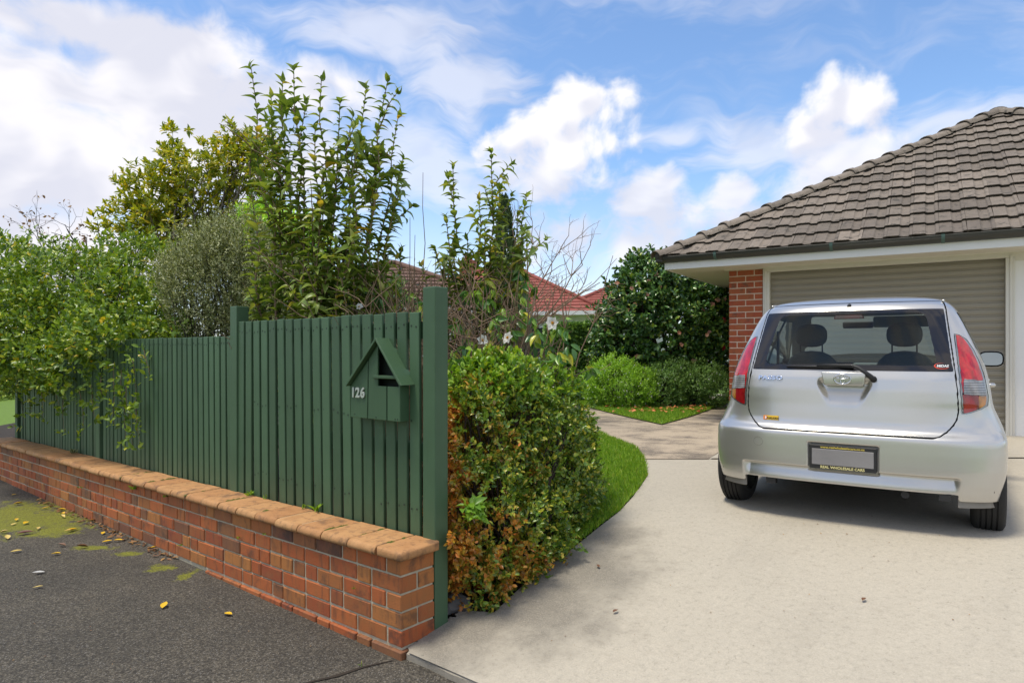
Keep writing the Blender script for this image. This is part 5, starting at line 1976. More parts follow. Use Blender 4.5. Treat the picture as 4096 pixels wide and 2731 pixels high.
bx, bP, bO = shrub('box_bush', 'waist-high box bush with bronze and green leaves beside the end post', 'bush', hedge_ells, hb, M['leaf_hedge'], 7200, 7, 0.062, 0.029, 0.29, T_MED, 'twig_dark', up=0.3, shell=0.28, rough=0.20, f=7.0, seed=5, twigs=160, keep=hedge_keep, zmin=0.13, jitter=0.35, clump=4, csize=0.024)
# longer green shoots on the right and top
shP, shA, shN, shL, paths = [], [], [], [], []
for (px, py, d, ex, ey, ed) in [(2280, 1930, 4.8, 2420, 1850, 4.75), (2260, 2010, 4.8, 2400, 1900, 4.7), (2270, 1830, 4.9, 2360, 1700, 4.9), (2300, 1720, 4.9, 2385, 1670, 4.9), (2250, 2080, 4.7, 2370, 1980, 4.65), (2000, 1560, 4.2, 1990, 1430, 4.2), (2080, 1540, 4.3, 2110, 1440, 4.3), (2150, 1560, 4.4, 2180, 1470, 4.4), (1930, 1600, 4.1, 1900, 1480, 4.05), (2040, 1570, 4.2, 2050, 1455, 4.2), (2200, 1600, 4.6, 2240, 1500, 4.6), (1880, 1620, 4.0, 1850, 1520, 3.95), (1790, 2000, 3.6, 1745, 1960, 3.5), (1790, 2180, 3.55, 1740, 2230, 3.45)]:
    a_, b_ = np.array(at(px, py, d)), np.array(at(ex, ey, ed))
    path = bend_path(a_, b_, 8, 0.08)
    paths.append((path, np.linspace(0.005, 0.002, 8)))
    for t in np.linspace(0.25, 1.0, 13):
        q = a_ + (b_ - a_) * t
        k = min(7, int(t * 7))
        q = path[k] + (path[min(7, k + 1)] - path[k]) * (t * 7 - k)
        for s_ in range(2):
            dd = unit(unit(b_ - a_) * 0.6 + rdir(1)[0] * 0.9)
            shP.append(q); shA.append(dd); shN.append(unit(np.array([0, 0, 1.0]) + rdir(1)[0] * 0.4)); shL.append(rng.uniform(0.028, 0.045))
o_ = np.array(bx.location)
M['leaf_shoot'] = leaf_mat('young_leaf', [(0, (0.06, 0.13, 0.014)), (0.6, (0.13, 0.23, 0.02)), (1, (0.24, 0.30, 0.03))], 0.35, 0.3)
add_leaves(bx, np.array(shP), np.array(shA), np.array(shN), np.array(shL), 0.30, T_MED, M['leaf_shoot'], 'young_shoots')
add_tubes(bx, paths, M['twig_dark'], 'shoot_stems')
# green top sprigs
P, O = blob_clusters([ell(1900, 1560, 4.0, 0.16, 0.16, 0.16), ell(2010, 1560, 4.2, 0.30, 0.28, 0.22), ell(2160, 1600, 4.55, 0.30, 0.28, 0.24)], 520, 0.15, 0.2, 7.0, 6, zmin=HC - 0.30)
p, a, nn, l, ax = sprigs(P, O, 7, 0.07, 0.036, 0.32, 0.7, 0.8, 0.25)
add_leaves(bx, p, a, nn, l, 0.32, T_MED, M['leaf_shoot'], 'young_shoots')
# a rosette of broad green leaves pushing through the bronze
tuft = plant('seedling_shrub', 'tuft of fresh broad green leaves poking out of the bronze bush', 'plant', tuple(at(1885, 2075, 3.36)))
cc = np.array(at(1885, 2050, 3.36))
n_ = 34
A = unit(rdir(n_) * np.array([1, 0.9, 0.7]) + np.array([0.15, -0.35, 0.45]))
add_leaves(tuft, cc + rdir(n_) * 0.045, A, unit(np.array([0, -0.3, 1.0]) + rdir(n_) * 0.4), rng.uniform(0.05, 0.085, n_), 0.22, T_DROOP, M['leaf_shoot'], 'leaves', True)
add_tubes(tuft, [(bend_path(cc + np.array([0.03, 0.2, -0.15]), cc, 4, 0.05), np.linspace(0.006, 0.004, 4))], M['twig'], 'stem')

# ---- tall large-leaved shrub behind the fence
def tall_shrub(name, label, base, tips, leafL, mat, bark_, gap=0.042, from_t=0.30, laterals=2, seed=3, nobj=300, group=None):
    root = plant(name, label, 'shrub', base, group)
    paths = []
    Ls = []          # (pos, axis, normal, length)
    b0 = np.array(base)

    def clothe(path, t0, t1=1.0, scale=1.0):
        seg = np.linalg.norm(np.diff(path, axis=0), axis=1)
        s = np.concatenate([[0], np.cumsum(seg)])
        x = t0 * s[-1]
        ph = rng.uniform(0, 6.28)
        while x < s[-1] * t1:
            q = np.array([np.interp(x, s, path[:, i]) for i in range(3)])
            q2 = np.array([np.interp(min(x + .02, s[-1]), s, path[:, i]) for i in range(3)])
            ax = unit(q2 - q) if np.linalg.norm(q2 - q) > 1e-6 else np.array([0, 0, 1.0])
            ph += 2.4 + rng.normal() * 0.25
            e1 = unit(np.cross(ax, [0.3, 0.9, 0.2])); e2 = np.cross(ax, e1)
            side = e1 * math.cos(ph) + e2 * math.sin(ph)
            rel = x / s[-1]
            a = unit(side * (0.95 - 0.30 * rel) + ax * (0.62 + 0.50 * rel) + rng.normal(size=3) * 0.20)
            nn = unit(ax * 0.9 - side * 0.5 + np.array([0, 0, 0.5]))
            sz = leafL * scale * rng.uniform(0.6, 1.15) * (1.0 - 0.35 * max(0, rel - 0.75) / 0.25)
            Ls.append((q, a, nn, sz))
            x += gap * rng.uniform(0.7, 1.3)
        for _ in range(3):
            Ls.append((path[-1], unit(unit(path[-1] - path[-2]) + rng.normal(size=3) * 0.35), unit(rng.normal(size=3)), leafL * scale * 0.6))

    for (tx, ty, td) in tips:
        td = max(td, float(np.interp(tx, [900, 1000, 1240, 1500, 1700], [4.75, 4.52, 4.06, 3.66, 3.4])) + 0.42)
        tip = np.array(at(tx, ty, td))
        b = b0 + rng.normal(size=3) * np.array([0.07, 0.07, 0.0])
        # stems leave the base sloping, then turn upright
        mid = b + (tip - b) * 0.5
        mid[:2] = b[:2] + (tip[:2] - b[:2]) * 0.68
        t = np.linspace(0, 1, 12)[:, None]
        path = (1 - t) ** 2 * b + 2 * t * (1 - t) * mid + t ** 2 * tip
        path[1:-1] += rng.normal(size=(10, 3)) * 0.022
        paths.append((path, np.linspace(0.014, 0.0028, 12)))
        clothe(path, from_t)
        for k in range(laterals):
            i = rng.integers(4, 11)
            o0 = path[i]
            d = unit(np.array([rng.normal(), rng.normal() * 0.8, 0.9 + rng.random()]))
            e = o0 + d * min(rng.uniform(0.18, 0.55), max(0.10, (tip[2] - o0[2]) * 0.85))
            lp = bend_path(o0, e, 7, 0.10)
            paths.append((lp, np.linspace(0.006, 0.002, 7)))
            clothe(lp, 0.12, 1.0, 0.9)
    add_tubes(root, paths, M[bark_], 'stems', 6)
    Ls = [q for q in Ls if to_st(q[0])[1] > 0.42]
    P = np.array([x[0] for x in Ls]); A = np.array([x[1] for x in Ls]); N = np.array([x[2] for x in Ls]); L = np.array([x[3] for x in Ls])
    order = np.argsort(-(L / P[:, 1]) * (P[:, 2] > 1.6))          # those that show largest
    top, rest = order[:nobj], order[nobj:]
    TV, TF = T_BIG
    lm = np_mesh('leaf', TV * np.array([1, 0.235, 1]), TF, smooth=True)
    if len(lm.materials) == 0: lm.materials.append(mat)
    Af, Xf, Nf = leaf_frames(A, N)
    for i in top:
        mtx = Matrix(((Af[i][0], Xf[i][0], Nf[i][0]), (Af[i][1], Xf[i][1], Nf[i][1]), (Af[i][2], Xf[i][2], Nf[i][2])))
        # template x=along, y=across, z=lift
        lo = bpy.data.objects.new('leaf', lm)
        m4 = mtx.to_4x4() @ Matrix.Diagonal((L[i], L[i] * rng.uniform(0.85, 1.15), L[i] * rng.uniform(0.7, 1.5), 1))
        m4.translation = Vector(P[i] - np.array(root.location))
        lo.matrix_local = m4
        link(lo, root)
        lo.matrix_local = m4
    if len(rest):
        add_leaves(root, P[rest], A[rest], N[rest], L[rest], 0.235, T_BIG, mat, 'foliage', True)
    return root


tb_ = ground_at(1245, 4.75)
tips = [(1005, 275, 4.45), (1085, 390, 4.4), (1175, 285, 4.3), (1225, 420, 4.6), (1285, 325, 4.4), (1360, 415, 4.5), (1330, 620, 4.7), (1465, 355, 4.6), (1550, 330, 4.5), (1592, 470, 4.7), (1610, 640, 4.8), (1010, 560, 4.6), (1120, 560, 4.8), (1440, 560, 4.4), (1500, 700, 4.9), (1000, 930, 4.5), (1580, 830, 4.6), (1400, 860, 4.3), (1290, 700, 4.25), (1190, 760, 4.7), (1480, 960, 4.5), (1600, 1010, 4.7), (1340, 980, 4.25), (1060, 480, 4.6), (1130, 330, 4.5), (1260, 520, 4.4), (1410, 470, 4.5), (1510, 520, 4.6), (1240, 900, 4.5), (1540, 1080, 4.5)]
tall_shrub('tall_shrub', 'tallest upright shrub with large pointed leaves rising above the slat fence', tb_, tips, 0.116, M['leaf_tall'], 'twig', gap=0.027, from_t=0.36, laterals=4)
tb2 = ground_at(1905, 5.0)
tips2 = [(1812, 672, 5.0), (1965, 615, 5.0), (1915, 800, 5.1), (2000, 760, 5.1), (2105, 790, 5.1), (2070, 860, 5.0), (1785, 880, 4.9), (1870, 960, 5.1), (1940, 900, 4.9), (2110, 950, 5.2), (2050, 1010, 5.0), (1740, 1000, 4.9), (2010, 920, 4.9)]
tall_shrub('tall_shrub', 'lower clump of upright large-leaved shoots right of the tall shrub', tb2, tips2, 0.108, M['leaf_tall'], 'twig', gap=0.023, from_t=0.42, laterals=3, seed=9, nobj=260)

# ---- thicket of bare brown stems behind the end post
th = plant('bare_shrub', 'thicket of bare brown twigs crowding behind the end post', 'shrub', ground_at(1760, 4.9))
paths = []
for k in range(240):
    bx_ = rng.uniform(1430, 2120)
    d = rng.uniform(4.5, 5.4)
    b = np.array(at(bx_, 1405, d)); b[2] = gz(b)
    h = rng.uniform(1.05, 1.95)
    e = b + np.array([rng.normal() * 0.22, rng.normal() * 0.15, h])
    p0 = bend_path(b, e, 9, 0.06)
    paths.append((p0, np.linspace(0.008, 0.0022, 9)))
    for j in range(5):
        i = rng.integers(3, 8)
        e2 = p0[i] + np.array([rng.normal() * 0.16, rng.normal() * 0.12, rng.uniform(0.10, 0.35)])
        p1 = bend_path(p0[i], e2, 5, 0.08)
        paths.append((p1, np.linspace(0.004, 0.0015, 5)))
        if rng.random() < 0.6:
            e3 = p1[3] + rng.normal(size=3) * 0.08 + np.array([0, 0, 0.06])
            paths.append((bend_path(p1[3], e3, 4, 0.06), np.linspace(0.0018, 0.001, 4)))
for k in range(95):
    bx_ = rng.uniform(1440, 1960)
    d = float(np.interp(bx_, [1440, 1600, 1960], [4.2, 4.0, 4.3])) + rng.uniform(0, 0.35)
    b = np.array(at(bx_, 1405, d)); b[2] = gz(b)
    e = b + np.array([rng.normal() * 0.16, rng.normal() * 0.08, rng.uniform(1.1, 1.75)])
    p0 = bend_path(b, e, 9, 0.07)
    paths.append((p0, np.linspace(0.0065, 0.002, 9)))
    for j in range(6):
        i = rng.integers(4, 9)
        e2 = p0[i] + np.array([rng.normal() * 0.13, rng.normal() * 0.06, rng.uniform(0.05, 0.28)])
        paths.append((bend_path(p0[i], e2, 5, 0.10), np.linspace(0.0032, 0.0013, 5)))
for (px, py, d) in [(1692, 690, 5.0), (1640, 870, 4.9), (1660, 940, 4.9), (1745, 1000, 5.0), (1820, 860, 5.2)]:
    e = np.array(at(px, py, d)); b = e.copy(); b[2] = 0.35; b[0] -= 0.08
    paths.append((bend_path(b, e, 10, 0.03), np.linspace(0.008, 0.002, 10)))
add_tubes(th, paths, M['twig'], 'stems', 4)
tp = np.concatenate([p for p, r in paths[5:420]])
sel = rng.choice(len(tp), 260, replace=False)
add_leaves(th, tp[sel], unit(rdir(260) + np.array([0, 0, -0.3])), rdir(260), rng.uniform(0.03, 0.07, 260), 0.3, T_DROOP, M['leaf_gordonia'], 'foliage', True)
sel = rng.choice(len(tp), 160, replace=False)
add_leaves(th, tp[sel], unit(rdir(160) + np.array([0, 0, -0.6])), rdir(160), rng.uniform(0.02, 0.05, 160), 0.35, T_MED, M['leaf_brown'], 'dry_leaves')

# ---- white-flowered evergreen with drooping glossy leaves
gd = plant('flowering_shrub', 'straggly shrub with drooping glossy leaves and white yellow-centred flowers', 'shrub', ground_at(1990, 4.75))
gb_ = np.array(gd.location)
paths = []
leafs = []
ends = [(2270, 1380, 4.55), (2215, 1330, 4.6), (2130, 1330, 4.5), (2235, 1440, 4.4), (2050, 1180, 4.9), (2000, 1230, 4.7), (1930, 1190, 4.8), (1880, 1240, 4.6), (1960, 1310, 4.5), (1900, 1360, 4.5), (2090, 1250, 4.8), (1850, 1330, 4.4), (2040, 1370, 4.4), (1830, 1180, 4.8), (1985, 1150, 5.0), (2060, 1090, 5.0), (1990, 1400, 4.35), (1860, 1430, 4.3), (1640, 1190, 4.5), (1600, 1210, 4.5), (1560, 1180, 4.6), (2100, 1170, 4.9), (1815, 1500, 4.0), (1830, 1400, 4.1)]
for (px, py, d) in ends:
    e = np.array(at(px, py, d))
    b = gb_ + rng.normal(size=3) * np.array([0.1, 0.1, 0.0]) + np.array([0, 0, 0.1])
    if px < 1700: b = b + np.array([-0.8, -0.3, 0])
    p0 = bend_path(b, e, 9, 0.10)
    paths.append((p0, np.linspace(0.012, 0.003, 9)))
    for j in range(3):
        e2 = e + rng.normal(size=3) * np.array([0.09, 0.07, 0.06])
        paths.append((bend_path(p0[6], e2, 5, 0.1), np.linspace(0.005, 0.002, 5)))
        for k in range(6):
            a = unit(np.array([rng.normal() * 0.55, rng.normal() * 0.55, -0.75 + rng.normal() * 0.35]))
            leafs.append((e2 + rng.normal(size=3) * 0.012, a, unit(np.array([a[1], -a[0], 0.3]) + rng.normal(size=3) * 0.4 + np.array([0, -0.5, 0.3])), rng.uniform(0.065, 0.105)))
add_tubes(gd, paths, M['bark_grey'], 'branches', 5)
P = np.array([x[0] for x in leafs]); A = np.array([x[1] for x in leafs]); N = np.array([x[2] for x in leafs]); L = np.array([x[3] for x in leafs])
TV, TF = T_DROOP
lm = np_mesh('leaf', TV * np.array([1, 0.20, 1]), TF, smooth=True); lm.materials.append(M['leaf_gordonia'])
Af, Xf, Nf = leaf_frames(A, N)
for i in range(len(P)):
    if i >= 290: break
    m4 = Matrix(((Af[i][0], Xf[i][0], Nf[i][0]), (Af[i][1], Xf[i][1], Nf[i][1]), (Af[i][2], Xf[i][2], Nf[i][2]))).to_4x4() @ Matrix.Diagonal((L[i], L[i], L[i], 1))
    m4.translation = Vector(P[i] - gb_)
    lo = bpy.data.objects.new('leaf', lm); link(lo, gd); lo.matrix_local = m4
if len(P) > 290:
    add_leaves(gd, P[290:], A[290:], N[290:], L[290:], 0.2, T_DROOP, M['leaf_gordonia'], 'foliage', True)


def flower(root, p, face, size, petal, core_mat, n=6, name='flower'):
    face = unit(np.array(face, float))
    e1 = unit(np.cross(face, [0.2, 0.3, 0.9])); e2 = np.cross(face, e1)
    Pp, A_, N_, L_ = [], [], [], []
    for k in range(n):
        a = 2 * math.pi * k / n + rng.normal() * 0.15
        d = e1 * math.cos(a) + e2 * math.sin(a)
        Pp.append(p); A_.append(unit(d + face * 0.45)); N_.append(face); L_.append(size * rng.uniform(0.85, 1.1))
    f_ = put(name, leaf_mesh(name, np.array(Pp) - np.array(root.location), np.array(A_), np.array(N_), np.array(L_), 0.42, T_DROOP, True), petal, root)
    if core_mat is not None:
        m_ = 14
        A2 = unit(face + rdir(m_) * 0.5)
        put('stamens', leaf_mesh('stamens', np.repeat([p], m_, 0) - np.array(root.location), A2, rdir(m_), np.full(m_, size * 0.42), 0.22, T_SMALL), core_mat, f_)
    return f_


for (px, py, d, s_, fc) in [(2213, 1293, 4.45, 0.055, (-0.5, -0.9, 0.1)), (1928, 1362, 4.3, 0.042, (0.4, -0.9, 0.2)), (2033, 1352, 4.3, 0.045, (-0.6, -0.7, 0.3)), (1437, 1228, 4.4, 0.030, (0, -0.9, 0.4)), (1543, 1035, 4.8, 0.030, (0.3, -0.8, 0.4)), (2060, 1455, 4.2, 0.028, (0, -1, 0.5))]:
    flower(gd, np.array(at(px, py, d)), fc, s_, M['petal_white'], M['petal_yellow'])

# ---- silvery fine-leaved shrub
se = [ell(930, 1120, 6.2, 0.62, 0.55, 0.58), ell(1030, 1200, 6.3, 0.50, 0.5, 0.5), ell(790, 1120, 6.4, 0.34, 0.4, 0.45), ell(960, 990, 6.3, 0.40, 0.4, 0.34), ell(1130, 1230, 6.0, 0.44, 0.4, 0.46)]
ex_p, ex_o = [], []
for k in range(240):
    px = rng.uniform(630, 1180); top = 1010 - 120 * math.exp(-((px - 900) / 170) ** 2) + rng.uniform(-60, 80)
    p = np.array(at(px, top + 165, 6.2 + rng.normal() * 0.2))
    for j in range(7):
        ex_p.append(p + np.array([rng.normal() * 0.008, 0, j * 0.035])); ex_o.append(np.array([rng.normal() * 0.2, -0.1, 1.0]))
sroot, sP, sO = shrub('silver_shrub', 'rounded grey-green shrub with tiny silvery leaves above the fence', 'shrub', se, ground_at(900, 6.2), M['leaf_silver'], 6800, 7, 0.085, 0.026, 0.24, T_SMALL, 'twig_dark', up=1.1, shell=0.5, rough=0.26, f=8.0, seed=8, twigs=90, extra=(np.array(ex_p), np.array(ex_o)), jitter=0.3, spread=0.7)

# ---- big glossy shrub spilling over the fence
oe = [ell(120, 1120, 7.6, 0.95, 0.8, 0.42), ell(330, 1180, 7.3, 0.85, 0.7, 0.46), ell(520, 1250, 6.7, 0.52, 0.5, 0.34), ell(200, 1360, 6.9, 0.90, 0.6, 0.46), ell(440, 1370, 6.1, 0.42, 0.45, 0.20), ell(580, 1310, 5.9, 0.24, 0.3, 0.12), ell(60, 1480, 7.0, 0.62, 0.45, 0.36), ell(280, 1470, 6.4, 0.40, 0.36, 0.24), ell(-150, 1250, 8.2, 1.1, 0.9, 0.75), ell(-120, 1480, 7.6, 0.8, 0.5, 0.5), ell(560, 1060, 7.8, 0.6, 0.5, 0.34)]
ex_p, ex_o = [], []
hang_paths = []
for (px, y0, y1, d) in [(470, 1450, 1700, 5.72), (500, 1480, 1760, 5.6), (545, 1440, 1620, 5.55), (330, 1560, 1740, 6.15), (270, 1560, 1720, 6.4), (380, 1540, 1690, 6.0), (180, 1560, 1690, 6.75), (120, 1560, 1650, 7.0), (420, 1500, 1600, 5.85), (590, 1400, 1500, 5.5), (90, 1560, 1700, 7.1), (555, 1620, 1790, 5.5), (230, 1560, 1640, 6.5), (520, 1540, 1780, 5.6)]:
    a_ = np.array(at(px - 15, y0, d)); b_ = np.array(at(px + rng.uniform(-15, 15), y1, d - 0.05))
    path = bend_path(a_, b_, 10, 0.06)
    hang_paths.append((path, np.linspace(0.004, 0.0015, 10)))
    for t in np.linspace(0.05, 1, int((y1 - y0) / 42) + 2):
        k = min(9, int(t * 9)); q = path[k] + rng.normal(size=3) * 0.015
        ex_p.append(q); ex_o.append(unit(np.array([rng.normal() * 0.6, -0.6, -0.35 + rng.normal() * 0.4])))
def over_keep(p):
    d = p[:, :2] - np.array(C0)
    y = d @ np.array(UY)
    # nothing through the fence boards: either behind them, above them, or hanging in front
    inside = (y > 0.19) & (y < 0.33) & (p[:, 2] < 1.62)
    front_low = (y <= 0.19) & (y > -0.55) & (p[:, 2] < 1.05)
    return ~inside & ~front_low & (y > -0.55)
oroot, oP, oO = shrub('overhanging_shrub', 'large bright green shrub spilling over the far end of the fence', 'shrub', oe, ground_at(280, 8.0, 0.0), M['leaf_over'], 6400, 7, 0.10, 0.052, 0.27, T_MED, 'bark_brown', up=0.55, shell=0.42, rough=0.30, f=6.0, seed=11, twigs=110, extra=(np.array(ex_p), np.array(ex_o)), keep=over_keep, r0=0.018, jitter=0.3, clump=5, csize=0.065)
add_tubes(oroot, hang_paths, M['twig'], 'hanging_stems', kind='stuff')

# ---- lime-green shrub top between silver shrub and olive tree
shrub('lime_shrub', 'patch of lime green leaves rising behind the silvery shrub', 'shrub', [ell(1060, 890, 8.6, 0.36, 0.4, 0.24), ell(1130, 960, 8.2, 0.42, 0.4, 0.34), ell(1180, 1040, 8.0, 0.45, 0.5, 0.45)], ground_at(950, 8.4), M['leaf_lime'], 1000, 7, 0.11, 0.065, 0.24, T_MED, 'bark_brown', up=0.7, shell=0.4, rough=0.22, f=4, seed=13, twigs=60, r0=0.02)


# ---- branching trees
def grow(base, direction, length, radius, depth, spread=0.55, up=0.25, ratio=0.72, kids=(2, 3), out=None, tips=None, wig=0.10, k=6):
    if out is None: out, tips = [], []
    d = unit(np.array(direction, float))
    e = np.array(base) + d * length
    path = bend_path(base, e, k, wig)
    out.append((path, np.linspace(radius, radius * 0.62, k)))
    if depth == 0:
        tips.append((path[-1], unit(path[-1] - path[-2])))
        return out, tips
    for j in range(rng.integers(kids[0], kids[1] + 1)):
        nd = unit(unit(path[-1] - path[-2]) + rng.normal(size=3) * spread + np.array([0, 0, up]))
        grow(path[-1] if j < 2 else path[k - 2], nd, length * ratio * rng.uniform(0.75, 1.15), radius * 0.62, depth - 1, spread, up, ratio, kids, out, tips, wig, k)
    return out, tips


ot = plant('olive_green_tree', 'yellowish olive green tree with a loose crown behind the shrubs', 'tree', ground_at(760, 11.0))
out, tips_ = [], []
for k in range(5):
    grow(np.array(ot.location) + rng.normal(size=3) * np.array([.15, .15, 0]), (rng.normal() * 0.30, rng.normal() * 0.25, 1.0), 1.25, 0.05, 4, 0.42, 0.22, 0.70, (2, 3), out, tips_, 0.06)
add_tubes(ot, out, M['bark_grey'], 'trunk', 6)
crown = [ell(605, 775, 11.0, 0.60, 0.6, 0.50), ell(815, 705, 11.0, 0.75, 0.7, 0.60), ell(985, 685, 11.2, 0.62, 0.6, 0.62), ell(545, 905, 10.8, 0.55, 0.5, 0.5), ell(745, 905, 11.0, 0.85, 0.7, 0.62), ell(995, 905, 11.2, 0.7, 0.6, 0.6), ell(685, 645, 11.0, 0.30, 0.3, 0.32), ell(945, 565, 11.1, 0.34, 0.34, 0.30), ell(1045, 595, 11.1, 0.30, 0.3, 0.3)]
crown += [ell(690, 530, 11.0, 0.12, 0.12, 0.10), ell(740, 520, 11.0, 0.10, 0.1, 0.05), ell(930, 480, 11.1, 0.05, 0.05, 0.05)]
P, O = blob_clusters(crown, 1280, 0.70, 0.34, 6.0, 21)
p, a, nn, l, ax = sprigs(P, O, 9, 0.10, 0.105, 0.19, 0.7, 0.95, 0.3)
add_leaves(ot, p, a, nn, l, 0.19, T_MED, M['leaf_olive'], 'crown')
tw = [(bend_path(np.array(at(700, 700, 11)), np.array(at(690, 530, 11)), 6, .04), np.linspace(.012, .004, 6))]
idx = rng.choice(len(P), 90, replace=False)
for i in idx:
    c_ = np.array(at(790, 1050, 11.0))
    tw.append((bend_path(c_ + rng.normal(size=3) * .25, P[i], 6, .1), np.linspace(.022, .005, 6)))
add_tubes(ot, tw, M['bark_grey'], 'branches')

# ---- nearly leafless tree at far left
bt = plant('bare_tree', 'small nearly leafless tree with a few brown leaves at far left', 'tree', ground_at(190, 11.5))
out, tips_ = [], []
for k in range(7):
    grow(np.array(at(200 + rng.normal() * 30, 1090, 11.5)), (rng.normal() * 0.75 - 0.10, rng.normal() * 0.3, 0.75), 0.50, 0.014, 4, 0.50, 0.06, 0.72, (1, 3), out, tips_, 0.10)
out.append((bend_path(np.array(bt.location), np.array(at(205, 1080, 11.5)), 6, .03), np.linspace(.06, .03, 6)))
add_tubes(bt, out, M['twig_dark'], 'branches')
tpos = np.array([t[0] for t in tips_] + [p[rng.integers(2, 5)] for p, r in out if r[0] < 0.011])
tpos = tpos[rng.random(len(tpos)) < 0.40]
add_leaves(bt, tpos, unit(rdir(len(tpos)) + np.array([0, 0, -0.4])), rdir(len(tpos)), rng.uniform(0.04, 0.08, len(tpos)), 0.3, T_MED, M['leaf_brown'], 'dry_leaves')

# ---- bare spreading tree in front of the red roof
br = plant('bare_tree', 'leafless grey tree spreading thin branches before the red roof', 'tree', ground_at(1985, 9.0))
out, tips_ = [], []
b = np.array(br.location)
stem = bend_path(b, np.array(at(2010, 1330, 9.0)), 6, 0.05)
out.append((stem, np.linspace(0.045, 0.03, 6)))
for (px, py, dd) in [(2330, 1060, 8.6), (2240, 1000, 9.3), (2160, 950, 9.0), (2400, 1130, 8.8), (2300, 1190, 9.2), (2080, 1010, 9.2), (2200, 1100, 8.7)]:
    e = np.array(at(px, py, dd))
    s0 = stem[rng.integers(3, 6)]
    p0 = bend_path(s0, e, 9, 0.10)
    out.append((p0, np.linspace(0.022, 0.005, 9)))
    main = unit(e - s0)
    for j in range(9):
        i = rng.integers(2, 9)
        d = unit(main * 0.7 + rng.normal(size=3) * 0.6 + np.array([0.1, 0, 0.35]))
        grow(p0[i], d, rng.uniform(0.20, 0.42), 0.0065, 2, 0.5, 0.2, 0.7, (1, 3), out, tips_, 0.12, 5)
add_tubes(br, out, M['twig'], 'branches', 5)

# ---- cypresses
def cypress(px, top, bot, d, w, label):
    root = plant('cypress_tree', label, 'tree', ground_at(px, d), 'slim cypresses before the red house')
    b = np.array(root.location); zt_ = at(px, top, d).z
    n = 2600
    t = rng.random(n) ** 0.8
    z = b[2] + 0.2 + (zt_ - b[2] - 0.2) * t
    rad = w * (0.35 + 0.65 * np.sin(np.pi * np.clip(t * 0.92 + 0.10, 0, 1)) ** 0.7) * np.where(t > 0.9, (1 - t) / 0.1 * 0.8 + 0.2, 1)
    a = rng.uniform(0, 2 * np.pi, n)
    rr = rad * np.sqrt(rng.uniform(0.35, 1, n)) * (1 + 0.15 * np.sin(a * 3 + z * 5))
    P = np.stack([b[0] + rr * np.cos(a), b[1] + rr * np.sin(a), z], 1)
    A = unit(np.stack([np.cos(a) * 0.35, np.sin(a) * 0.35, np.ones(n)], 1) + rdir(n) * 0.25)
    add_leaves(root, P, A, unit(np.stack([np.cos(a), np.sin(a), np.zeros(n)], 1) + rdir(n) * .4), rng.uniform(0.10, 0.22, n), 0.16, T_SMALL, M['leaf_cypress'], 'crown')
    add_tubes(root, [(np.array([b, [b[0], b[1], zt_ - 0.15]]), np.array([0.06, 0.01]))], M['bark_brown'], 'trunk')


cypress(2018, 800, 1450, 15.0, 0.24, 'taller slim dark cypress left of the red roof')
cypress(2072, 1010, 1450, 15.5, 0.15, 'shorter slim cypress beside the tall one')

# ---- clipped hedge before the red house
ch = plant('clipped_hedge', 'tall clipped green hedge between garden fence and camellia', 'hedge', ground_at(2310, 13.8))
n = 9000
c0 = np.array(at(2310, 1405, 13.8))
P = np.stack([rng.uniform(-0.60, 0.62, n), rng.uniform(-0.5, 0.5, n), rng.uniform(0.42, 1.98, n)], 1)
side = rng.integers(0, 3, n)
P[:, 1] = np.where(side == 0, -0.5 + rng.random(n) * 0.12, P[:, 1])
P[:, 2] = np.where(side == 1, 1.98 - rng.random(n) * 0.1, P[:, 2])
P[:, 0] = np.where(side == 2, np.sign(P[:, 0]) * (0.62 - rng.random(n) * 0.1), P[:, 0])
O = np.stack([np.where(side == 2, np.sign(P[:, 0]), 0), np.where(side == 0, -1.0, 0), np.where(side == 1, 1.0, 0.2)], 1)
W3 = P + np.array([c0[0], c0[1], 0])
p, a, nn, l, ax = sprigs(W3, O, 5, 0.07, 0.085, 0.30, 0.5, 0.8, 0.35)
add_leaves(ch, p, a, nn, l, 0.30, T_SMALL, M['leaf_fine_dark'], 'foliage')
inner_twigs(ch, ch.location, W3, M['twig_dark'], 40)

# ---- camellia with pink and red flowers
ce = [ell(2660, 1330, 12.8, 1.15, 0.9, 1.05), ell(2560, 1290, 12.7, 0.80, 0.8, 0.95), ell(2780, 1290, 12.9, 0.80, 0.8, 0.85), ell(2600, 1130, 12.8, 0.62, 0.6, 0.55), ell(2690, 1160, 12.8, 0.65, 0.6, 0.55), ell(2840, 1350, 12.8, 0.55, 0.6, 0.95), ell(2450, 1370, 12.7, 0.40, 0.5, 0.55), ell(2600, 1075, 12.8, 0.28, 0.3, 0.30)]
cam_root, cP, cO = shrub('camellia_bush', 'big rounded dark glossy camellia dotted with pink flowers', 'bush', ce, ground_at(2670, 12.8), M['leaf_camellia'], 5600, 7, 0.11, 0.085, 0.30, T_MED, 'bark_brown', up=0.35, shell=0.30, rough=0.13, f=4.5, seed=31, twigs=60, r0=0.03, clump=4, csize=0.075)
z2 = lambda x, y: (2350 + 0.4785 * x, 950 + 0.4785 * y)
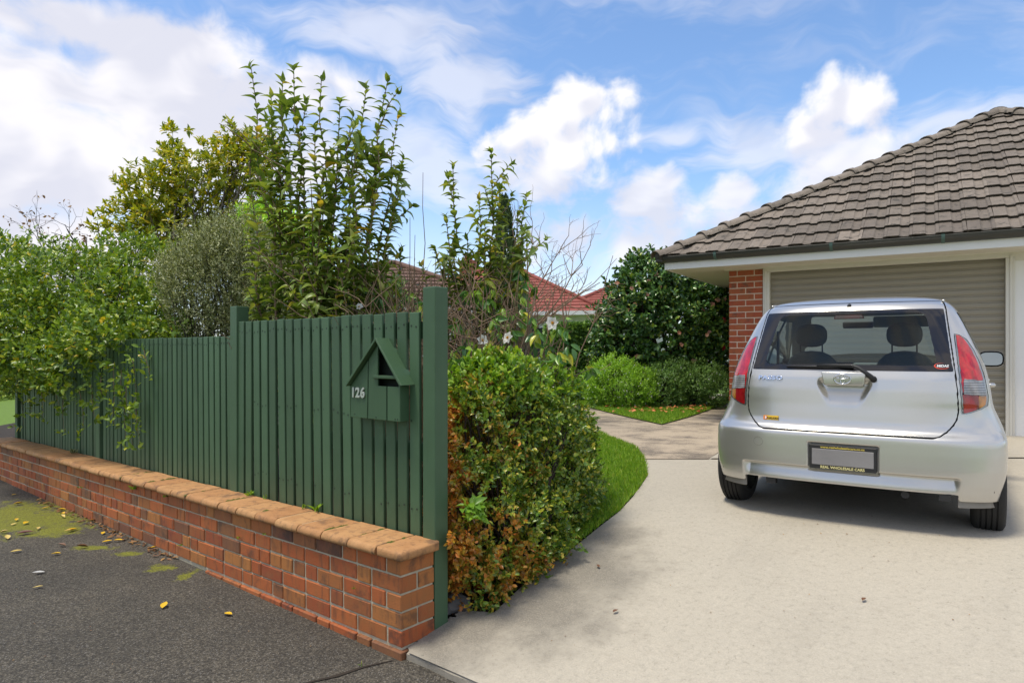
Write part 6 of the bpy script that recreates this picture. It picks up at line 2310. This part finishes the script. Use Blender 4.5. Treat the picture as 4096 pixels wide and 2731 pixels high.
for (x, y, c_) in [(372, 427, 'p'), (508, 372, 'p'), (420, 370, 'p'), (503, 478, 'p'), (328, 608, 'p'), (610, 410, 'p'), (575, 310, 'p'), (398, 562, 'p'), (1087, 523, 'p'), (1140, 516, 'p'), (1042, 562, 'p'), (965, 598, 'p'), (1018, 790, 'p'), (783, 895, 'p'), (1143, 932, 'r'), (1135, 695, 'r'), (888, 1033, 'p'), (540, 1088, 'p'), (765, 797, 'p'), (105, 827, 'p'), (152, 765, 'p'), (246, 383, 'p'), (1000, 815, 'p'), (415, 995, 'p'), (205, 465, 'p'), (685, 270, 'p')]:
    px, py = z2(x, y)
    # the nearest leaf surface along that line of sight
    r_ = np.array([(px - 2048) / FPX, 1.0, -(py - 1405) / FPX])
    best = 12.0
    for e in ce:
        c = np.array(e[:3]) - np.array([0, 0, HC]); s_ = np.array(e[3:])
        A_ = np.sum((r_ / s_) ** 2); B_ = -2 * np.sum(r_ * c / s_ ** 2); C_ = np.sum((c / s_) ** 2) - 1
        dsc = B_ * B_ - 4 * A_ * C_
        if dsc > 0: best = min(best if best != 12.0 else 99, (-B_ - math.sqrt(dsc)) / (2 * A_))
    q = r_ * (min(best, 12.6) - 0.03) + np.array([0, 0, HC])
    flower(cam_root, q, (rng.normal() * 0.3, -1, 0.3), rng.uniform(0.038, 0.06) if c_ == 'p' else 0.07, M['petal_pink' if c_ == 'p' else 'petal_red'], None, 9)

# ---- small white-flowered bushes at its foot
def confetti(root, P, O, n, mat, size=0.022):
    i = rng.choice(len(P), n)
    q = P[i] + O[i] * rng.uniform(0.0, 0.05, (n, 1)) + rng.normal(size=(n, 3)) * 0.03
    add_leaves(root, q, unit(rdir(n)), unit(O[i] + rdir(n) * 0.5), np.full(n, size), 0.55, T_SMALL, mat, 'blossom')


r1, P1_, O1_ = shrub('heath_bush', 'light green rounded bush with tiny white blossom at the path corner', 'bush', [ell(2460, 1530, 11.9, 0.50, 0.5, 0.46), ell(2530, 1560, 11.8, 0.42, 0.45, 0.40), ell(2400, 1560, 12.0, 0.26, 0.3, 0.38)], ground_at(2470, 11.9), M['leaf_fine'], 4200, 7, 0.075, 0.036, 0.17, T_SMALL, 'twig_dark', up=0.8, shell=0.3, rough=0.18, f=7, seed=41, twigs=50, zmin=0.44, clump=4, csize=0.04)
confetti(r1, P1_, O1_, 420, M['petal_white'], 0.022)
r2, P2_, O2_ = shrub('heath_bush', 'middle darker bush with tiny white blossom under the camellia', 'bush', [ell(2640, 1560, 11.9, 0.45, 0.45, 0.42), ell(2690, 1520, 12.0, 0.35, 0.4, 0.38)], ground_at(2650, 11.9), M['leaf_fine_dark'], 3000, 7, 0.075, 0.036, 0.18, T_SMALL, 'twig_dark', up=0.7, shell=0.3, rough=0.20, f=7, seed=42, twigs=50, zmin=0.44, clump=4, csize=0.04)
confetti(r2, P2_, O2_, 260, M['petal_white'], 0.022)
r3, P3_, O3_ = shrub('heath_bush', 'right-hand darker bush with tiny white blossom beside the garage pier', 'bush', [ell(2790, 1530, 12.0, 0.48, 0.45, 0.38), ell(2860, 1560, 11.9, 0.36, 0.4, 0.30)], ground_at(2800, 12.0), M['leaf_fine_dark'], 2800, 7, 0.075, 0.036, 0.18, T_SMALL, 'twig_dark', up=0.7, shell=0.3, rough=0.20, f=7, seed=43, twigs=50, zmin=0.50, clump=4, csize=0.04)
confetti(r3, P3_, O3_, 240, M['petal_white'], 0.022)
shrub('dark_bush', 'small dark green bush in shade at the end of the path', 'bush', [ell(2320, 1560, 13.4, 0.36, 0.35, 0.34), ell(2250, 1560, 13.6, 0.4, 0.35, 0.4)], ground_at(2310, 13.4), M['leaf_clip'], 900, 6, 0.08, 0.05, 0.25, T_SMALL, 'twig_dark', shell=0.4, seed=45, twigs=20)
shrub('variegated_bush', 'pale speckled bush squeezed between clipped hedge and camellia', 'bush', [ell(2420, 1440, 13.3, 0.32, 0.3, 0.30)], ground_at(2420, 13.3), M['leaf_silver'], 700, 6, 0.08, 0.045, 0.25, T_SMALL, 'twig_dark', shell=0.4, seed=46, twigs=20)
# background planting behind the fence and far left
shrub('dark_shrub', 'dark leafy shrub filling the gap behind the tall shoots', 'shrub', [ell(1330, 1230, 6.5, 0.8, 0.5, 0.5), ell(1150, 1300, 6.6, 0.6, 0.5, 0.6), ell(1480, 1300, 6.6, 0.6, 0.5, 0.45), ell(880, 1350, 7.0, 0.8, 0.4, 0.30)], ground_at(1330, 6.6), M['leaf_clip'], 2000, 6, 0.09, 0.06, 0.27, T_SMALL, 'twig_dark', shell=0.5, seed=51, twigs=70)
shrub('far_shrub', 'dark shrub across the side street at far left', 'shrub', [ell(-60, 1570, 16.5, 0.9, 0.6, 0.5), ell(40, 1590, 16.0, 0.45, 0.5, 0.32)], tuple(at(0, 1640, 16.4)), M['leaf_over'], 1200, 6, 0.10, 0.06, 0.26, T_SMALL, 'twig_dark', shell=0.5, seed=52, twigs=20)
far = [(-900, 24, 2.2), (-350, 27, 2.0), (250, 30, 1.7), (600, 32, 1.5), (1250, 30, 1.3), (2900, 40, 1.6), (2450, 46, 1.6), (1700, 44, 1.4)]
for k, (px, d, h) in enumerate(far):
    lab = ['round far tree behind the overhanging shrub at the left edge', 'round far tree behind the leafless tree', 'round far tree behind the middle of the overhanging shrub', 'round far tree behind the olive tree', 'round far tree behind the tall shrub', 'round far tree behind the garage corner', 'round far tree behind the small red roof', 'round far tree behind the twig thicket'][k]
    g0 = ground_at(px, d)
    rt_ = plant('distant_tree', lab, 'tree', g0, 'trees beyond the gardens')
    E_ = [(g0[0] + rng.normal() * 1.2, g0[1] + rng.normal(), g0[2] + h * rng.uniform(0.5, 0.8), h * 0.9, h * 0.8, h * 0.6) for _ in range(4)]
    P, O = blob_clusters(E_, 500, 0.35, 0.2, 2.0, 60 + k)
    p, a, nn, l, ax = sprigs(P, O, 6, 0.25, 0.20, 0.30, 0.4, 0.9, 0.3)
    add_leaves(rt_, p, a, nn, l, 0.30, T_SMALL, M['leaf_clip'], 'crown')
    add_tubes(rt_, [(np.array([g0, [g0[0], g0[1], g0[2] + h * 0.7]]), np.array([0.12, 0.06]))], M['bark_brown'], 'trunk')
# ------------------------------------------------------------------ grass
def grass(name, label, P, Z, hmin, hmax, parent_kind='stuff'):
    n = len(P)
    pos = np.column_stack([P, Z])
    A = unit(np.column_stack([rng.normal(size=n) * 0.45, rng.normal(size=n) * 0.45, np.ones(n)]))
    N = unit(np.column_stack([rng.normal(size=n), rng.normal(size=n), np.zeros(n) + 0.1]))
    T = (np.array([(0, 1, 0), (0, -1, 0), (.55, .75, .06), (.55, -.75, .06), (1, 0, .22)], float), np.array([(0, 1, 3), (0, 3, 2), (2, 3, 4)]))
    o = put(name, leaf_mesh(name, pos, A, N, rng.uniform(hmin, hmax, n), 0.055, T), M['leaf_grass'])
    tag(o, label, 'grass', kind='stuff')
    return o


n = 52000
y = rng.uniform(1.02, 6.2, n) ** 1.0
dl = np.array([drive_left(v) for v in y])
x = dl - 0.004 - 1.15 * rng.random(n) ** 1.25
x += np.where(rng.random(n) < 0.06, rng.uniform(0, 0.025, n), 0)
P = np.array([st(a, b) for a, b in zip(x, y)])
grass('lawn_grass', 'strip of bright green mown grass between the box bush and the drive', P, np.array([hs(v) for v in y]) + 0.033, 0.022, 0.055)
TA = np.array(tri)
P = np.column_stack([rng.uniform(0.9, 4.1, 90000), rng.uniform(9.2, 13.2, 90000)])
P = P[inpoly(P[:, 0], P[:, 1], tri)]
P = P[rng.random(len(P)) < 0.9]
grass('corner_grass', 'pointed patch of green grass where path and drive meet', P, np.array([gz(q) for q in P]) + 0.05, 0.03, 0.07)
P = np.column_stack([rng.uniform(-16, -7.6, 26000), rng.uniform(-1.6, 1.4, 26000)])
P2 = np.array([st(a, b) for a, b in P])
ok = ((P[:, 0] > -13.3) & (P[:, 0] < -9.7)) | (P[:, 0] < -17)
P2 = P2[ok]
grass('verge_grass', 'bright grass verge past the far end of the wall', P2, np.full(len(P2), -0.005), 0.04, 0.09)

# ------------------------------------------------------------------ rear garden fence
bf = empty('garden_fence', tuple(at(2150, 1405, 10.5) - Vector((0, 0, HC - 0.4))), (0, 0, R(-8)))
tag(bf, 'green slat garden fence in shade beyond the flowering shrub', 'fence')
for k in range(9):
    put('slat', bevel_box_mesh('back_slat', 0.085, 0.02, 0.86, 0.003), M['fence'], bf, (-0.46 + k * 0.1, 0, 0.45))
for z in (0.2, 0.72):
    put('rail', MB().box(-0.52, 0.40, 0.012, 0.055, z - 0.04, z + 0.04).mesh('back_rail'), M['fence_dark'], bf)
put('top_rail', MB().box(-0.52, 0.40, -0.03, 0.06, 0.885, 0.925).mesh('top_rail'), M['fence'], bf)

# ------------------------------------------------------------------ fallen leaves
lf_mats = {}
for nm, c in (('yellow', (0.72, 0.45, 0.02)), ('pale', (0.66, 0.50, 0.16)), ('brown', (0.16, 0.075, 0.035)), ('dark red', (0.10, 0.018, 0.012)), ('whitish', (0.55, 0.55, 0.54)), ('orange', (0.50, 0.20, 0.05))):
    lf_mats[nm] = simple('fallen_leaf_' + nm.replace(' ', '_'), c, 0.5, var=0.25, nscale=40)
TV, TF = big_template(-0.18, 0.22)
leaf_me = {k: np_mesh('fallen_leaf', (TV - np.array([0.5, 0, 0])) * np.array([1, 0.24, 1]), TF, smooth=True) for k in lf_mats}
for k in leaf_me: leaf_me[k].materials.append(lf_mats[k])
fl = [(-5.08, 6.76, 'yellow'), (-4.73, 6.35, 'yellow'), (-4.3, 5.75, 'yellow'), (-4.14, 5.64, 'yellow'), (-4.22, 5.61, 'pale'), (-4.11, 5.36, 'pale'), (-3.96, 5.2, 'pale'), (-3.91, 5.32, 'dark red'), (-3.91, 5.47, 'pale'), (-4.35, 6.18, 'yellow'), (-4.15, 6.11, 'yellow'), (-4.03, 5.94, 'yellow'), (-3.97, 5.86, 'pale'), (-3.6, 5.43, 'yellow'), (-3.6, 5.39, 'pale'), (-3.29, 5.33, 'yellow'), (-3.11, 5.09, 'yellow'), (-3.04, 5.12, 'yellow'), (-2.66, 4.93, 'yellow'), (-3.29, 4.78, 'yellow'), (-3.62, 4.84, 'pale'), (-3.39, 4.99, 'brown'), (-3.21, 4.95, 'brown'), (-3.13, 4.38, 'whitish'), (-2.94, 4.11, 'pale'), (-2.0, 3.81, 'yellow'), (-3.61, 5.71, 'orange'), (-3.5, 5.67, 'brown'), (-1.58, 3.69, 'yellow')]
special = {7: 'large dark red fallen leaf lying on the moss', 23: 'whitish fallen leaf alone on the open asphalt', 25: 'yellow fallen leaf on open asphalt nearest the bottom of the picture', 28: 'curled yellow fallen leaf on asphalt nearest the wall corner', 24: 'pale fallen leaf on bare asphalt below the moss', 26: 'orange fallen leaf against the foot of the wall', 18: 'yellow fallen leaf close to the wall near the small moss patches', 27: 'curled brown leaf against the foot of the brick wall'}
def nth(k):
    return ['first', 'second', 'third', 'fourth', 'fifth', 'sixth', 'seventh', 'eighth', 'ninth', 'tenth', 'eleventh', 'twelfth', 'thirteenth'][k]


rank = {}
for c in ('yellow', 'pale', 'brown'):
    ids = sorted([i for i, q in enumerate(fl) if q[2] == c and i not in special], key=lambda i: fl[i][0] / fl[i][1])
    for k, i in enumerate(ids): rank[i] = nth(k)
for i, (x, y, c) in enumerate(fl):
    big_ = 1.7 if i == 7 else rng.uniform(0.8, 1.2)
    s_ = 0.066 * big_
    o = put('fallen_leaf', leaf_me[c], None, None, (x, y, 0.012 + 0.004 * big_), (rng.uniform(-.12, .12), rng.uniform(-.12, .12), rng.uniform(0, 6.28)), (s_, s_ * rng.uniform(.8, 1.2), s_ * rng.uniform(.2, 1.1)))
    if i in special:
        tag(o, special[i], 'leaf')
    else:
        tag(o, {'yellow': 'yellow fallen leaf near the moss, %s yellow one from the left', 'pale': 'pale dry fallen leaf near the moss, %s pale one from the left', 'brown': 'small brown fallen leaf on the asphalt, %s brown one from the left'}[c] % rank[i], 'leaf', c + ' leaves scattered on the footpath')
for i, (x, y, lab) in enumerate([(0.52, 3.33, 'brown leaf scrap on the drive nearest the dark planted edge'), (1.71, 3.22, 'tiny brown leaf scrap on the drive straight below the car'), (0.50, 3.85, 'tiny brown leaf scrap on the drive beside the bush')]):
    o = put('fallen_leaf', leaf_me['brown'], None, None, (x, y, gz((x, y)) + 0.040), (0, 0, rng.uniform(0, 6)), (0.035, 0.04, 0.03))
    tag(o, lab, 'leaf')
# leaf litter along the foot of the wall, too small to pick apart
n = 170
t = 2.4 + 3.0 * rng.random(n) ** 1.1
s = -0.02 - 0.06 * rng.random(n) ** 2
P = np.array([(*st(-a, b), 0.008) for a, b in zip(t, s)])
P[:, 2] += rng.uniform(0, 0.008, n)
lit = put('leaf_litter', leaf_mesh('leaf_litter', P, unit(np.column_stack([rng.normal(size=n), rng.normal(size=n), rng.normal(size=n) * 0.2])), unit(np.column_stack([rng.normal(size=n) * .2, rng.normal(size=n) * .2, np.ones(n)])), rng.uniform(0.02, 0.055, n), 0.25, T_MED), M['leaf_brown'])
tag(lit, 'dry brown leaf litter along the foot of the brick wall', 'leaf litter', kind='stuff')
n = 150
q = np.column_stack([rng.uniform(1.6, 3.9, n), rng.uniform(10.6, 11.9, n)])
q = q[inpoly(q[:, 0], q[:, 1], tri)]
n = len(q)
M['petal_fallen'] = leaf_mat('fallen_petal', [(0, (0.30, 0.08, 0.03)), (0.5, (0.42, 0.16, 0.06)), (1, (0.20, 0.07, 0.03))], 0.6, 0.1)
lit2 = put('fallen_petals', leaf_mesh('fallen_petals', np.column_stack([q, [gz(v) + 0.10 for v in q]]), unit(np.column_stack([rng.normal(size=n), rng.normal(size=n), rng.normal(size=n) * 0.3])), unit(np.column_stack([rng.normal(size=n) * .3, rng.normal(size=n) * .3, np.ones(n)])), rng.uniform(0.04, 0.09, n), 0.4, T_MED), M['petal_fallen'])
tag(lit2, 'brown fallen camellia petals on the grass under the bushes', 'petals', kind='stuff')

# ------------------------------------------------------------------ weeds on the wall and at the slab edge
def weed(label, p, n, h, mat='leaf_shoot', wide=0.16, flat=0.6):
    root = plant('weed', label, 'weed', p, 'weeds in the brickwork')
    P = np.repeat([np.array(p)], n, 0) + rng.normal(size=(n, 3)) * np.array([0.008, 0.008, 0.0])
    A = unit(np.column_stack([rng.normal(size=n) * flat, rng.normal(size=n) * flat - 0.2, np.ones(n)]))
    add_leaves(root, P, A, rdir(n), rng.uniform(0.4, 0.9, n) * h * 0.8, wide * 0.8, T_DROOP, M[mat], 'leaves', True)


def wz_(x, z):
    return z + 0.0122 * x


for (x, y, z, n, h, lab, mt) in [(-1.79, 0.215, 0.525, 14, 0.075, 'leafy weed on the coping near the middle post', 'leaf_shoot'), (-1.02, 0.212, 0.525, 7, 0.14, 'tall grassy weed on the coping under the letterbox end', 'leaf_grass'), (-1.15, 0.212, 0.525, 6, 0.07, 'short curled grass on the coping in mid panel', 'leaf_grass'), (-1.60, 0.212, 0.525, 4, 0.07, 'single dark grass tuft on the coping right of the middle post', 'leaf_grass'), (-5.15, 0.19, 0.525, 34, 0.085, 'leafy grey-green weed on the far coping', 'leaf_silver'), (-3.13, -0.012, 0.44, 9, 0.09, 'grass tuft growing from the joint under the coping', 'leaf_grass'), (-2.56, -0.015, 0.455, 8, 0.045, 'small clover weed under the coping left of the middle post', 'leaf_shoot'), (-4.3, -0.008, 0.31, 7, 0.04, 'tiny green weed in the wall face below the far coping', 'leaf_shoot'), (-1.52, -0.008, 0.33, 8, 0.035, 'green sprout in the wall face at mid height', 'leaf_shoot'), (-1.22, -0.008, 0.40, 8, 0.035, 'dark sprout in the wall face near the top courses', 'leaf_shoot'), (-0.36, -0.006, 0.265, 7, 0.03, 'sprout in the brickwork near the wall corner', 'leaf_shoot'), (-2.33, -0.008, 0.14, 7, 0.03, 'sprout low in the wall face towards the far end', 'leaf_shoot')]:
    q = st(x, y)
    weed(lab, (q[0], q[1], wz_(x, z)), n, h, mt, 0.10 if mt == 'leaf_grass' else 0.24)
q = st(-0.11, -0.16)
weed('small grass tuft in the asphalt crack at the wall corner', (q[0], q[1], 0.0), 5, 0.05, 'leaf_grass', 0.06)

# ------------------------------------------------------------------ stones and dirt by the bush
rk = MB()
def stone(label, p, s):
    V = []
    bm = bmesh.new()
    bmesh.ops.create_icosphere(bm, subdivisions=2, radius=1.0)
    for v in bm.verts:
        v.co *= 1 + 0.16 * math.sin(v.co.x * 4.1 + s[0] * 70) + 0.13 * math.sin(v.co.y * 5.3 + 1) + 0.08 * math.sin(v.co.z * 9)
        v.co.x *= s[0]; v.co.y *= s[1]; v.co.z *= s[2]
    me = bpy.data.meshes.new('stone'); bm.to_mesh(me); bm.free()
    smooth_by_angle(me, 30)
    o = put('stone', me, M['stone'], None, p, (0, 0, random.uniform(0, 6)))
    tag(o, label, 'stone', 'edging stones')


M['stone'] = simple('grey_stone', (0.16, 0.155, 0.145), 0.85, var=0.4, nscale=14, bumps=0.7, bscale=40)
for (x, y, s_, lab) in [(0.02, 1.06, (0.075, 0.06, 0.055), 'larger grey stone at the foot of the bush by the drive'), (0.045, 0.93, (0.05, 0.045, 0.035), 'smaller grey stone beside the drive edge'), (-0.10, 0.46, (0.10, 0.08, 0.05), 'mossy stone in the shade under the bush')]:
    q = st(x, y)
    stone(lab, (q[0], q[1], hs(y) + 0.03), s_)

# crumbs of bark, soil and leaf on the drive and footpath, too small to pick apart
n = 90
cx = np.column_stack([rng.uniform(-0.2, 3.2, n), rng.uniform(2.9, 4.6, n)])
cs = np.array([to_st(v) for v in cx])
cx = cx[(cs[:, 1] > 0.08) & (cs[:, 0] > 0.18)]
cx2 = np.column_stack([rng.uniform(-4.5, -0.7, 200), rng.uniform(2.9, 6.2, 200)])
cs2 = np.array([to_st(v) for v in cx2])
cx2 = cx2[(cs2[:, 1] < -0.02)]
allp = np.concatenate([np.column_stack([cx, [gz(v) + 0.034 for v in cx]]), np.column_stack([cx2, np.full(len(cx2), 0.008)])])
n = len(allp)
cr = put('litter_crumbs', leaf_mesh('litter_crumbs', allp, unit(np.column_stack([rng.normal(size=n), rng.normal(size=n), rng.normal(size=n) * 0.15])), unit(np.column_stack([rng.normal(size=n) * .3, rng.normal(size=n) * .3, np.ones(n)])), rng.uniform(0.004, 0.012, n), 0.35, T_MED), M['leaf_brown'])
tag(cr, 'scattered crumbs of bark and leaf on drive and footpath', 'litter', kind='stuff')

# seam between two lays of asphalt running out from the wall corner
sm_ = MB()
pts = [(-0.020, -0.035), (-0.075, -0.17), (-0.10, -0.30), (-0.155, -0.44), (-0.18, -0.62), (-0.23, -0.85), (-0.25, -1.2), (-0.30, -1.7)]
for k in range(len(pts) - 1):
    (xa, ya), (xb, yb) = pts[k], pts[k + 1]
    wa = 0.004 + 0.004 * ((k * 7) % 3); wb = 0.004 + 0.004 * (((k + 1) * 7) % 3)
    q = [st(xa - wa, ya), st(xa + wa, ya), st(xb + wb, yb), st(xb - wb, yb)]
    sm_.add([(v[0], v[1], 0.0085) for v in q], [(0, 1, 2, 3)])
put('footpath_seam', sm_.mesh('footpath_seam'), M['soil'])['kind'] = 'structure'
